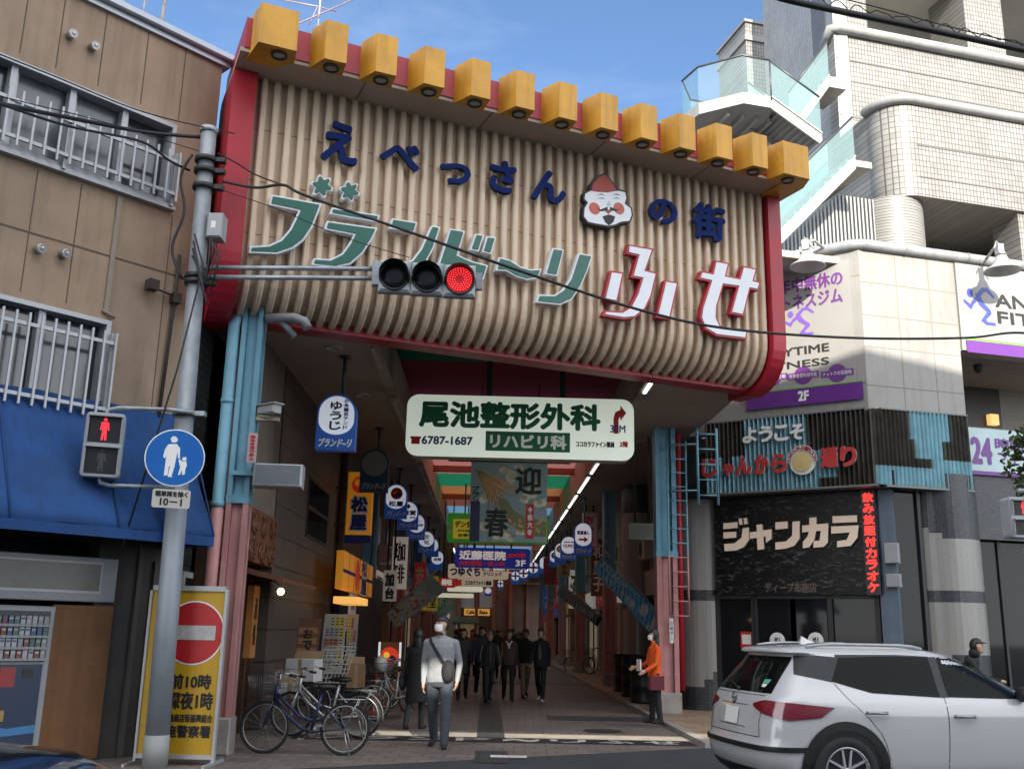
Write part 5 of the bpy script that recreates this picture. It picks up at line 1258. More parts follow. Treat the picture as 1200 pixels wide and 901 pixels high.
# ================================================================== hanging signs in the arcade
face_lit = M('lamp_face_lit', (.8, .82, .88), .4, 0, 0, emit=.33, ecol=(.82, .88, 1.0))
face_off = M('lamp_face_unlit', (.2, .19, .18), .5, 0, .1)
lamp_blue = M('lamp_blue_lit', (.02, .10, .40), .4, 0, 0, emit=.07, ecol=(.03, .18, .8)); lamp_blue_off = M('lamp_blue_unlit', (.012, .04, .09), .5)
rod_m = M('rod_teal', (.03, .07, .09), .5)
def lamp_sign(x0, y0, x1, y1, t, label, lines, lit=True, group='round-topped lamp signs', detail=True):
    f_ = cross(t); s0, s1, z0, z1 = f_.box(x0, y0, x1, y1); w = s1 - s0; h = z1 - z0; c = (s0 + s1) / 2
    o = thing('lamp_sign', label, 'lamp sign', f_.w(c, z0, -.1), group)
    zc = z1 - w / 2
    outline = [(s0, z0), (s1, z0), (s1, zc)] + [(c + cos(a) * w / 2, zc + sin(a) * w / 2) for a in [pi * k / 14 for k in range(1, 14)]] + [(s0, zc)]
    b = MB(); b.prism(f_, outline, -.22, 0, 0); b.build('box', lamp_blue if lit else lamp_blue_off, o)
    r = w * .45; zb = z0 + h * .30
    lo = max(zb + r * .7, zc - h * .28)
    if lit: face = [(c + cos(a) * r, lo + sin(a) * r * .8) for a in [pi + pi * k / 14 for k in range(15)]] + [(c + cos(a) * r, zc + sin(a) * r) for a in [pi * k / 14 for k in range(15)]]
    else: face = [(c + cos(a) * r, zc - .02 + sin(a) * r) for a in [2 * pi * k / 28 for k in range(28)]]
    b = MB(); b.prism(f_, face, .001, .012, 0); b.build('face', face_lit if lit else face_off, o)
    b = MB()
    if detail: put_text(b, f_, 'ブランド~リ', s0 + w * .08, s1 - w * .08, z0 + h * .05, z0 + h * .21, .006, 0, w * .012, .2)
    for kind, s_, a0, a1, c0, c1, mi in lines:
        if kind == 'h': put_text(b, f_, s_, s0 + w * a0, s0 + w * a1, z0 + h * c0, z0 + h * c1, .014, mi, w * .015)
        elif kind == 'v': put_column(b, f_, s_, s0 + w * a0, s0 + w * a1, z0 + h * c0, z0 + h * c1, .014, mi, w * .012)
        elif kind == 'd': b.disc(f_, s0 + w * a0, z0 + h * c0, .014 + a1, w * c1, 20, mi)
        elif kind == 'arrow': b.prism(f_, [(s0 + w * q, z0 + h * r_) for q, r_ in ((.25, .5), (.55, .5), (.55, .56), (.78, .47), (.55, .38), (.55, .44), (.25, .44))], .012, .016, mi)
    if len(b.v): b.build('lettering', [white_ink if lit else M('faded_white', (.25, .26, .27), .6), ink, red_ink, M('sign_orange', (.7, .2, .02), .5, 0, 0), navy_ink, letter_green], o)
    b = MB(); b.tube([f_.w(c + w * .1, z1 - .01, -.11), f_.w(c + w * .1, SZ, -.11)], .03, 6); b.lathe(f_.w(c + w * .1, SZ - .03, -.11), (0, 0, 1), [(0, 0), (.1, 0), (.1, .03)], 12); b.build('rod', rod_m, o)
    return o
lamp_sign(371, 462, 417, 527, 16.0, 'biggest lamp sign, white and blue with black brush writing', [('v', 'ゆうじ', .33, .63, .34, .88, 1), ('v', 'お魚一菜テンド', .68, .80, .36, .92, 4)])
lamp_sign(422, 526, 455, 576, 22.0, 'unlit lamp sign with a blank grey round face', [], lit=False)
lamp_sign(451, 567, 477, 607, 27.8, 'lit lamp sign with a red and yellow disc above navy writing', [('d', '', .52, 0, .72, .27, 2), ('d', '', .45, .001, .76, .11, 3), ('d', '', .62, .002, .68, .1, 4), ('h', '松屋', .18, .84, .34, .5, 4)])
lamp_sign(466, 587, 490, 620, 31, 'lit lamp sign with a black diamond above black writing', [('h', '満堂', .2, .9, .5, .68, 1), ('h', '◆', .4, .62, .72, .9, 1), ('h', '本店', .6, .86, .38, .46, 2)])
lamp_sign(478, 602, 498, 632, 36, 'lit lamp sign with small blue writing behind the diamond one', [('h', '相談所', .2, .9, .5, .62, 4), ('h', 'いい', .5, .8, .68, .75, 2)])
lamp_sign(490, 622, 509, 647, 40, 'lit lamp sign with green brush writing', [('v', '文化', .35, .7, .35, .85, 5)])
lamp_sign(498, 630, 514, 652, 45, 'lit pale lamp sign half hidden by the green lettered one', [('v', 'い', .4, .6, .4, .8, 4)], detail=False)
lamp_sign(505, 645, 520, 667, 49, 'lit lamp sign with small red writing, last of the bicycle side row', [('h', '会館', .2, .8, .45, .62, 2)], detail=False)
lamp_sign(673, 612, 694, 650, 33, 'lit lamp sign with a red arrow under black writing', [('h', '質屋通し', .15, .86, .62, .74, 1), ('arrow', '', 0, 0, 0, 0, 2)])
lamp_sign(657, 628, 676, 656, 37, 'lit lamp sign with red latin letters between two lines', [('h', 'OUMO', .15, .85, .52, .66, 2), ('h', '美容室', .2, .8, .72, .78, 2)])
lamp_sign(650, 636, 664, 660, 41, 'lit lamp sign with a red ring behind the red lettered one', [('d', '', .45, 0, .7, .3, 2), ('d', '', .5, .001, .7, .2, 0)], detail=False)
lamp_sign(644, 644, 656, 664, 45, 'lit lamp sign with a dark crescent behind the red ring one', [('d', '', .45, 0, .66, .3, 4), ('d', '', .56, .001, .68, .24, 0)], detail=False)
for i, (x0, y0, x1, y1, t, lab) in enumerate(((632, 652, 644, 672, 50, 'pale lamp sign beside the dark red hanging board'), (619, 658, 631, 676, 56, 'lamp sign with a blue cross, biggest of the crossed four'), (608, 666, 619, 681, 62, 'lamp sign with a blue cross, second of the crossed four'), (599, 669, 609, 684, 68, 'lamp sign with a blue cross, third of the crossed four'), (583, 679, 590, 691, 78, 'small far lamp sign with a blue cross, fourth of the crossed four'), (568, 688, 576, 698, 88, 'tiny plain lamp sign above the cafe at the arcade end'))):
    lamp_sign(x0, y0, x1, y1, t, lab, [('h', '+', .05, .95, .3, .95, 4)] if 0 < i < 5 else [], detail=False)
# clinic sign under the canopy
f_, (s0, s1, z0, z1) = cross_box(476, 465, 743, 537, 18.0)
cs = thing('clinic_sign', 'long rounded pale lit sign with green clinic name and red arrow', 'sign', f_.w((s0 + s1) / 2, z0, -.15))
b = MB(); b.prism(f_, rrect(s0, s1, z0, z1, .22), -.36, 0, 0, 1); b.build('box', [M('clinic_face', (.74, .76, .66), .4, 0, .03, .8, emit=.40, ecol=(.85, .95, .8)), M('clinic_edge', (.45, .46, .4), .5)], cs)
b = MB()
def cbx(x0, y0, x1, y1): return f_.box(x0, y0, x1, y1, .01)
put_text(b, f_, '尾池整形外科', *cbx(491, 471, 704, 503), .003, 0, .032)
q = cbx(569, 506, 668, 529); b.box(f_, *q, .001, .004, 1); put_text(b, f_, 'リハビリ科', *cbx(574, 509, 664, 526), .006, 2, .018)
put_text(b, f_, '6787-1687', *cbx(494, 511, 554, 521), .003, 3, .012)
q = cbx(482, 511, 492, 520); b.box(f_, q[0], q[1], q[2], q[2] + .1, .001, .004, 4); b.box(f_, q[0] - .02, q[1] + .02, q[2] + .1, q[3], .001, .0045, 4)
put_text(b, f_, 'ココカラファイン薬局', *cbx(675, 517, 720, 524), .003, 5, .006); put_text(b, f_, '2階', *cbx(726, 517, 736, 524), .003, 4, .006)
P = [f_.hit(x, y, .01) for x, y in ((719, 508), (719, 490), (721, 483), (727, 480), (727, 475), (734, 484), (727, 493), (727, 488), (725, 491), (725, 508))]; b.prism(f_, P, .001, .005, 4)
put_text(b, f_, '30M', *cbx(715, 498, 733, 507), .007, 3, .004)
b.build('lettering', [M('clinic_green', (.01, .14, .05), .5, 0, 0), M('clinic_green', (0, 0, 0)), M('clinic_cream', (.7, .72, .62), .5, 0, 0, emit=.1), navy_ink, red_ink, ink], cs)
for x in (573, 660): q = f_.hit(x, 465); b = MB(); b.box(f_, q[0] - .05, q[0] + .05, z1, CZ, -.23, -.13); b.build('hanger', M('hanger_green', (.012, .06, .045), .5), cs)
# new year banner
f_, (s0, s1, z0, z1) = cross_box(551, 542, 641, 635, 21.5)
nb = thing('new_year_banner', 'square pale blue new year banner with big black brush characters', 'banner', f_.w((s0 + s1) / 2, z0, 0))
W_, H_ = s1 - s0, z1 - z0
b = MB(); b.box(f_, s0, s1, z0, z1, -.03, 0); b.build('cloth', translucent('banner_pale_blue', (.46, .60, .62), .5), nb)
b = MB(); P = lambda pts: [(s0 + a * W_, z0 + c * H_) for a, c in pts]
cl_m, gd_m, ol_m, rd_m, pu_m = M('banner_cream', (.66, .6, .45), .8, 0, .1), M('banner_tan', (.6, .36, .18), .8, 0, .2, 30), M('banner_olive', (.2, .2, .1), .8, 0, .35, 25), red_ink, M('banner_purple', (.05, .05, .14), .8)
random.seed(3)
for cx, cy_, r in ((.45, .88, .07), (.55, .82, .08), (.62, .92, .05), (.7, .55, .06), (.8, .62, .07), (.9, .5, .06), (.3, .3, .07), (.22, .2, .08), (.4, .1, .08), (.55, .06, .06), (.66, .14, .05), (.9, .72, .05), (.2, .55, .07)):
    for k in range(5): b.disc(f_, s0 + (cx + random.uniform(-.05, .05)) * W_, z0 + (cy_ + random.uniform(-.03, .03)) * H_, .001 + .0003 * k, r * W_ * random.uniform(.4, .8), 14, 0)
    b.tube([f_.w(s0 + cx * W_ + cos(a) * r * .6 * W_ * (1 - k / 18), z0 + cy_ * H_ + sin(a) * r * .6 * W_ * (1 - k / 18), .004) for k, a in enumerate([k * .7 for k in range(15)])], .006, 4, 2)
for k in range(34):
    a = -.35 - random.uniform(0, 1.0); L_ = random.uniform(.3, .52); x0, y0 = .14, .86
    pts = [(x0 + cos(a) * L_ * q + .05 * sin(q * 5 + k), y0 + sin(a) * L_ * q) for q in (0, .3, .6, 1)]
    b.tube([f_.w(s0 + x * W_, z0 + y * H_, .004) for x, y in pts], [.02, .018, .02, .006], 4, 1)
for k in range(10): b.tube([f_.w(s0 + (.05 + k * .012) * W_, z0 + (.9 - k * .004) * H_, .008), f_.w(s0 + (.25 + k * .012) * W_, z0 + (.82 - .02 * k) * H_, .008)], .009, 4, 2)
b.prism(f_, P([(.36, .56), (.46, .54), (.56, .40), (.7, .32), (1.0, .26), (1.0, .08), (.85, .08), (.66, .14), (.5, .24), (.4, .38)]), .006, .009, 2)
for k in range(26): b.disc(f_, s0 + random.uniform(.45, .98) * W_, z0 + random.uniform(.12, .3) * H_, .0095, .03, 6, 1)
b.prism(f_, P([(.01, 0), (.13, 0), (.13, .5), (.01, .5)]), .007, .010, 4)
put_column(b, f_, 'ブランドーリ一番街', s0 + .02 * W_, s0 + .12 * W_, z0 + .02 * H_, z0 + .7 * H_, .012, 5, .006)
q = P([(.73, .05), (.83, .48)]); b.box(f_, q[0][0], q[1][0], q[0][1], q[1][1], .006, .011, 3); put_column(b, f_, '令和六年', q[0][0] + .03, q[1][0] - .03, q[0][1] + .05, q[1][1] - .05, .012, 6, .006)
q = P([(.58, .6), (.93, .95)]); put_text(b, f_, '迎', q[0][0], q[1][0], q[0][1], q[1][1], .012, 7, .016)
q = P([(.19, .06), (.5, .42)]); put_text(b, f_, '春', q[0][0], q[1][0], q[0][1], q[1][1], .012, 7, .016)
b.build('artwork', [cl_m, gd_m, ol_m, rd_m, pu_m, M('banner_ink', (.04, .045, .07), .8), white_ink, ink], nb)
b = MB(); b.tube([f_.w(s0 - .5, z1 + .02, 0), f_.w(s1 + .5, z1 + .02, 0)], .025, 6); b.tube([f_.w(s0 + .2, z1, 0), f_.w(s0 + .2, CZ, 0)], .01, 4); b.tube([f_.w(s1 - .2, z1, 0), f_.w(s1 - .2, CZ, 0)], .01, 4); b.build('rail', dark, nb)
# further hanging boxes
def hang_box(x0, y0, x1, y1, t, name, label, cat, face, items, depth=.3, r=.08, e=None):
    f_ = cross(t); s0, s1, z0, z1 = f_.box(x0, y0, x1, y1); o = thing(name, label, cat, f_.w((s0 + s1) / 2, z0, -.1))
    b = MB(); b.prism(f_, rrect(s0, s1, z0, z1, r), -depth, 0, 0); b.build('box', face, o)
    b = MB(); mats = []
    for it in items:
        m_ = it[-1]
        if m_ not in mats: mats.append(m_)
        mi = mats.index(m_)
        if it[0] == 't': q = f_.box(*it[2:6], .01); put_text(b, f_, it[1], *q, .006, mi, it[6])
        elif it[0] == 'b': q = f_.box(*it[1:5], .01); b.box(f_, *q, .001, .004, mi)
        elif it[0] == 'p': b.prism(f_, [f_.hit(x, y, .01) for x, y in it[1]], .004, .007, mi)
    if mats: b.build('lettering', mats, o)
    for s in (s0 + .25 * (s1 - s0), s0 + .75 * (s1 - s0)): b = MB(); b.tube([f_.w(s, z1 - .02, -.15), f_.w(s, CZ, -.15)], .03, 6); b.build('hanger', dark, o)
    return o
yel = M('dental_yellow', (.75, .62, .05), .5, 0, 0, emit=.14, ecol=(1, .85, .05)); grn = M('dental_green', (.06, .3, .05), .5, 0, 0, emit=.08, ecol=(.15, .8, .1))
hang_box(524, 602, 643, 636, 27, 'dental_sign', 'green and yellow sign half hidden behind the new year banner', 'sign', grn, [('b', 531, 608, 556, 631, yel), ('b', 636, 608, 641, 633, yel), ('t', 'デンタ', 533, 610, 552, 618, .012, ink), ('t', '歯科', 526, 615, 530, 624, .004, white_ink), ('t', '月火水木金土', 536, 620, 553, 623, .004, ink), ('t', '診療中', 537, 625, 553, 629, .004, ink)])
blu = M('blue_sign_lit', (.015, .03, .2), .4, 0, 0, emit=.12, ecol=(.04, .08, .7)); lit_white = M('lit_white_text', (.8, .8, .76), .4, 0, 0, emit=.25, ecol=(1, 1, .92)); lit_red = M('lit_red_text', (.55, .03, .03), .4, 0, 0, emit=.12, ecol=(1, .05, .05))
hang_box(533, 642, 621, 665, 32, 'hospital_sign', 'dark blue sign with white hospital name and red arrow', 'sign', blu, [('t', '近藤医院', 538, 645, 593, 656, .03, lit_white), ('p', [(595, 649), (611, 648.5), (610, 645.5), (617, 650.5), (611, 655), (611, 652), (595, 653)], lit_red), ('t', '内科胃腸・皮ふ科', 538, 657, 592, 663, .01, lit_red), ('t', '3F', 604, 656, 616, 663.5, .015, lit_white)])
lw = M('white_sign_lit', (.75, .7, .58), .4, 0, 0, emit=.16, ecol=(1, .92, .72))
hang_box(525, 661, 596, 678, 37, 'clinic_box_sign', 'white lit sign with navy brush letters under the blue one', 'sign', lw, [('t', 'つゆぐち', 527, 664, 563, 675, .04, navy_ink), ('b', 565, 665, 594, 669, M('sign_red_bar', (.45, .05, .03), .5, 0, 0)), ('t', '内科・循環器科', 567, 665.5, 592, 668.5, .004, lit_white), ('t', 'クリニック', 566, 670, 588, 675, .015, ink)])
hang_box(514, 677, 534, 688, 42, 'red_box_sign', 'small red lit sign with white writing by the flag', 'sign', lit_red, [('t', '美味', 517, 678, 530, 686, .03, lit_white)])
hang_box(536, 678, 578, 687, 44, 'pharmacy_sign', 'pale strip sign with black katakana and a red end', 'sign', lw, [('b', 535, 679, 541, 686, lit_red), ('t', 'ココカラファイン薬局', 545, 680, 576, 685.5, .01, ink)])
hang_box(524, 687, 566, 693, 50, 'lit_strip_sign', 'nearer of two plain lit cream strip signs above the cafe', 'sign', M('strip_lit', (.8, .75, .6), .4, 0, 0, emit=.38, ecol=(1, .92, .7)), [])
hang_box(512, 695, 555, 700, 56, 'lit_strip_sign', 'farther of two plain lit cream strip signs above the cafe', 'sign', M('strip_lit', (0, 0, 0)), [])
redb = M('dark_red_board', (.2, .02, .02), .5, 0, .1)
hang_box(637, 653, 652, 684, 47, 'hanging_board', 'dark red upright hanging board by the pale lamp sign', 'sign', redb, [('t', 'い', 642, 670, 647, 680, .01, M('board_brown', (.14, .07, .04)))], r=.03)
hang_box(654, 660, 668, 675, 44, 'hanging_board', 'cream upright board with two black characters by the dark red board', 'sign', M('board_cream', (.4, .36, .28), .6), [('t', '小', 658, 661, 665, 667, .02, ink), ('t', '小', 658, 668, 665, 674, .02, ink)], r=.02)
hang_box(449, 668, 464, 704, 30, 'upright_signboard', 'white lit upright board with bold black strokes behind the red lettered pillar', 'sign', M('upright_white', (.6, .56, .46), .5, 0, .1, emit=.08, ecol=(1, .95, .8)), [('t', '加', 451, 671, 462, 687, .05, ink), ('t', '台', 451, 688, 462, 702, .05, ink)], r=.03)
hang_box(737, 613, 771, 632, 22.3, 'floodlight_panel', 'plain grey floodlight box hanging beside the ladder pillar', 'lamp', M('panel_frame_grey', (.28, .27, .24), .6), [('b', 739, 615, 769, 630, M('panel_lens', (.22, .22, .2), .3))], depth=.25, r=.03)
hang_box(683, 600, 700, 640, 35, 'slanted_sign', 'white upright sign with red and black writing by the arrow lamp sign', 'sign', M('slanted_white', (.5, .45, .42), .5), [('t', 'お', 686, 604, 696, 614, .02, red_ink), ('t', '食', 686, 616, 696, 626, .02, ink), ('t', '事', 686, 628, 696, 637, .02, red_ink)], r=.02)
# flags on slanting poles
def flag(pts, pole, t, label, mats, deco):
    f_ = cross(t); q = [Vector((*f_.hit(x, y), 0)) for x, y in pts]; o = thing('slanted_flag', label, 'flag', f_.w(q[3].x, q[3].y, 0), 'flags on slanting poles')
    b = MB(); NX, NY = 28, 8
    def g(a, c, dn=0):
        p = (q[0] * (1 - a) + q[3] * a) * (1 - c) + (q[1] * (1 - a) + q[2] * a) * c; return f_.w(p.x, p.y, .05 * sin(a * 9 + c * 3) * (c * .8 + .2) + dn)
    for i in range(NX):
        for j in range(NY): b.face([g(i / NX, j / NY), g(i / NX, (j + 1) / NY), g((i + 1) / NX, (j + 1) / NY), g((i + 1) / NX, j / NY)], 1 if i >= NX - 2 else 0, True)
    c_ = b.build('cloth', mats[:2], o)
    b = MB(); deco(b, g); 
    if len(b.v): b.build('print', mats[2:], o)
    b = MB(); p0, p1 = [f_.hit(x, y) for x, y in pole]; b.tube([f_.w(*p0, -.03), f_.w(*p1, -.03)], .022, 6); e = f_.hit(*pts[1]); b.tube([f_.w(q[0].x, q[0].y, 0), f_.w(*e, 0)], .015, 6)
    b.build('pole', M('pole_pale', (.4, .38, .35), .5), o); return o
def warp_text(b, g, s, a0, a1, c0, c1, mi, n=.012, bold=0):
    vs, fs, _ = glyphs(s)
    for k, (oa_, oc) in enumerate([(0, 0)] + ([(bold, 0), (-bold, 0), (0, bold * 3), (0, -bold * 3)] if bold else [])):
        b.idx([g(a0 + (a1 - a0) * x + oa_, c1 - (c1 - c0) * y + oc, n + k * .001) for x, y in vs], fs, mi)
def deco_blue(b, g):
    for k in range(14):
        a = .02 + k * .065; b.tube([g(a, .1 + .1 * sin(k), .006), g(a + .06, .5, .006), g(a + .1, .95, .006)], .012, 4, 1)
    warp_text(b, g, 'ようこそえびす', .04, .46, .08, .42, 0, .014, .004); warp_text(b, g, 'ようこそ大黒', .16, .66, .5, .86, 0, .014, .004)
    b.idx([g(.78 + .06 * cos(a), .45 + .3 * sin(a), .012) for a in [2 * pi * k / 20 for k in range(20)]], [tuple(range(20))], 0)
fb = translucent('flag_blue', (.2, .6, .9), .4); fbd = translucent('flag_grey_blue', (.16, .27, .32), .4)
flag([(704, 653), (696, 669), (762, 741), (776, 721)], [(708, 644), (778, 724)], 26.5, 'bright blue flag with white writing leaning by the mosaic column', [fb, white_ink, white_ink, M('flag_mid_blue', (.03, .12, .32), .8)], deco_blue)
flag([(659, 684), (652, 696), (700, 734), (706, 724)], [(661, 680), (710, 730)], 38, 'dull blue flag with white writing, the farther blue one', [fbd, black, M('flag_dull_white', (.35, .36, .36), .8), M('flag_dull_blue', (.05, .1, .13), .8)], deco_blue)
def deco_fest(b, g):
    random.seed(5)
    for k in range(60):
        a, c = random.uniform(.28, .93), random.uniform(.1, .92); r = random.uniform(.012, .045)
        if a < .45 and c < .4: continue
        b.idx([g(a + r * cos(w_), c + r * 2.4 * sin(w_), .008 + k * .0002) for w_ in [2 * pi * j / 9 for j in range(9)]], [tuple(range(9))], random.choice([0, 0, 1, 2, 3]))
    b.idx([g(.08, .0, .012), g(.08, 1, .012), g(.13, 1, .012), g(.13, 0, .012)], [(0, 1, 2, 3)], 4)
    warp_text(b, g, '布施えびす', .17, .3, .2, .8, 4, .012)
flag([(504, 673), (523, 691), (464, 736), (453, 719)], [(513, 667), (447, 723)], 30, 'grey blue festival flag with crowded figures on the bicycle side', [translucent('flag_teal', (.34, .52, .54), .4), M('flag_cream_end', (.5, .42, .34), .8), M('fig_tan', (.7, .42, .27), .8), M('fig_red', (.5, .12, .09), .8), M('fig_brown', (.28, .17, .12), .8), M('fig_cream', (.75, .62, .48), .8), M('flag_text_pale', (.3, .32, .3), .8)], deco_fest)
flag([(528, 705), (534, 713), (516, 726), (511, 719)], [(530, 703), (508, 721)], 52, 'small far teal flag in front of the cafe', [M('flag_teal', (0, 0, 0)), M('flag_cream_end', (0, 0, 0)), ink], lambda b, g: None)

# blade signs standing out from the shopfronts
random.seed(9)
for s, t, z0, z1, w_, m_, tx, lab in ((-2.95, 33.5, 2.9, 4.6, .5, 'white', '珈琲', 'white blade sign reading coffee on the bicycle side'), (-2.9, 43, 2.8, 4.4, .5, 'red', '薬', 'red blade sign on the bicycle side deep in the arcade'), (-2.9, 47, 3.2, 4.6, .45, 'blue', '靴', 'blue blade sign on the bicycle side deep in the arcade'), (-2.9, 54, 2.6, 4.4, .5, 'yellow', '食堂', 'yellow blade sign on the bicycle side deep in the arcade'), (-2.9, 63, 2.8, 4.6, .6, 'green', '茶', 'green blade sign on the bicycle side near the cafe'),
        (3.9, 36, 2.9, 4.9, .5, 'brown', '和菓子', 'brown blade sign with three characters on the drum side'), (3.9, 46, 2.7, 4.4, .5, 'white', '酒', 'white blade sign on the drum side deep in the arcade'), (3.9, 55, 2.9, 4.5, .55, 'red', '肉', 'red blade sign on the drum side deep in the arcade'), (3.9, 66, 2.7, 4.4, .6, 'blue', '本', 'blue blade sign on the drum side near the cafe')):
    f_ = cross(t); o = thing('blade_sign', lab, 'sign', f_.w(s, z0, 0), 'blade signs on the shopfronts')
    b = MB(); b.box(f_, s - w_ / 2, s + w_ / 2, z0, z1, -.16, 0, 0, .015); b.build('box', sg[m_], o)
    b = MB(); put_column(b, f_, tx, s - w_ * .36, s + w_ * .36, z0 + .12, z1 - .12, .003, 0, .012); b.build('lettering', ink if m_ in ('white', 'yellow') else white_ink, o)
    b = MB(); e = 1 if s > 0 else -1; b.box(f_, min(s + e * w_ / 2, s + e * 1.0), max(s + e * w_ / 2, s + e * 1.0), z1 - .3, z1 - .25, -.1, -.06); b.build('bracket', dark, o)
# parcels of clutter by the shop doors: crates and air conditioner cases
for k, (fr, u, z, lab) in enumerate(((AL, 33.5, 3.7, 'pale air conditioner case above the brown shop past the restaurant'), (AL, 42.0, 3.8, 'pale air conditioner case above the cream bicycle side shop'), (ARt, -29.0, 3.7, 'pale air conditioner case above the shop behind the drums'), (ARt, -34.5, 4.0, 'pale air conditioner case above the shuttered shop'))):
    o = thing('air_conditioner', lab, 'air conditioner', fr.w(u, z, .2)); b = MB(); b.box(fr, u - .42, u + .42, z, z + .6, .02, .36, 0, .02); b.build('case', M('ac_case', (.45, .44, .4), .5, 0, .15, streak=.3), o)
    b = MB(); b.lathe(fr.w(u - .1, z + .3, .362), fr.n, [(.24, 0), (.24, .012), (.2, .012), (.2, .004), (.06, .004), (.05, .014), (0, .014)], 20); b.build('fan_grille', dark, o)
# ================================================================== utility pole, signals, signs at the left kerb
PB = gnd(181, 899)
PY = PB.y
pole = thing('utility_pole', 'grey steel utility pole with signals and a round blue sign', 'pole', (PB.x, PB.y, 0))
ptop = at_y(245, 152, PY)
pr0, pr1 = .138, .1
PF = Fr((PB.x, PY, 0), (1, 0, 0))                        # frame of the pole: u right, n to the camera
def pole_x(z): return PB.x + (ptop.x - PB.x) * z / ptop.z
b = MB(); b.tube([(pole_x(z), PY, z) for z in (0, 3.1)], [pr0, pr0 - .012], 20, 0); b.tube([(pole_x(z), PY, z) for z in (3.1, 3.102, ptop.z)], [pr0 - .012, pr0 - .02, pr1], 20, 1); b.tube([(pole_x(z), PY, z) for z in (0, .36)], [pr0 + .006, pr0 + .005], 20, 2)
b.build('shaft', [M('pole_sleeve', (.25, .28, .31), .5, .1, .15, 3, streak=.2), steel, M('pole_foot_pale', (.3, .31, .3), .6)], pole)
b = MB(); b.tube([(ptop.x, PY, ptop.z - .05), (ptop.x, PY, ptop.z + .02)], pr1 + .015, 16); b.build('cap', alum_dull, pole)
def zpx(y, x=225): return at_y(x, y, PY - .15).z
for y in (182, 195, 214, 320, 327, 482):
    z = zpx(y); b = MB(); b.tube([(pole_x(z), PY, z - .03), (pole_x(z), PY, z + .03)], .15, 16); b.box(PF.sub(pole_x(z) - PB.x, z), .12, .26, -.03, .03, -.05, .05); b.build('band_clamp', dark if y < 330 else steel, pole)
z = zpx(262, 250); b = MB(); xx = pole_x(z) + .17; b.box(Fr((xx, PY, 0), (1, 0, 0)), -.06, .14, z - .17, z + .17, -.12, .12, 0, .02); b.box(Fr((xx, PY, 0), (1, 0, 0)), .0, .06, z - .05, z + .05, .12, .124, 1); b.build('switch_box', [M('box_grey', (.36, .37, .38), .5), white_ink], pole)
b = MB(); z2 = zpx(300)
for k, (dx, dz) in enumerate(((.2, -.3), (.05, -.45), (.28, -.55), (.12, -.2))):
    b.tube([(xx, PY - .1, z - .17), (xx + dx * .6, PY - .16, z - .3 + dz * .3), (xx + dx * .2, PY - .15, z - .55 + dz), (pole_x(z) - .02, PY - .16, z2 + .1 * k)], .014, 5)
zb = zpx(180); b.tube([(pole_x(zb) - .15 - .10 * sin(pi * k / 16) - .07 * sin(pi * k / 5), PY - .12, zb - 1.75 * k / 16) for k in range(17)], .018, 6)
zz = zpx(330); b.tube([(pole_x(zz) + .1, PY - .17, zz), (pole_x(zz) - .02, PY - .3, zz - 1.2), (pole_x(zz) - .45, PY - .35, 2.4)], .013, 5)
b.build('pole_cable', cable_m, pole)
# vehicle signal on its long arm
SGF = Fr(at_y(440, 325, PY - .1), (1, .06, 0)); SGF.o.z = 0
sg_ = thing('traffic_signal', 'three lamp traffic signal showing red on a long double arm', 'traffic light', SGF.w(.6, at_y(500, 325, PY).z, 0))
zc = at_y(505, 324, PY - .1).z; hw = .62
sx0, sx1 = SGF.hit(443, 325)[0], SGF.hit(560, 325)[0]
wl = (sx1 - sx0) / 3.06
for k in range(3):
    c_ = sx0 + wl * (k + .5) + .0; b = MB(); dz_ = -.012 * k
    b.box(SGF, c_ - wl * .49, c_ + wl * .49, zc - .215 + dz_, zc + .215 + dz_, -.12, .02, 0, .035)
    h = b.build('housing', M('signal_grey', (.42, .45, .48), .5, .1, .1), sg_)
    on = k == 2
    b = MB(); b.lathe(SGF.w(c_, zc + dz_, .018), SGF.n, [(.172, 0), (.168, .02), (.1, .035), (0, .04)], 28, 0); lens = b.build('lens', M('red_lens_lit', (.6, .01, .01), .3, 0, 0, emit=.22, ecol=(1, .02, .03)) if on else M('dark_lens', (.012, .013, .014), .25, 0, 0), h)
    if on:
        b = MB()
        for r_, n_ in ((.035, 6), (.065, 11), (.095, 17), (.125, 22), (.152, 27)):
            for j in range(n_): a = 2 * pi * j / n_ + r_ * 7; b.disc(SGF, c_ + cos(a) * r_, zc + dz_ + sin(a) * r_, .055, .0085, 6)
        b.build('led_dots', M('led_dot', (1, .1, .1), .4, 0, 0, emit=2.4, ecol=(1, .05, .06)), lens)
    b = MB(); R_ = .19
    a0, a1 = -.35, pi + .35; n = 20
    for j in range(n):
        t0, t1 = a0 + (a1 - a0) * j / n, a0 + (a1 - a0) * (j + 1) / n
        for r_, fl in ((R_, 0), (R_ - .008, 1)):
            q = [SGF.w(c_ + cos(t0) * r_, zc + dz_ + sin(t0) * r_, .0), SGF.w(c_ + cos(t1) * r_, zc + dz_ + sin(t1) * r_, .0), SGF.w(c_ + cos(t1) * r_, zc + dz_ + sin(t1) * r_ - .02, .2), SGF.w(c_ + cos(t0) * r_, zc + dz_ + sin(t0) * r_ - .02, .2)]
            b.face(q if not fl else q[::-1], 0)
    b.lathe(SGF.w(c_, zc + dz_, .0), SGF.n, [(.205, .0), (.2, .03), (.18, .03)], 28, 0)
    b.build('visor', M('visor_dark', (.03, .033, .036), .5), h)
b = MB(); pz = at_y(245, 318, PY).z
for dz in (0.03, -.1): b.tube([(pole_x(pz), PY - .05, pz + dz), SGF.w(sx0 - .02, zc + dz + .08 - .0, -.06)], .032, 10); b.build('arm', steel, sg_); b = MB()
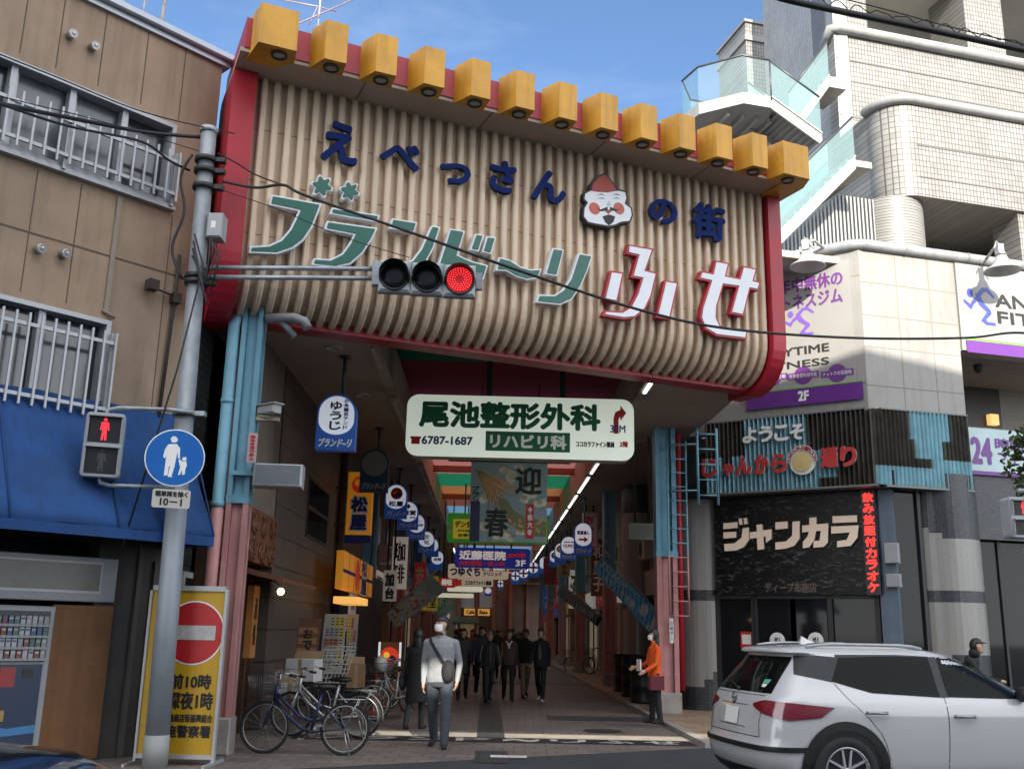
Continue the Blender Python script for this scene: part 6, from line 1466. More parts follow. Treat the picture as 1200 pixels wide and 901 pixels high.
b.box(SGF, sx0 - .08, sx0 + .03, zc - .12, zc + .2, -.12, .0); b.box(SGF, sx1 - .02, sx1 + .06, zc - .12, zc + .1, -.1, -.02); b.tube([SGF.w(sx0 - .03, zc - .05, -.06), SGF.w(sx1 + .02, zc - .05, -.06)], .03, 8)
b.build('end_bracket', steel, sg_)
# pedestrian signals
def figure_poly(x, z, h, kind=0):
    """standing walker silhouette as pieces, feet at z"""
    w = h
    return [[(x - .06 * w, z + .86 * h), (x, z + .83 * h), (x + .06 * w, z + .86 * h), (x + .075 * w, z + .92 * h), (x + .04 * w, z + .99 * h), (x - .04 * w, z + .99 * h), (x - .075 * w, z + .92 * h)],
            [(x - .15 * w, z + .8 * h), (x + .15 * w, z + .8 * h), (x + .19 * w, z + .45 * h), (x + .14 * w, z + .43 * h), (x + .10 * w, z + .66 * h), (x + .09 * w, z + .42 * h), (x + .11 * w, z), (x + .03 * w, z), (x + .0 * w, z + .38 * h), (x - .04 * w, z), (x - .12 * w, z), (x - .09 * w, z + .42 * h), (x - .10 * w, z + .66 * h), (x - .14 * w, z + .43 * h), (x - .19 * w, z + .45 * h)]]
def ped_signal(F_, x0, y0, x1, y1, label, arms, mirror=False):
    u0, u1, v0, v1 = F_.box(x0, y0, x1, y1, .015); o = thing('pedestrian_signal', label, 'pedestrian signal', F_.w((u0 + u1) / 2, v0, 0))
    b = MB(); b.prism(F_, rrect(u0, u1, v0, v1, .05), -.2, 0, 0); b.prism(F_, rrect(u0 + .01, u1 - .01, v0 + .01, v1 - .01, .045), 0, .015, 0); b.build('housing', M('ped_grey', (.36, .38, .4), .45, .1, .1), o)
    m_ = (v0 + v1) / 2; w_ = u1 - u0
    for k, (a, c) in enumerate(((m_ + .025, v1 - .04), (v0 + .04, m_ - .025))):
        b = MB(); b.prism(F_, rrect(u0 + .045, u1 - .045, a, c, .02), .015, .022, 0)
        fr_ = b.build('lens', black, o)
        b = MB()
        for p in figure_poly((u0 + u1) / 2, a + (c - a) * .08, (c - a) * .84): b.prism(F_, p, .0222, .024, 0)
        b.build('figure', M('red_figure_lit', (.8, .02, .03), .4, 0, 0, emit=1.3, ecol=(1, .03, .05)) if k == 0 else M('figure_unlit', (.05, .055, .055), .5), fr_)
        b = MB(); b.box(F_, u0 + .03, u1 - .03, c - .012, c + .004, .015, .07); b.box(F_, u0 + .03, u0 + .04, a, c, .015, .045); b.box(F_, u1 - .04, u1 - .03, a, c, .015, .045); b.build('hood', M('hood_grey', (.3, .32, .34), .5), fr_)
    for p in arms: b = MB(); b.tube(p, .028, 8); b.build('arm', steel, o)
    return o
PG = Fr((PB.x, PY - .3, 0), (.95, .31, 0))
pa = lambda x, y: PG.w(*PG.hit(x, y, -.1), -.1)
ped_signal(PG, 97, 483, 144, 559, 'pedestrian signal with a glowing red figure beside the round blue sign', [[pa(124, 490), pa(127, 480), pa(140, 478), pa(200, 480), pa(226, 483)], [pa(115, 556), pa(118, 566), pa(130, 569), pa(205, 571)]])
b = MB(); rs = thing('pedestrian_road_sign', 'round blue road sign with white adult and child', 'road sign', PG.w(*PG.hit(205, 536), .1))
cu, cv = PG.hit(205, 536, .12); rr = .345
b.lathe(PG.w(cu, cv, .1), PG.n, [(0, -.01), (rr, -.01), (rr, .006), (rr - .012, .008)], 48, 1, False); b.lathe(PG.w(cu, cv, .1), PG.n, [(rr - .012, .008), (0, .0081)], 48, 0, False)
b.build('disc', [M('road_blue', (.01, .12, .42), .35, 0, .05), white_ink], rs)
b = MB(); f_ = lambda pts: [PG.hit(x / 3.003, 300 + y / 3.003, .12) for x, y in pts]
for pts in ([(600, 640), (625, 640), (626, 650), (618, 655), (605, 655)], [(606, 634), (620, 634), (622, 641), (604, 641)],
            [(592, 662), (622, 660), (634, 676), (633, 712), (627, 712), (624, 690), (619, 715), (614, 740), (604, 772), (606, 777), (590, 776), (598, 740), (594, 738), (590, 770), (576, 772), (583, 720), (585, 700), (580, 712), (574, 705), (580, 680)],
            [(643, 708), (655, 706), (657, 716), (648, 720), (640, 716)], [(640, 722), (655, 720), (658, 735), (652, 750), (650, 768), (641, 770), (640, 752), (634, 768), (626, 770), (634, 742), (628, 718), (633, 714)]):
    b.prism(PG, f_(pts), .1088, .111, 0)
b.build('figures', white_ink, rs)
b = MB(); u0, u1, v0, v1 = PG.box(178, 573, 223, 595, .12); b.prism(PG, rrect(u0, u1, v0, v1, .03), .09, .105, 0); put_text(b, PG, '軽車両を除く', u0 + .03, u1 - .03, v0 + .13, v1 - .02, .107, 1, .006); put_text(b, PG, '10－1', u0 + .09, u1 - .09, v0 + .025, v0 + .115, .107, 1, .01)
tag(b.build('supplementary_plate', [M('plate_white', (.5, .48, .44), .5, 0, .1), ink]), 'small pale plate reading 10 to 1 below the round blue sign', 'sign plate')
# yellow no entry board
NF = Fr(gnd(247, 897), (1, -.03, 0)); NF.o.z = 0
nu0, nu1, nv0, nv1 = -.90, 0, .12, NF.hit(268, 693)[1]
ne = thing('no_entry_board', 'yellow standing board with a red no entry disc and hours', 'notice board', NF.w(-.5, 0, 0))
b = MB(); b.box(NF, nu0, nu1, nv0, nv1, -.03, 0, 0); b.build('board', M('notice_yellow', (.5, .29, .01), .5, 0, .08, 2, streak=.12), ne)
b = MB()
for a in ((nu0 - .03, nu0, 0, nv1), (nu1, nu1 + .035, 0, nv1 + .02), (nu0, nu1, nv1, nv1 + .06), (nu0, nu1, nv0 - .05, nv0)): b.box(NF, *a, -.05, .02)
b.box(NF, nu1, nu1 + .03, 0, .04, -.4, .35); b.box(NF, nu0 - .03, nu0, 0, .04, -.4, .35); b.build('frame', M('frame_pale', (.42, .43, .42), .5, .3), ne)
b = MB(); cu, cv = NF.hit(227, 741, .0); R_ = .38
b.disc(NF, cu, cv, .003, R_, 48, 0); b.disc(NF, cu, cv, .006, R_ - .018, 48, 1); b.box(NF, cu - .27, cu + .27, cv - .085, cv + .085, .006, .012, 2); b.build('no_entry_disc', [white_ink, M('no_entry_red', (.42, .012, .015), .45, 0, .08), M('bar_white', (.45, .44, .42), .5, 0, .25, 8)], ne)
b = MB()
for s, x0, y0, x1, y1, bd in (('午前10時', 183, 789, 248, 807, .007), ('〜深夜1時', 181, 810, 250, 831, .007), ('大阪布施商店街振興組合', 178, 836, 249, 846, .003), ('布施警察署', 180, 849, 247, 864, .005)):
    put_text(b, NF, s, *NF.box(x0, y0, x1, y1), .003, 0, bd)
b.build('lettering', ink, ne)
b = MB(); cf = Fr(gnd(187, 890) + Vector((.0, .35, 0)), (1, 0, 0)); cf.o.z = 0
b.box(cf, -.22, .22, 0, .04, -.18, .18)
for k in range(5): b.box(cf, -.22 + k * .1, -.18 + k * .1, 0, .4, -.18, -.165); b.box(cf, -.22 + k * .1, -.18 + k * .1, 0, .4, .165, .18)
for z in (.12, .22, .34): b.box(cf, -.22, .22, z, z + .05, -.18, -.168); b.box(cf, -.22, .22, z, z + .05, .168, .18); b.box(cf, -.22, -.208, z, z + .05, -.168, .168); b.box(cf, .208, .22, z, z + .05, -.168, .168)
tag(b.build('bottle_crate', M('crate_red', (.3, .02, .02), .5)), 'red slatted bottle crate on the ground behind the utility pole', 'crate')
# near left pillar fittings: drainpipe, floodlight, camera, notice
b = MB(); x_ = -3.95; 
b.tube([(x_, 13.55, 0), (x_, 13.55, 3.2)], .085, 12, 1); b.tube([(x_, 13.55, 3.2), (x_, 13.55, 5.75), (x_ + .05, 13.6, 5.92)], .085, 12, 0); b.tube([(x_, 13.55, 3.16), (x_, 13.55, 3.24)], .095, 12, 0); b.tube([(x_, 13.55, 4.6), (x_, 13.55, 4.66)], .095, 12, 0)
tag(b.build('drainpipe', [sky_blue, pink]), 'blue and pink drainpipe alongside the flaking pillar', 'pipe')
b = MB(); b.tube([(-3.5, 13.55, 5.85), (-3.1, 13.5, 5.85), (-2.95, 13.5, 5.8), (-2.9, 13.5, 5.7)], .07, 10); b.tube([(-3.3, 13.55, 5.84), (-3.1, 13.6, 5.6)], .05, 10)
tag(b.build('elbow_pipe', M('pipe_worn_grey', (.25, .27, .28), .5)), 'grey elbowed pipe under the gate lip at the flaking pillar', 'pipe')
FL = Fr(at_y(325, 556, 13.4), (1, .08, 0)); FL.o.z = 0
u0, u1, v0, v1 = FL.box(296, 543, 354, 570)
fl = thing('area_floodlight', 'pale rectangular floodlight box bracketed to the flaking pillar', 'floodlight', FL.w((u0 + u1) / 2, v0, 0))
b = MB(); b.prism(Fr(FL.w(u0, 0, 0), -FL.n), [(0.0, v0), (.35, v0 + .05), (.35, v1 + .02), (.02, v1)], 0, -(u1 - u0), 0) if False else b.box(FL, u0, u1, v0, v1, -.3, 0, 0, .02); b.box(FL, u0 + .03, u1 - .03, v0 + .035, v1 - .02, 0, .006, 1); b.build('case', [alum_dull, M('flood_lens', (.16, .18, .19), .25, 0, .15, 3)], fl)
b = MB(); b.box(FL, u0 - .3, u0, (v0 + v1) / 2, (v0 + v1) / 2 + .06, -.2, -.1); b.build('bracket', sky_blue, fl)
cm = thing('security_camera', 'small pale security camera on a bracket above the floodlight box', 'camera', at_y(316, 483, 13.5))
q = at_y(316, 480, 13.5); cfm = Fr((q.x, q.y, 0), (.8, -.6, 0)); b = MB(); b.box(cfm, -.2, .16, q.z - .06, q.z + .06, -.07, .07, 0, .02); b.box(cfm, -.22, .2, q.z + .06, q.z + .075, -.09, .09); b.build('body', M('camera_pale', (.4, .4, .38), .5), cm)
b = MB(); q2 = at_y(298, 487, 13.6); b.box(Fr((q2.x, q2.y, 0), (1, 0, 0)), -.05, .35, q.z - .14, q.z - .09, -.05, .05); b.tube([q2, q + Vector((0, 0, -.1))], .02, 6); b.build('bracket', M('bracket_cream', (.4, .35, .25), .6), cm)
b = MB(); NFm = Fr(at_y(296, 520, 13.35), (1, .1, 0)); NFm.o.z = 0; u0, u1, v0, v1 = NFm.box(290, 507, 301, 542); b.box(NFm, u0, u1, v0, v1, -.02, 0, 0); put_column(b, NFm, '自転車通行禁止', u0 + .03, u1 - .03, v0 + .03, v1 - .03, .002, 1, .003)
tag(b.build('pillar_notice', [M('notice_pink', (.45, .33, .33), .6), red_ink]), 'narrow pale notice with red writing on the flaking pillar', 'notice')

# ================================================================== overhead cables and aerial
def cable(pts, r, label, sag=0):
    b = MB(); P = [at_y(x, y, Y) for x, y, Y in pts]; out = []
    for i in range(len(P) - 1):
        a, c, d, e = P[max(i - 1, 0)], P[i], P[i + 1], P[min(i + 2, len(P) - 1)]
        for k in range(8):
            t = k / 8; out.append(.5 * ((2 * c) + (d - a) * t + (2 * a - 5 * c + 4 * d - e) * t * t + (-a + 3 * c - 3 * d + e) * t ** 3))
    out.append(P[-1]); b.tube(out, r, 6); tag(b.build('overhead_cable', cable_m), label, 'cable', 'overhead cables')
cable([(262, 213, 12.2), (300, 220, 12), (332, 217, 12), (360, 230, 12), (480, 272, 12), (640, 328, 12.2), (760, 366, 12.6), (860, 386, 13), (1000, 396, 13.6), (1130, 396, 14), (1195, 390, 14.2), (1280, 400, 14.5)], .019, 'thick black cable sagging across the gate lettering')
cable([(258, 222, 12.2), (330, 247, 12.2), (400, 277, 12.2), (480, 302, 12.2)], .006, 'thin wire from the pole to the traffic signal')
cable([(255, 180, 12.2), (275, 190, 12.4), (300, 205, 12.5), (332, 217, 12.5)], .011, 'short dark wire looping between pole and thick cable')
cable([(-60, 40, 9), (60, 88, 10.2), (170, 132, 11.4), (275, 157, 12.6)], .008, 'thin wire high above the barred windows')
cable([(-60, 110, 9), (30, 128, 10), (100, 142, 11), (170, 155, 11.8), (236, 161, 12.3)], .026, 'upper thick cable crossing the barred windows to the pole')
cable([(-60, 100, 9), (0, 122, 9.6), (80, 148, 10.6), (165, 166, 11.6), (198, 188, 12), (222, 200, 12.3)], .016, 'lower dark cable crossing the barred windows')
cable([(-60, 96, 9), (20, 118, 10), (110, 140, 11), (236, 178, 12.3)], .006, 'thin wire just below the upper thick cable')
cable([(900, -8, 9), (930, 2, 9), (1050, 27, 9.4), (1130, 44, 9.6), (1270, 74, 10)], .034, 'heaviest black cable slanting over the tiled block')
cable([(960, -8, 9.3), (1040, 12, 9.5), (1130, 36, 9.8), (1270, 68, 10.2)], .007, 'thin wire beside the heaviest cable')
b = MB(); pts = []
for k in range(90): 
    t = k / 89; q = at_y(945 + 300 * t, 3 + 64 * t + 1.5 * sin(k), 9.2 + .9 * t); q.z += .09 * abs(sin(k * .42)) ** .6; pts.append(q)
b.tube(pts, .007, 4); tag(b.build('overhead_cable', cable_m), 'looped lashing wire along the heaviest cable', 'cable', 'overhead cables')
an = thing('television_aerial', 'thin television aerial standing behind the gate crest', 'aerial', at_y(370, 45, 16))
q = at_y(370, 60, 16); b = MB(); b.tube([q, q + Vector((.04, 0, 2.6))], .02, 6); b.build('mast', alum_dull, an)
b = MB(); top = at_y(372, 8, 16); e0, e1 = at_y(350, 28, 15.6), at_y(418, -2, 16.6); b.tube([e0, e1], .012, 5)
for k in range(9): 
    p = e0 + (e1 - e0) * (k / 8); b.tube([p + Vector((-.16, .14, .02)), p + Vector((.16, -.14, -.02))], .006, 4)
b.tube([at_y(330, 0, 16), top + Vector((0, 0, -.0)), at_y(394, 14, 16.3)], .012, 5); b.tube([top, at_y(362, 30, 16)], .008, 4); b.build('antenna', M('aerial_pink', (.45, .3, .28), .5, .4), an)

# ================================================================== things on the paving, bicycle side
def board_at(x0, y0, x1, y1, Y, name, label, cat, mats, deco, tilt=.18, dirn=(1, 0, 0), th=.04):
    """leaning board whose face spans a pixel box, standing on the ground at depth Y"""
    q = at_y((x0 + x1) / 2, y1, Y); f0 = Fr((q.x, q.y, 0), dirn); u0, u1, v0, v1 = f0.box(x0, y0, x1, y1); v0 = max(v0, .02)
    f_ = Fr(f0.w(0, v0, 0), f0.u, Vector((0, 0, 1)) - f0.n * tilt); h = (v1 - v0) / f_.v.z
    o = thing(name, label, cat, f0.w((u0 + u1) / 2, 0, 0)); b = MB(); b.box(f_, u0, u1, 0, h, -th, 0, 0); b.build('panel', mats[0], o)
    b = MB(); deco(b, f_, u0, u1, h)
    if len(b.v): b.build('print', mats[1:], o)
    b = MB(); b.box(f0, u0, u0 + .04, 0, v0 + h * .7, -.45, -.4); b.box(f0, u1 - .04, u1, 0, v0 + h * .7, -.45, -.4)
    for u in (u0, u1 - .04): b.hexa([f0.w(u, 0, -.02), f0.w(u + .04, 0, -.02), f0.w(u + .04, 0, .02), f0.w(u, 0, .02), f_.w(u, .1, -.04), f_.w(u + .04, .1, -.04), f_.w(u + .04, .1, -.001), f_.w(u, .1, -.001)])
    b.build('leg', dark, o); return o
random.seed(11)
def posters(b, f_, u0, u1, h):
    for i in range(4):
        for j in range(5):
            if random.random() < .12: continue
            a, c = u0 + .03 + (u1 - u0 - .06) * i / 4, .04 + (h - .08) * j / 5; b.box(f_, a, a + (u1 - u0) / 4 * .88, c, c + h / 5 * .86, 0, .003 + .001 * ((i + j) % 3), random.randrange(4))
            for k in range(3): b.box(f_, a + .02, a + (u1 - u0) / 4 * .7, c + .04 + k * h / 20, c + .06 + k * h / 20, .004, .0065, 4)
pm = [M('poster_cream', (.42, .38, .3), .6, 0, .1), M('poster_grey', (.3, .32, .33), .6), M('poster_yellow', (.5, .4, .08), .6), M('poster_rust', (.35, .15, .1), .6)]
board_at(376, 719, 402, 788, 20.5, 'poster_board', 'leaning board pasted with pale and yellow posters behind the bicycles', 'poster board', [M('board_pale', (.4, .38, .33), .6)] + pm + [ink], posters, .25)
board_at(399, 719, 416, 800, 21.5, 'poster_board', 'narrow grey leaning board behind the pasted poster board', 'poster board', [M('board_greyish', (.28, .28, .28), .6)] + pm + [ink], posters, .2)
board_at(345, 724, 372, 785, 19.5, 'menu_board', 'brown leaning menu board against the tiled wall', 'menu board', [M('menu_brown', (.17, .075, .04), .6, 0, .2)] + [M('menu_tan', (.34, .17, .08), .6), ink], lambda b, f_, u0, u1, h: ([b.box(f_, u0 + .04, u1 - .04, h * (.1 + .2 * k), h * (.22 + .2 * k), 0, .004, 0) for k in range(4)], put_column(b, f_, 'おでん', u0 + .12, u1 - .12, h * .15, h * .8, .006, 1, .02)), .22)
board_at(388, 727, 372 + 34, 800, 22.6, 'folding_board', 'plain blue grey folding board behind the poster boards', 'board', [M('board_slate', (.06, .10, .14), .6)], lambda *a: None, .3)
q0 = gnd(372, 852)
def crate_box(x0, y0, x1, y1, Y, name, label, m_, deco=None, rot=.2, dep=.35):
    q = at_y((x0 + x1) / 2, y1, Y); f0 = Fr((q.x, q.y, 0), (cos(rot), sin(rot), 0)); u0, u1, v0, v1 = f0.box(x0, y0, x1, y1); o = thing(name, label, 'box', f0.w(0, v0, 0)); b = MB(); b.box(f0, u0, u1, v0, v1, -dep, 0, 0, .006); b.build('carton', m_, o)
    b = MB(); b.box(f0, (u0 + u1) / 2 - .03, (u0 + u1) / 2 + .03, v0, v1, 0, .002); 
    for s in (-1, 1): b.hexa([f0.w(u0, v1, -dep), f0.w(u1, v1, -dep), f0.w(u1, v1, -dep + .01), f0.w(u0, v1, -dep + .01), f0.w(u0, v1 + .12, -dep - .05), f0.w(u1, v1 + .12, -dep - .05), f0.w(u1, v1 + .12, -dep - .04), f0.w(u0, v1 + .12, -dep - .04)]) if s > 0 else None
    b.build('flap', M('tape_tan', (.3, .2, .11), .6), o); return o
card = M('cardboard', (.24, .14, .07), .8, 0, .12, 5)
crate_box(406, 778, 428, 806, 18.4, 'cardboard_box', 'open brown cardboard box stacked behind the bicycles', card)
crate_box(334, 772, 368, 798, 16.4, 'foam_box', 'white foam box raised behind the front bicycles', M('foam_white', (.5, .5, .5), .7), rot=-.2)
crate_box(326, 800, 352, 818, 16.0, 'foam_box', 'second white foam box lying lower beside the bicycle baskets', M('foam_white', (0, 0, 0)), rot=.15)
b = MB(); f0 = Fr(at_y(385, 800, 17.2), (1, .15, 0)); f_ = Fr(f0.o, f0.u, Vector((.25, .2, 1)))
for k in range(9): b.box(f_, -.25 + k * .062, -.235 + k * .062, 0, .62, 0, .012); b.box(f_, -.25, .26, k * .076, k * .076 + .015, .012, .024)
tag(b.build('wire_rack', M('rack_pale', (.35, .34, .3), .5, .2)), 'pale checked wire rack leaning among the bicycles', 'rack')
# lit restaurant board low down
f_, (s0, s1, z0, z1) = cross_box(443, 752, 470, 783, 24.2)
ls = thing('lit_floor_sign', 'low lit sign with a red and yellow disc behind the parked bicycles', 'sign', f_.w((s0 + s1) / 2, 0, 0))
b = MB(); b.box(f_, s0, s1, .1, z1, -.15, 0, 0); b.box(f_, s0, s0 + .05, z0, z1, 0, .01, 1); b.box(f_, s1 - .05, s1, z0, z1, 0, .01, 1); b.build('box', [M('sign_dark_brown', (.1, .05, .02), .5, 0, 0, emit=.03, ecol=(1, .4, .1)), M('side_tube', (.8, .8, .8), .5, 0, 0, emit=.5, ecol=(.9, .95, 1))], ls)
b = MB(); c_ = (s0 + s1) / 2; zc_ = z1 - .32; b.disc(f_, c_, zc_, .004, .21, 24, 0); b.disc(f_, c_ - .07, zc_ + .03, .006, .07, 16, 1); b.disc(f_, c_ + .07, zc_ - .05, .008, .07, 16, 2); b.build('disc', [M('disc_red_lit', (.7, .06, .03), .4, 0, 0, emit=.4, ecol=(1, .06, .02)), M('disc_yellow_lit', (.8, .5, .05), .4, 0, 0, emit=.5, ecol=(1, .6, .05)), navy_ink], ls)
b = MB()
for k in range(2):
    q = gnd(438 + k * 8, 836 - k * 8); b.lathe(q, (0, 0, 1), [(.16, 0), (.16, .03), (.07, .05), (.06, .75), (.03, .82), (0, .83)], 14); 
    tag(b.build('red_bollard', M('bollard_red', (.35, .03, .03), .5, 0, .15)), ('bigger looking' if k == 0 else 'smaller looking') + ' red plastic post by the parked bicycles', 'bollard', 'red plastic posts'); b = MB()
# black drums and small boards on the right
for k, (x, y) in enumerate(((757, 823), (745, 816), (735, 810))):
    q = gnd(x, y, .07); b = MB(); b.lathe(q, (0, 0, 1), [(.36, 0), (.38, .03), (.36, .06), (.36, .34), (.38, .37), (.36, .4), (.36, .7), (.38, .73), (.36, .76), (.36, .98), (.38, 1.0), (.35, 1.0), (.34, .97), (0, .97)], 24)
    tag(b.build('oil_drum', M('drum_black', (.02, .021, .023), .4, .3, .3, 5)), ['black steel drum next to the woman in orange', 'black steel drum between the two others', 'black steel drum at the arcade end of the three'][k], 'drum', 'black drums by the arcade kerb')
RS_ = Fr(gnd(851, 808, .07) , (1, -.2, 0)); RS_.o.z = .07
u0, u1, v0, v1 = RS_.box(835, 779, 863, 809); 
sb = thing('menu_sign', 'white standing sign with black katakana by the mosaic column foot', 'sign', RS_.w((u0 + u1) / 2, 0, 0))
b = MB(); b.box(RS_, u0, u1, .15, v1, -.05, 0, 0); b.box(RS_, u0, u0 + .03, 0, .15, -.05, 0, 1); b.box(RS_, u1 - .03, u1, 0, .15, -.05, 0, 1); b.build('board', [white_ink, dark], sb)
b = MB(); put_text(b, RS_, 'ディープ', u0 + .05, u1 - .05, v1 - .42, v1 - .2, .003, 0, .012); put_text(b, RS_, 'カラオケ', u0 + .1, u1 - .1, v1 - .14, v1 - .06, .003, 1, .006); b.box(RS_, u0 + .1, u1 - .1, .2, v1 - .5, .001, .004, 1); b.build('lettering', [ink, M('print_red', (.5, .12, .1), .5)], sb)
b = MB(); u, v = RS_.hit(832, 790, .05); b.box(RS_, u - .12, u + .12, v - .2, v + .2, .02, .035, 0); b.disc(RS_, u, v, .037, .07, 14, 1); tag(b.build('flyer', [M('flyer_cream', (.5, .42, .36), .6), M('print_red', (0, 0, 0))]), 'small cream flyer with a red dot on the edge of the standing sign', 'flyer')
# signal and street tree at the right edge
RG = Fr(at_y(1192, 606, 12.4), (1, .05, 0)); RG.o.z = 0
q = RG.hit(1230, 600); rp = RG.w(q[0], 0, -.1); rz = RG.hit(1192, 606)[1]
b = MB(); b.tube([rp, rp + Vector((0, 0, 4.6))], .09, 14); tag(b.build('signal_post', steel), 'grey signal post just beyond the show window', 'pole')
ped_signal(RG, 1184, 582, 1216, 630, 'pedestrian signal with a red figure in front of the show window', [[RG.w(RG.hit(1200, 600)[0], rz + .35, -.1), rp + Vector((0, 0, rz + .35))], [RG.w(RG.hit(1200, 600)[0], rz - .4, -.1), rp + Vector((0, 0, rz - .4))]])
tp = at_y(1232, 540, 16.5); tree = thing('street_tree', 'leafy street tree whose twigs reach in beside the hours banner', 'tree', (tp.x, tp.y, 0))
b = MB(); b.tube([(tp.x, tp.y, 0), (tp.x + .05, tp.y, 2.2), (tp.x, tp.y, 4.2)], [.13, .1, .06], 10)
for k in range(7): a = k * .9; b.tube([(tp.x, tp.y, 2.6 + .2 * k), (tp.x + .5 * cos(a), tp.y + .5 * sin(a), 3.6 + .2 * k)], [.04, .015], 6)
b.build('trunk', M('bark', (.08, .06, .045), .9, 0, .3, 8, .4, 30), tree)
random.seed(2); b = MB()
for k in range(2600):
    d = Vector((random.gauss(0, 1), random.gauss(0, 1), random.gauss(0, 1))).normalized() * (random.random() ** .4) * Vector((1, 1, 1)).length * .5; c_ = Vector((tp.x + d.x * .85, tp.y + d.y, 4.5 + d.z * 1.15))
    if sin(c_.x * 5) + sin(c_.z * 6 + c_.y * 4) < -.7: continue
    a = Vector((random.gauss(0, 1), random.gauss(0, 1), random.gauss(0, .6))).normalized(); e = a.cross(Vector((random.random(), random.random(), random.random()))).normalized(); s_ = random.uniform(.05, .09)
    b.face([c_ - a * s_, c_ - e * s_ * .45, c_ + a * s_, c_ + e * s_ * .45], random.randrange(2))
b.build('crown', [M('leaf_a', (.05, .085, .025), .6, 0, .3, 6), M('leaf_b', (.075, .11, .035), .6, 0, .3, 6)], tree)
# ================================================================== bicycles
chrome = M('chrome', (.32, .32, .32), .36, .9, .05); spoke_m = M('spoke_steel', (.3, .3, .3), .4, .7, 0)
def bicycle(label, frame_m, basket_m, seat_m, loc, rz, lean=0, bag=False):
    """a shopping bicycle, front wheel at +x 0.53, rear at -0.53"""
    o = thing('bicycle', label, 'bicycle', (0, 0, 0), 'parked bicycles'); R_ = .33
    for x in (.53, -.53):
        b = MB(); n = 32
        ring = lambda r_, w_, seg: [[Vector((x + cos(2 * pi * k / n) * (r_ + w_ * cos(2 * pi * j / seg)), w_ * sin(2 * pi * j / seg), R_ + sin(2 * pi * k / n) * (r_ + w_ * cos(2 * pi * j / seg)))) for j in range(seg)] for k in range(n)]
        def torus(bb, r_, w_, seg=6):
            g = ring(r_, w_, seg); vs = [p for q in g for p in q]
            bb.idx(vs, [(k * seg + j, ((k + 1) % n) * seg + j, ((k + 1) % n) * seg + (j + 1) % seg, k * seg + (j + 1) % seg) for k in range(n) for j in range(seg)], 0, True)
        torus(b, R_ - .018, .018); w = b.build('wheel', rubber, o)
        b = MB(); torus(b, R_ - .045, .011); b.build('rim', chrome, w)
        b = MB(); b.tube([(x, -.05, R_), (x, .05, R_)], .022, 8)
        for k in range(16): a = 2 * pi * k / 16; b.tube([(x, .03 * (-1) ** k, R_), (x + cos(a) * (R_ - .045), 0, R_ + sin(a) * (R_ - .045))], .0022, 3, cap=False)
        b.build('spokes', spoke_m, w)
        b = MB(); r2 = R_ + .028; a0, a1 = (.1, 2.6) if x > 0 else (.2, 3.3); m_ = 14
        for k in range(m_): 
            t0, t1 = a0 + (a1 - a0) * k / m_, a0 + (a1 - a0) * (k + 1) / m_
            b.face([(x + cos(t0) * r2, -.028, R_ + sin(t0) * r2), (x + cos(t1) * r2, -.028, R_ + sin(t1) * r2), (x + cos(t1) * r2, .028, R_ + sin(t1) * r2), (x + cos(t0) * r2, .028, R_ + sin(t0) * r2)])
        b.build('mudguard', frame_m, o)
    b = MB(); head = (.40, 0, .86); bb_ = (-.08, 0, .28)
    b.tube([(.43, 0, .66), head], .024, 8); b.tube([(.42, 0, .68), (.25, 0, .48), (.05, 0, .33), bb_], .02, 8); b.tube([(.41, 0, .76), (.25, 0, .62), (.08, 0, .47), (-.13, 0, .42)], .017, 8); b.tube([bb_, (-.2, 0, .78)], .02, 8)
    for y in (.06, -.06): b.tube([(.43, y * .6, .66), (.5, y, .5), (.53, y, R_)], .012, 6); b.tube([bb_, (-.53, y, R_)], .012, 6); b.tube([(-.17, 0, .66), (-.53, y, R_)], .01, 6)
    b.build('frame', frame_m, o)
    b = MB(); b.tube([head, (.37, 0, 1.0)], .014, 8); b.tube([(.16, .27, .98), (.30, .25, 1.02), (.38, .12, 1.0), (.38, -.12, 1.0), (.30, -.25, 1.02), (.16, -.27, .98)], .012, 8); b.tube([(.1, .27, .97), (.2, .27, .985)], .018, 8, 1); b.tube([(.1, -.27, .97), (.2, -.27, .985)], .018, 8, 1); b.build('handlebar', [chrome, rubber], o)
    b = MB(); b.ball((-.25, 0, .85), (.14, .09, .045), 12, 8); b.ball((-.15, 0, .85), (.13, .045, .035), 10, 6); b.tube([(-.2, 0, .76), (-.23, 0, .83)], .014, 6); b.build('saddle', seat_m, o)
    b = MB(); f0 = Fr((.45, -.17, .74), (1, 0, 0))
    for z, g in ((0, .0), (.09, .015), (.17, .03), (.25, .045)):
        b.tube([(.45 - g, -.13 - g, .72 + z), (.72 + g, -.13 - g, .72 + z), (.72 + g, .13 + g, .72 + z), (.45 - g, .13 + g, .72 + z), (.45 - g, -.13 - g, .72 + z)], .005, 4)
    for k in range(7):
        for y, g in ((-.13, -.045), (.13, .045)): x = .45 + .27 * k / 6; b.tube([(x, y, .72), (x + (x - .585) * .3, y + g, .97)], .004, 4)
        for x, g in ((.45, -.045), (.72, .045)): y = -.13 + .26 * k / 6; b.tube([(x, y, .72), (x + g, y * 1.35, .97)], .004, 4)
        b.tube([(.45 + .27 * k / 6, -.13, .72), (.45 + .27 * k / 6, .13, .72)], .004, 4)
    b.build('basket', basket_m, o)
    b = MB(); b.tube([(-.28, .06, .7), (-.78, .07, .7), (-.78, -.07, .7), (-.28, -.06, .7)], .009, 6)
    for k in range(5): b.tube([(-.35 - k * .09, .06, .7), (-.35 - k * .09, -.06, .7)], .006, 5)
    for y in (.07, -.07): b.tube([(-.7, y, .7), (-.53, y, R_)], .007, 5)
    b.build('rear_rack', chrome, o)
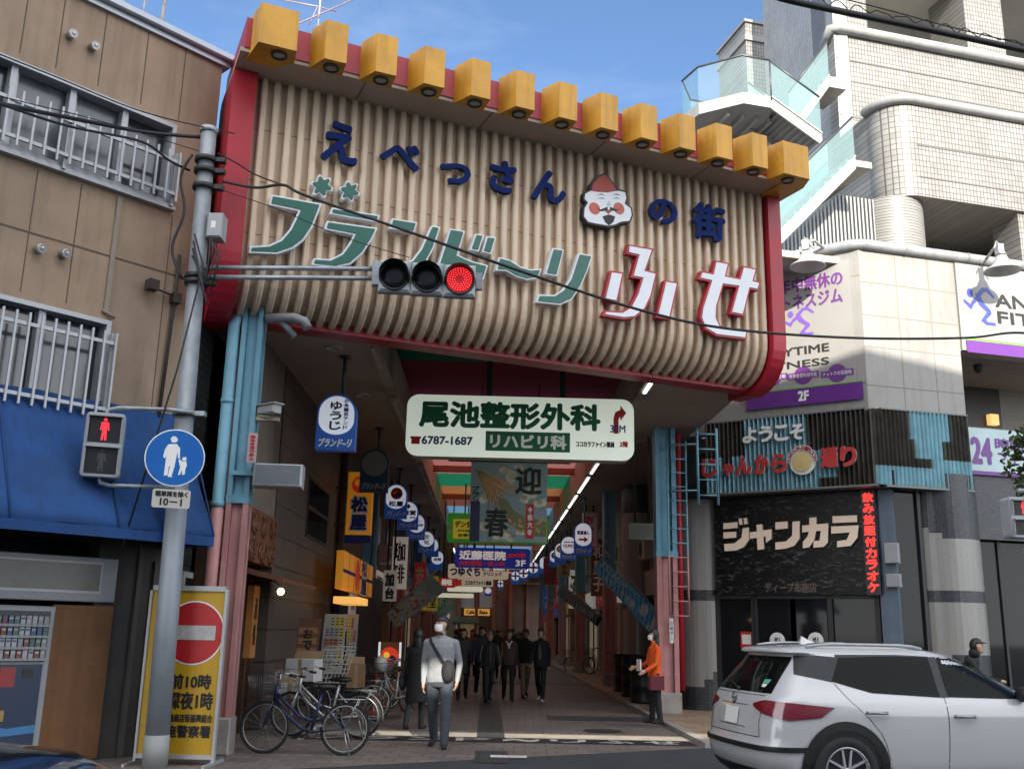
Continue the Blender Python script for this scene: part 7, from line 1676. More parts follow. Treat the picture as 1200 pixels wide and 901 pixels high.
    b = MB(); b.tube([(-.53, .09, R_), (-.62, .14, .02)], .01, 5); b.tube([(-.53, -.09, R_), (-.62, -.14, .02)], .01, 5); b.tube([(-.62, .14, .02), (-.62, -.14, .02)], .01, 5); b.build('kickstand', chrome, o)
    b = MB(); b.tube([bb_, (-.08, -.07, .28)], .015, 6); b.tube([(-.08, -.07, .28), (.06, -.075, .19)], .01, 5); b.box(Fr((.06, -.12, .19), (1, 0, 0)), -.04, .04, -.012, .012, -.05, .05); b.tube([(-.08, .07, .28), (-.22, .075, .37)], .01, 5); b.box(Fr((-.22, .12, .37), (1, 0, 0)), -.04, .04, -.012, .012, -.05, .05); b.lathe((-.08, -.05, .28), (0, -1, 0), [(0, 0), (.085, .0), (.085, .006), (0, .007)], 18); b.build('pedals', chrome, o)
    if bag:
        b = MB(); b.ball((.6, 0, .95), (.15, .13, .16), 12, 8); b.build('carrier_bag', M('bag_white', (.5, .5, .48), .5, 0, .1), o)
    o.location = loc; o.rotation_euler = (lean, 0, rz); return o
navy_f = M('bike_navy', (.012, .02, .07), .3, .2, .05); white_f = M('bike_silver', (.5, .5, .5), .3, .4, .05); black_f = M('bike_black', (.02, .02, .02), .35, .2, .05); wire_b = M('basket_wire', (.14, .14, .14), .4, .6, 0); wick = M('basket_pale', (.36, .33, .28), .5, .2, .1)
bp = lambda x, y: gnd(x, y)
p = (bp(310, 884) + bp(399, 884)) / 2; bicycle('navy shopping bicycle standing in front of the others, handlebar to the signboard', navy_f, wire_b, black, p, pi - .03, .05)
p = (bp(338, 866) + bp(420, 862)) / 2; bicycle('silver framed bicycle behind the navy one', white_f, wick, black, p, pi - .08, -.06)
p = bp(372, 852) + Vector((0.25, 1.1, 0)); bicycle('black bicycle with a pale basket against the wall beside the tavern', black_f, wick, M('saddle_brown', (.1, .05, .03), .5), p, pi + .35, .05)
p = bp(455, 838) ; bicycle('bicycle facing the street with a white carrier bag in its basket', white_f, wire_b, black, p + Vector((.05, .5, 0)), -pi / 2 - .35, .04, True)
p = bp(438, 832); bicycle('black bicycle beside the red posts', black_f, wire_b, black, p + Vector((.0, .8, 0)), -pi / 2 + .2, -.04)
p = bp(470, 834); bicycle('black bicycle with its rear wheel towards the man in grey', black_f, wire_b, black, p + Vector((.1, .9, 0)), -pi / 2 - 1.0, .04)
p = bp(664, 789); bicycle('silver bicycle parked at the far kerb under the dull blue flag', white_f, wire_b, black, p + Vector((.5, 0, 0)), -.8 + pi, .05)
p = bp(679, 792); bicycle('white wheeled bicycle on the kerb between drums and far silver bicycle', white_f, wire_b, black, p + Vector((.9, 0, .07)), -.5 + pi, .05)
p = bp(702, 790); bicycle('dark bicycle partly behind the second drum side pillar', black_f, wire_b, black, p + Vector((.9, 0, .07)), .3 + pi / 2, .05)
# ================================================================== cars
ZS = [(.20, .22, 4.0, .78), (.28, .10, 4.16, .83), (.42, .02, 4.26, .862), (.56, .00, 4.29, .876), (.62, .035, 4.29, .88), (.75, .05, 4.27, .885), (.90, .075, 4.18, .885), (.98, .10, 3.98, .872), (1.03, .125, 3.45, .85),
      (1.06, .15, 3.2, .835), (1.12, .19, 3.06, .80), (1.25, .29, 2.80, .745), (1.38, .40, 2.52, .695), (1.44, .43, 2.38, .665), (1.455, .33, 2.34, .655), (1.49, .34, 2.2, .62), (1.525, .50, 1.98, .54), (1.55, .75, 1.75, .38), (1.56, 1.05, 1.5, .12)]
def zlerp(z):
    if z <= ZS[0][0]: return ZS[0][1:]
    for a, c in zip(ZS, ZS[1:]):
        if z <= c[0]:
            t = (z - a[0]) / (c[0] - a[0]); return tuple(a[i] * (1 - t) + c[i] * t for i in (1, 2, 3))
    return ZS[-1][1:]
def car_r(z): 
    w = zlerp(z)[2]; return min(.30, w * .5), min(.55, w * .62)
def peri(s, z, off=0.0, sgn=-1):
    """point on the outline at height z, s metres from the middle of the tail round the right side"""
    xr, xf, w = zlerp(z); r, rf = car_r(z); side = 1 if s >= 0 else -1; s = abs(s)
    l1 = w - r; l2 = l1 + r * pi / 2; l3 = l2 + max(0, (xf - rf) - (xr + r)); l4 = l3 + rf * pi / 2
    if s < l1: x, y, nx, ny = xr, s, -1, 0
    elif s < l2: a = (s - l1) / r; x, y, nx, ny = xr + r - r * cos(a), l1 + r * sin(a), -cos(a), sin(a)
    elif s < l3: x, y, nx, ny = xr + r + s - l2, w, 0, 1
    elif s < l4: a = (s - l3) / rf; x, y, nx, ny = xf - rf + rf * sin(a), w - rf + rf * cos(a), sin(a), cos(a)
    else: x, y, nx, ny = xf, max(0, w - rf - (s - l4)), 1, 0
    x += .07 * (y / w) ** 2 * (1 if s < l2 else 0) * (1 if s < l1 else 1 - (s - l1) / (l2 - l1)) if s < l2 else 0
    return Vector((x + nx * off, sgn * side * (y + ny * off), z))
def s_of(x, z):
    xr, xf, w = zlerp(z); r, rf = car_r(z); return (w - r) + r * pi / 2 + (x - xr - r)
def total(z):
    xr, xf, w = zlerp(z); r, rf = car_r(z); return (w - r) + r * pi / 2 + max(0, xf - rf - xr - r) + rf * pi / 2 + (w - rf)
def patch_sz(b, top, bot, off, mi=0, nu=10, nv=4, sgn=-1, side=False):
    """patch between two polylines given in (s,z), or (x,z) on the flank when side is set"""
    def ev(pl, t):
        t = t * (len(pl) - 1); i = min(int(t), len(pl) - 2); f = t - i; return pl[i][0] * (1 - f) + pl[i + 1][0] * f, pl[i][1] * (1 - f) + pl[i + 1][1] * f
    P = []
    for i in range(nu + 1):
        a, c = ev(bot, i / nu), ev(top, i / nu); row = []
        for j in range(nv + 1):
            t = j / nv; q, z = a[0] * (1 - t) + c[0] * t, a[1] * (1 - t) + c[1] * t
            row.append(peri(s_of(q, z) if side else q, z, off, sgn))
        P += row
    b.idx(P, [(i * (nv + 1) + j, (i + 1) * (nv + 1) + j, (i + 1) * (nv + 1) + j + 1, i * (nv + 1) + j + 1) for i in range(nu) for j in range(nv)], mi, True)
car_glass = M('car_glass', (.005, .0055, .006), .03, 0, 0, spec=.09); car_black = M('car_cladding', (.009, .009, .0095), .5, 0, .1, 20); tail_m = M('tail_lamp', (.16, .005, .012), .12, 0, 0, spec=.9, coat=1.0); gap_m = M('panel_gap', (.02, .02, .02), .8, 0, 0); alloy = M('alloy', (.55, .56, .58), .3, .8, .05)
def car(label, paint, loc, rz, plate=True):
    o = thing('parked_car', label, 'car', (0, 0, 0))
    b = MB(); N = 60; rows = []
    zz = []
    for a, c in zip(ZS, ZS[1:]):
        k = 3 if c[0] - a[0] > .08 else 2
        zz += [a[0] + (c[0] - a[0]) * i / k for i in range(k)]
    zz.append(ZS[-1][0])
    vs = []
    for z in zz:
        T = total(z); half = [peri(T * i / N, z) for i in range(N + 1)]
        vs += half + [Vector((p.x, -p.y, p.z)) for p in half[-2:0:-1]]
    m = 2 * N; fs = []
    for i in range(len(zz) - 1):
        for k in range(m): a, c = i * m + k, i * m + (k + 1) % m; fs.append((a, a + m, c + m, c))
    b.idx(vs, fs, 0, True); b.idx(vs[-m:], [tuple(range(m - 1, -1, -1))], 0, True); b.idx(vs[:m], [tuple(range(m))], 0)
    b.build('body', paint, o)
    b = MB(); patch_sz(b, [(-.56, 1.415), (.56, 1.415)], [(-.66, 1.06), (.66, 1.06)], .006, 0, 16, 6); b.build('rear_window', car_glass, o)
    for sg in (-1, 1):
        b = MB(); patch_sz(b, [(2.03, 1.43), (2.2, 1.425), (2.42, 1.38), (2.86, 1.15)], [(2.03, 1.055), (2.3, 1.05), (2.6, 1.045), (2.92, 1.045)], .006, 0, 12, 5, sg, True); b.build('front_side_window', car_glass, o)
        b = MB(); patch_sz(b, [(.93, 1.415), (1.4, 1.437), (1.94, 1.437)], [(.80, 1.19), (1.2, 1.085), (1.94, 1.05)], .006, 0, 12, 5, sg, True); b.build('rear_side_window', car_glass, o)
        b = MB(); patch_sz(b, [(.44, 1.43), (.7, 1.435), (.94, 1.42)], [(.40, 1.25), (.6, 1.22), (.81, 1.18)], .004, 0, 10, 5, sg, True); patch_sz(b, [(1.94, 1.44), (2.03, 1.44)], [(1.94, 1.05), (2.03, 1.05)], .005, 0, 2, 5, sg, True); patch_sz(b, [(.9, 1.446), (1.6, 1.455), (2.25, 1.435), (2.5, 1.37)], [(.9, 1.412), (1.6, 1.43), (2.2, 1.42), (2.44, 1.36)], .003, 0, 12, 2, sg, True); b.build('window_pillar_trim', car_black, o)
        b = MB(); patch_sz(b, [(.44, .955), (.64, 1.0), (.95, .985), (1.42, .945)], [(.46, .93), (.64, .875), (.95, .82), (1.30, .85)], .012, 0, 20, 3, sg); b.build('tail_lamp', tail_m, o)
        b = MB()
        for x in (.86, 3.46):
            for r0, r1, m_, off in ((.385, .47, 0, .014), (0, .385, 1, .010)):
                n = 24; pts = []
                for k in range(n + 1):
                    a = pi * 1.0 * k / n - .25 + .5 * 0
                    a = -.28 + (pi + .56) * k / n
                    for r_ in (r0, r1): x_, z_ = x + cos(a) * r_, max(.21, .35 + sin(a) * r_); pts.append(peri(s_of(x_, z_), z_, off, sg))
                b.idx(pts, [(2 * k, 2 * k + 1, 2 * k + 3, 2 * k + 2) for k in range(n)], m_)
        patch_sz(b, [(1.3, .36), (3.0, .36)], [(1.3, .21), (3.0, .21)], .012, 0, 8, 2, sg, True); b.build('wheel_arch', [car_black, black], o)
        for x in (.86, 3.46):
            b = MB(); ax = Vector((0, sg, 0)); c_ = Vector((x, sg * .70, .345)); b.lathe(c_, ax, [(.2, .0), (.31, 0), (.345, .04), (.345, .16), (.325, .195), (.24, .2), (.23, .18)], 36, 0); w_ = b.build('wheel', rubber, o)
            b = MB(); b.lathe(c_, ax, [(.235, .12), (.24, .195), (.225, .2), (.21, .17), (.2, .1), (0, .1)], 36, 0)
            for k in range(5):
                a = 2 * pi * k / 5 + .3; d = Vector((cos(a), 0, sin(a))); e = Vector((-sin(a), 0, cos(a)))
                for dd in (-.022, .022): b.hexa([c_ + ax * .15 + d * .03 + e * (dd - .016), c_ + ax * .15 + d * .03 + e * (dd + .016), c_ + ax * .15 + d * .215 + e * (dd * 2.2 + .014), c_ + ax * .15 + d * .215 + e * (dd * 2.2 - .014), c_ + ax * .185 + d * .03 + e * (dd - .012), c_ + ax * .185 + d * .03 + e * (dd + .012), c_ + ax * .185 + d * .215 + e * (dd * 2.2 + .01), c_ + ax * .185 + d * .215 + e * (dd * 2.2 - .01)])
            b.lathe(c_, ax, [(.045, .15), (.045, .19), (0, .192)], 14); b.build('rim', alloy, w_)
        for x in (1.02, 1.98):
            b = MB(); z_ = .90 - .03 * (x - 1); P = [peri(s_of(x + dx, z_), z_, of, sg) for dx, of in ((.08, .0), (.10, .035), (.28, .04), (.30, .0))]; b.tube(P, .014, 8); b.build('door_handle', chrome, o)
        b = MB()
        for pl in ([(1.98, 1.05), (1.99, .8), (1.97, .36)], [(.82, 1.17), (.93, 1.02), (1.12, .85), (1.28, .66), (1.36, .36)], [(2.98, 1.04), (3.02, .8), (3.0, .55)]):
            patch_sz(b, [(x + .004, z) for x, z in pl], [(x - .004, z) for x, z in pl], .002, 0, 10, 1, sg, True)
        b.build('door_gap', gap_m, o)
        b = MB(); q = peri(s_of(2.80, 1.09), 1.09, .13, sg); b.ball(q, (.07, .11, .075), 14, 8); b.tube([q, peri(s_of(2.84, 1.07), 1.07, 0, sg)], .03, 6); b.build('wing_mirror', car_black, o)
        b = MB(); b.tube([peri(s_of(.62 + .15 * k, 1.505), 1.505 - .0, .01, sg) + Vector((0, 0, .012 + .03 * min(1, min(k, 9 - k) / 1.5))) for k in range(10)], .016, 8); b.build('roof_rail', alum_dull, o)
    b = MB(); patch_sz(b, [(-1.25, .575), (1.25, .575)], [(-1.25, .525), (1.25, .525)], .012, 0, 40, 2); patch_sz(b, [(-.9, .34), (.9, .34)], [(-.9, .2), (.9, .2)], .012, 0, 30, 2); b.build('bumper_strip', car_black, o)
    b = MB()
    for top, bot in (([(-.60, 1.04), (.60, 1.04)], [(-.60, 1.032), (.60, 1.032)]), ([(-.62, .65), (.62, .65)], [(-.62, .642), (.62, .642)])): patch_sz(b, top, bot, .002, 0, 16, 1)
    for sg in (-1, 1): patch_sz(b, [(sg * .632, .92), (sg * .60, .78), (sg * .625, .65)], [(sg * .624, .92), (sg * .592, .78), (sg * .617, .65)], .002, 0, 6, 1)
    for zz_, s0_ in ((.93, .33), (.72, .33)): patch_sz(b, [(-s0_, zz_ + .004), (s0_, zz_ + .004)], [(-s0_, zz_ - .004), (s0_, zz_ - .004)], .002, 0, 10, 1)
    b.build('tailgate_gap', gap_m, o)
    b = MB(); patch_sz(b, [(-.165, .90), (.165, .90)], [(-.165, .735), (.165, .735)], .012, 0, 4, 2); b.build('number_plate', M('plate_blank', (.75, .75, .73), .4, 0, 0), o)
    b = MB(); c_ = peri(0, .985, .012); b.lathe(c_, (-1, 0, .1), [(.05, 0), (.052, .008), (.04, .008), (.04, 0)], 20); b.box(Fr(c_, (0, -1, 0)), -.055, .055, -.008, .008, -.002, .01); b.build('badge', chrome, o)
    b = MB(); b.tube([peri(.0, 1.075, .02), peri(-.3, 1.14, .02)], .01, 5); b.ball(peri(0, 1.075, .015), .025, 8, 6); b.build('rear_wiper', black, o)
    b = MB(); q = Vector((.85, 0, 1.548)); b.idx([q + Vector(p) for p in ((0, -.03, 0), (0, .03, 0), (.2, .02, 0), (.2, -.02, 0), (.03, -.006, .075), (.03, .006, .075), (.1, .008, .04), (.1, -.008, .04))], [(0, 4, 5, 1), (1, 5, 6, 2), (5, 4, 7, 6), (4, 0, 3, 7), (7, 3, 2, 6)], 0); b.build('aerial_fin', paint, o)
    b = MB(); c_ = peri(.47, 1.15, .009); patch_sz(b, [(.42, 1.19), (.53, 1.19)], [(.42, 1.15), (.53, 1.15)], .009, 0, 3, 1); patch_sz(b, [(.43, 1.145), (.52, 1.145)], [(.44, 1.115), (.51, 1.115)], .009, 1, 3, 1); b.build('window_sticker', [M('sticker_green', (.1, .4, .25), .4, 0, 0), white_ink], o)
    b = MB(); patch_sz(b, [(total(1.14) - .60, 1.40), (total(1.14) + .6, 1.40)], [(total(1.07) - .68, 1.07), (total(1.07) + .68, 1.07)], .006, 0, 12, 5); b.build('windscreen', car_glass, o) if False else None
    b = MB(); P = []
    for i in range(13):
        t = -1 + 2 * i / 12
        for z in (1.07, 1.15, 1.25, 1.35, 1.43): T = total(z); w_ = zlerp(z)[2]; P.append(peri(T - abs(t) * (w_ * .86), z, .006, -1 if t >= 0 else 1))
    b.idx(P, [(i * 5 + j, (i + 1) * 5 + j, (i + 1) * 5 + j + 1, i * 5 + j + 1) for i in range(12) for j in range(4)], 0, True); b.build('windscreen', car_glass, o)
    o.location = loc; o.rotation_euler = (0, 0, rz)
    return o
white_car = M('pearl_white_paint', (.47, .47, .475), .22, 0.0, 0, spec=.6, coat=1.0); black_car = M('black_car_paint', (.008, .009, .012), .15, 0, 0, spec=.6, coat=1.0)
car('white compact crossover car crossing in front of the karaoke doors', white_car, (2.33, 11.0, 0), rad(10.5))
car('black car of which only the bonnet shows at the tobacco machine', black_car, (-6.0, 4.5, 0), rad(2))
# ================================================================== people
skin_m = M('skin', (.5, .3, .21), .5, 0, .05); hair_m = M('hair_black', (.012, .011, .01), .5, 0, .3, 30); hair_g = M('hair_grey', (.16, .155, .15), .5, 0, .3, 30); eye_m = M('eye_dark', (.02, .015, .012), .3, 0, 0)
def person(label, loc, rz, h, top, legs_m, shoes, hair=hair_m, pose=None, coat=0, voxel=.016, near=False, hand=True, group=None, extras=None, build_=1.0, collar=None, long_hair=False, cap=None, headturn=0.0):
    pose = pose or {}
    o = thing('person', label, 'person', (0, 0, 0), group)
    prim = []                                             # (a, b, ra, rb, material, flatness)
    mats = [top, legs_m, shoes, skin_m, collar or top]
    def sw(p, q, ang, side=0): 
        L = (q - p).length; return p + Vector((sin(side) * L, -sin(ang) * L * cos(side), -cos(ang) * L * cos(side)))
    lean = pose.get('lean', 0); B = build_
    pel = Vector((0, 0, .93)); chest = Vector((0, -lean * .35, 1.28)); nb = Vector((0, -lean * .55, 1.46)); hd = Vector((0, -lean * .62 - .015, 1.635))
    fr_ = (Vector((1, 0, 0)), Vector((0, 1, 0)), Vector((0, 0, 1)))
    b = MB()
    def blob(c, r, m): b.ball(c, r, 16, 10); prim.append((Vector(c), Vector(c), min(r), min(r), m))
    def limb(p, q, r0, r1, m, n=5, fl=1.0):
        b.tube([p + (q - p) * k / n for k in range(n + 1)], [r0 + (r1 - r0) * k / n for k in range(n + 1)], 12); b.ball(p, r0, 12, 8); b.ball(q, r1, 12, 8); prim.append((p, q, r0, r1, m))
    def loft(rings, m):
        n = 20; vs = [Vector((cx + rx * cos(2 * pi * k / n), cy_ + ry * sin(2 * pi * k / n), z)) for z, cx, cy_, rx, ry in rings for k in range(n)]
        b.idx(vs, [(i * n + k, i * n + (k + 1) % n, (i + 1) * n + (k + 1) % n, (i + 1) * n + k) for i in range(len(rings) - 1) for k in range(n)] + [tuple(range(n - 1, -1, -1)), tuple(range((len(rings) - 1) * n, len(rings) * n))])
        for (z, cx, cy_, rx, ry), (z1, cx1, cy1, rx1, ry1) in zip(rings, rings[1:]):
            for s in (-1, 0, 1): prim.append((Vector((cx + s * (rx - ry), cy_, z)), Vector((cx1 + s * (rx1 - ry1), cy1, z1)), ry, ry1, m))
    ly = lambda z: -lean * .35 * max(0, (z - .93)) / .35
    loft([(z, 0, ly(z), rx * B, ry * B) for z, rx, ry in ((.80, .13, .10), (.86, .165, .118), (.93, .166, .118))], 1)
    loft([(z, 0, ly(z), rx * B, ry * B) for z, rx, ry in ((.905, .172, .122), (.96, .170, .119), (1.05, .160, .113), (1.15, .165, .116), (1.25, .178, .121), (1.34, .182, .117), (1.41, .155, .095), (1.45, .10, .07))], 0)
    [limb(Vector((s * .03, chest.y, 1.455)), Vector((s * .155 * B, chest.y, 1.395)), .045, .055, 0) for s in (-1, 1)]; limb(nb + Vector((0, 0, -.03)), nb + Vector((0, -.01, .03)), .066, .058, 4); limb(nb, hd - Vector((0, 0, .06)), .052, .05, 3)
    if coat: 
        loft([(.95 - coat * q, 0, 0, .172 * B + coat * q * .08, .122 * B + coat * q * .1) for q in (1.0, .75, .5, .25, 0)], 0)
    R0 = Matrix.Rotation(headturn, 3, 'Z')
    hp = lambda x, y, z: hd + R0 @ Vector((x, y, z))
    ux = R0 @ Vector((1, 0, 0)); uy = R0 @ Vector((0, 1, 0)); hf = (ux, uy, Vector((0, 0, 1)))
    b.ball(hd, (.074, .092, .112), 16, 12, 0, hf); prim.append((hd, hd, .09, .09, 3)); b.ball(hp(0, -.03, -.06), (.056, .062, .06), 12, 8, 0, hf); b.tube([hp(0, -.088, .02), hp(0, -.108, -.018), hp(0, -.09, -.028)], [.009, .015, .01], 8)
    for s in (-1, 1): b.ball(hp(s * .076, .008, 0), (.012, .022, .032), 8, 6, 0, hf)
    hands = []
    for s, lg, ar_ in ((-1, 'll', 'la'), (1, 'rl', 'ra')):
        sg, bend = pose.get(lg, (0, 0)); hip = Vector((s * .088 * B, 0, .90)); kn = sw(hip, hip + Vector((0, 0, -.42)), sg, s * .015); an = sw(kn, kn + Vector((0, 0, -.41)), sg - bend); toe = an + Vector((s * .02, -.15 * cos(max(0, bend - sg) * .8), -.045 - .1 * sin(max(0, bend - sg) * .8)))
        limb(hip, kn, .09 * B, .066 * B, 1); limb(kn, an, .066 * B, .054 * B, 1); limb(an + Vector((0, .035, -.045)), toe, .043, .036, 2, 4); limb(an + Vector((0, 0, -.01)), an + Vector((0, .03, -.04)), .046, .04, 2, 2)
        a, eb, out = pose.get(ar_, (0, .25, .12)); sh_ = Vector((s * .172 * B, chest.y * 1.1, 1.385)); el = sw(sh_, sh_ + Vector((0, 0, -.29)), a, s * out); wr = sw(el, el + Vector((0, 0, -.245)), a + eb, s * out * pose.get('inw', .3))
        limb(sh_, el, .057 * B, .047, 0); limb(el, wr, .047, .036, 0); d = (wr - el).normalized()
        if hand:
            c = wr + d * .055; b.ball(c, (.024, .036, .05), 10, 8, 0, (Vector((1, 0, 0)), d.cross(Vector((1, 0, 0))).normalized(), d)); prim.append((wr + d * .02, wr + d * .17, .03, .03, 3))
            if near:
                w_ = d.cross(Vector((1, 0, 0))).normalized()
                for k, L in enumerate((.068, .078, .073, .058)):
                    p0 = wr + d * .09 + w_ * (.027 - .018 * k); p1 = p0 + d * L * .55 + Vector((-s * .008, 0, 0)); p2 = p1 + d * L * .4 + Vector((-s * .024, 0, 0)); b.tube([p0 - d * .03, p0, p1, p2], [.0095, .0095, .009, .0075], 8); b.ball(p2, .0075, 8, 6)
                p0 = wr + d * .04 + w_ * .03; p1 = p0 + d * .035 + w_ * .022; b.tube([p0 - w_ * .015, p0, p1, p1 + d * .03 - Vector((s * .012, 0, 0))], [.012, .012, .0105, .008], 8)
            hands.append(c)
    me = bpy.data.meshes.new('raw'); me.from_pydata([tuple(v) for v in b.v], [], b.f); tmp = bpy.data.objects.new('raw', me); COL.objects.link(tmp)
    rm_ = tmp.modifiers.new('r', 'REMESH'); rm_.mode = 'VOXEL'; rm_.voxel_size = voxel; sm_ = tmp.modifiers.new('s', 'SMOOTH'); sm_.iterations = 3 if not near else 2; sm_.factor = .5
    dg = bpy.context.evaluated_depsgraph_get(); m2 = bpy.data.meshes.new_from_object(tmp.evaluated_get(dg), depsgraph=dg); bpy.data.objects.remove(tmp); bpy.data.meshes.remove(me)
    m2.name = 'body'
    while len(m2.materials): m2.materials.pop()
    for m in mats: m2.materials.append(m)
    for p in m2.polygons:
        c = p.center; best = 9; bm_ = 0
        for a, q, ra, rb, m in prim:
            ab = q - a; t = 0 if ab.length_squared < 1e-9 else max(0, min(1, (c - a).dot(ab) / ab.length_squared)); d = (c - a - ab * t).length - (ra + (rb - ra) * t)
            if d < best: best, bm_ = d, m
        p.material_index = bm_; p.use_smooth = True
    body = bpy.data.objects.new('body', m2); COL.objects.link(body); body.parent = o
    # hair: a shell over the skull, cut at the brow and nape
    b = MB(); n = 18
    def shell(r, keep, m_=0):
        vs = [hd + R0 @ Vector((r[0] * sin(pi * i / n) * cos(2 * pi * k / n), r[1] * sin(pi * i / n) * sin(2 * pi * k / n) + .008, r[2] * cos(pi * i / n) + .012)) for i in range(n + 1) for k in range(n)]
        fs = []
        for i in range(n):
            for k in range(n):
                f = (i * n + k, i * n + (k + 1) % n, (i + 1) * n + (k + 1) % n, (i + 1) * n + k); c = R0.transposed() @ (sum((vs[j] for j in f), Vector()) / 4 - hd)
                if keep(c): fs.append(f)
        b.idx(vs, fs, m_, True)
    shell((.084, .102, .118), lambda c: c.z > .058 or (c.y > .0 and c.z > -.06) or (long_hair and c.y > -.03 and c.z > -.13))
    if long_hair: b.ball(hp(0, .055, -.14), (.085, .06, .19), 12, 8)
    hr = b.build('hair', hair, o); so_ = hr.modifiers.new('t', 'SOLIDIFY'); so_.thickness = .008
    if cap: b = MB(); shell((.092, .11, .122), lambda c: c.z > .045); b.ball(hp(0, -.1, .06), (.06, .06, .01), 10, 6); b.build('cap', cap, o)
    b = MB()
    for s in (-1, 1): b.ball(hp(s * .032, -.082, .012), (.013, .008, .007), 8, 6); b.tube([hp(s * .018, -.09, .035), hp(s * .048, -.08, .036)], .004, 5)
    b.tube([hp(-.022, -.087, -.052), hp(0, -.092, -.053), hp(.022, -.087, -.052)], .0045, 5, 1); b.build('face_features', [eye_m, M('lip', (.3, .12, .1), .5)], o)
    if extras: extras(o, hp, hf, hands, chest)
    s_ = h / 1.75; o.scale = (s_, s_, s_); o.location = loc; o.rotation_euler = (0, 0, rz)
    return o
def C(n, c, r=.85, v=.18): return M(n, c, r, 0, v, 12, .15, 60)
black_c = C('black_cloth', (.013, .013, .015)); char_c = C('charcoal_cloth', (.03, .031, .034)); navy_c = C('navy_cloth', (.018, .022, .035)); grey_kn = C('grey_knit', (.23, .24, .25)); jeans = C('grey_jeans', (.05, .058, .072)); beige_c = C('beige_trousers', (.22, .17, .12)); orange_c = C('orange_jacket', (.72, .10, .012)); shoe_w = C('white_shoe', (.5, .5, .5)); shoe_b = C('black_shoe', (.015, .015, .016)); maroon_c = C('maroon_cloth', (.11, .02, .03)); red_c = C('dull_red_cloth', (.2, .05, .05))
mask_m = M('face_mask', (.72, .72, .70), .7, 0, .05)
def mask(o, hp, hf):
    b = MB(); n = 10; vs = []; fs = []
    for i in range(n + 1):
        for j in range(n + 1):
            a = -1.15 + 2.3 * i / n; z = -.085 + .095 * j / n; vs.append(hp(sin(a) * .078, -cos(a) * (.104 + .012 * sin(pi * j / n)) - .004, z))
    b.idx(vs, [(i * (n + 1) + j, (i + 1) * (n + 1) + j, (i + 1) * (n + 1) + j + 1, i * (n + 1) + j + 1) for i in range(n) for j in range(n)], 0, True)
    b.build('face_mask', mask_m, o)
def man_bits(o, hp, hf, hands, chest):
    mask(o, hp, hf)
    b = MB(); b.ball((.13, -.145, 1.02), (.095, .06, .15), 14, 10); b.ball((.13, -.185, .98), (.075, .04, .10), 12, 8); bg_ = b.build('sling_bag', C('bag_black', (.012, .012, .014)), o)
    b = MB(); P = [(-.15, -.05, 1.44), (-.13, -.10, 1.40), (-.06, -.14, 1.30), (.03, -.15, 1.17), (.10, -.15, 1.10)]
    for p, q in zip(P, P[1:]):
        p, q = Vector(p), Vector(q); d = (q - p).normalized(); w_ = d.cross(Vector((0, -1, 0))).normalized() * .022; b.hexa([p - w_, p + w_, q + w_, q - w_, p - w_ + Vector((0, -.012, 0)), p + w_ + Vector((0, -.012, 0)), q + w_ + Vector((0, -.012, 0)), q - w_ + Vector((0, -.012, 0))])
    b.tube([(-.15, -.05, 1.44), (-.12, .06, 1.44), (.02, .14, 1.25), (.18, .06, 1.05), (.17, -.1, 1.05)], .018, 6); b.build('strap', C('bag_black', (0, 0, 0)), bg_)
g_ = gnd(513, 876); mh = 1.80
person('man in grey sweater and white mask walking out with a black sling bag', g_ + Vector((0, 0, .0)), rad(-6), 1.80, grey_kn, jeans, shoe_b, pose={'ll': (-.16, .30), 'rl': (.20, .06), 'la': (-.12, .35, .16), 'ra': (-.25, .75, .22), 'inw': -.2}, voxel=.010, near=True, extras=man_bits, build_=1.12, collar=black_c, headturn=rad(-38))
def coat_bag(o, hp, hf, hands, chest):
    b = MB(); b.ball((.27, .0, .80), (.06, .14, .14), 12, 8); b.tube([(.24, -.1, .9), (.22, 0, 1.12), (.24, .1, .9)], .01, 5); b.build('shoulder_bag', C('bag_black', (0, 0, 0)), o)
g_ = gnd(486, 854); person('woman in long dark coat just behind the man in grey', g_, rad(165), 1.62, black_c, char_c, shoe_b, pose={'ll': (.15, .15), 'rl': (-.12, .3)}, coat=.48, voxel=.014, extras=coat_bag, long_hair=True)
def orange_bits(o, hp, hf, hands, chest):
    mask(o, hp, hf); b = MB(); b.box(Fr((0, -.33, .98), (1, 0, 0)), -.12, .1, -.02, .2, -.02, 0); b.build('leaflets', white_ink, o)
    b = MB(); b.box(Fr((.16, -.05, .62), (1, 0, 0)), -.1, .1, 0, .26, -.15, .15, 0, .03); b.build('tote_bag', maroon_c, o)
g_ = gnd(768, 848, .06); person('woman in bright orange jacket standing at the ladder pillar', g_ + Vector((-.0, 0, .02)), rad(-78), 1.62, orange_c, black_c, shoe_b, pose={'ll': (.03, .0), 'rl': (-.05, .05), 'la': (.25, 1.0, .08), 'ra': (.15, .9, .1)}, voxel=.011, near=True, extras=orange_bits, long_hair=True, coat=.1, build_=1.05)
W2 = {'ll': (.22, .1), 'rl': (-.2, .35), 'la': (-.2, .3, .12), 'ra': (.2, .3, .12)}; W3 = {'ll': (-.18, .4), 'rl': (.2, .05), 'la': (.18, .35, .12), 'ra': (-.18, .3, .12)}; ST = {'la': (0, .2, .1), 'ra': (0, .2, .1)}
def jacket_lines(o, hp, hf, hands, chest):
    b = MB()
    for s in (-1, 1): b.tube([(s * .20, -.05, 1.42), (s * .25, -.06, 1.2), (s * .27, -.07, 1.0)], .008, 5)
    b.tube([(0, -.13, 1.42), (0, -.135, 1.2), (0, -.13, .96)], .006, 5); b.build('piping', C('piping_pale', (.3, .3, .3)), o)
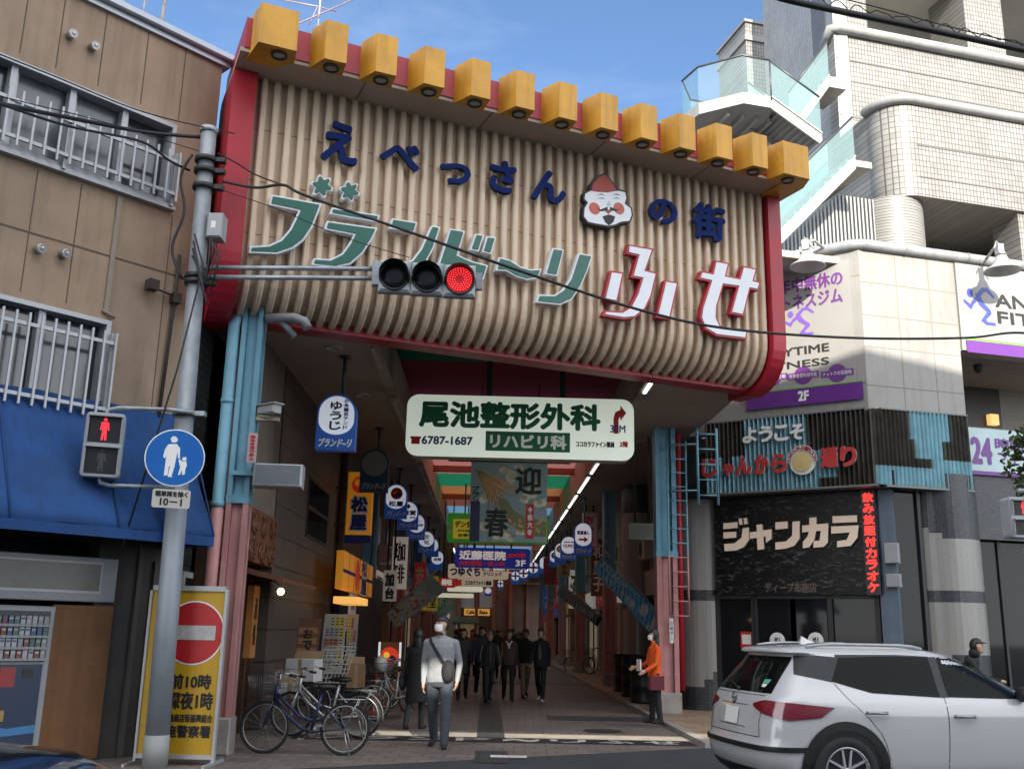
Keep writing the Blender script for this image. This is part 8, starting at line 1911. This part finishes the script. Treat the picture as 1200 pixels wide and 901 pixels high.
def open_coat(o, hp, hf, hands, chest):
    b = MB(); b.ball((0, -.075, 1.16), (.06, .06, .26), 12, 10); b.build('shirt', C('shirt_grey', (.11, .11, .11)), o)
def scarf(o, hp, hf, hands, chest):
    b = MB(); b.tube([(-.08, -.09, 1.47), (-.02, -.13, 1.38), (0, -.135, 1.28)], .02, 6); b.tube([(.08, -.09, 1.47), (.02, -.13, 1.38), (0, -.135, 1.28)], .02, 6); b.build('scarf', white_ink, o)
people = [((572, 822), 1.60, 'grey haired man in black jacket with pale piping in the walking group', black_c, black_c, shoe_b, hair_g, W2, jacket_lines, None, 0), ((563, 817), 1.72, 'tall person in navy jacket with white shoes behind the grey haired man', C('navy_jacket', (.035, .045, .075)), black_c, shoe_w, hair_m, W3, None, None, 0), ((595, 820), 1.66, 'person in dark brown coat with a white scarf in the walking group', C('brown_coat', (.065, .045, .035)), black_c, shoe_b, hair_m, W3, scarf, None, 0), ((615, 817), 1.68, 'man in a black cap and beige trousers in the walking group', black_c, beige_c, shoe_b, hair_m, W2, None, black_c, 0), ((633, 822), 1.70, 'man in open black coat over grey shirt and white shoes', black_c, black_c, shoe_w, hair_m, W3, open_coat, None, .12), ((541, 820), 1.66, 'person in long dark coat between the man in grey and the group', C('dark_coat', (.04, .042, .045)), black_c, shoe_b, hair_m, W2, None, None, .3)]
for (x, y), h, lab, tp_, lg_, sh_, hr_, ps, ex, cp, ct in people: person(lab, gnd(x, y), rad(random.uniform(-22, 22)), h, tp_, lg_, sh_, hr_, ps, ct, .016, extras=ex, cap=cp, group='walkers in the arcade')
for i, (x, y, lab, tp_) in enumerate(((552, 794, 'far walker in a dull red top', red_c), (585, 797, 'far walker in navy seen between the two men of the group', navy_c), (533, 797, 'far walker in charcoal at the lit cafe side', char_c), (606, 795, 'far walker with grey hair', black_c))):
    person(lab, gnd(x, y), rad(random.choice([0, 180])), 1.66, tp_, black_c, shoe_b, hair_g if 'grey hair' in lab else hair_m, random.choice([W2, W3]), .1, .024, group='walkers in the arcade')
proto = person('small dark figure in the distant crowd by the cafe end of the arcade', gnd(577, 784), rad(170), 1.66, black_c, navy_c, shoe_b, hair_m, W3, .1, .026, group='distant walkers')
random.seed(21)
for x, y in ((545, 783), (561, 781), (569, 779), (592, 782), (600, 779), (555, 776), (582, 775), (538, 778), (610, 777)):
    q = copy_tree(proto); q.location = gnd(x, y); s_ = random.uniform(.9, 1.03); q.scale = (s_, s_, s_); q.rotation_euler = (0, 0, random.choice([0, pi]) + random.uniform(-.3, .3))
def hood(o, hp, hf, hands, chest):
    b = MB(); b.ball(hp(0, .05, -.11), (.11, .09, .09), 12, 8); b.build('hood', black_c, o)
q = at_y(1120, 760, 16.0); person('person in black hooded jacket and cap bending by the granite column', (q.x, q.y, 0), rad(70), 1.64, black_c, char_c, shoe_b, pose={'lean': .5, 'la': (.6, .8, .1), 'ra': (.5, .8, .1)}, voxel=.014, extras=hood, cap=black_c, build_=1.15)
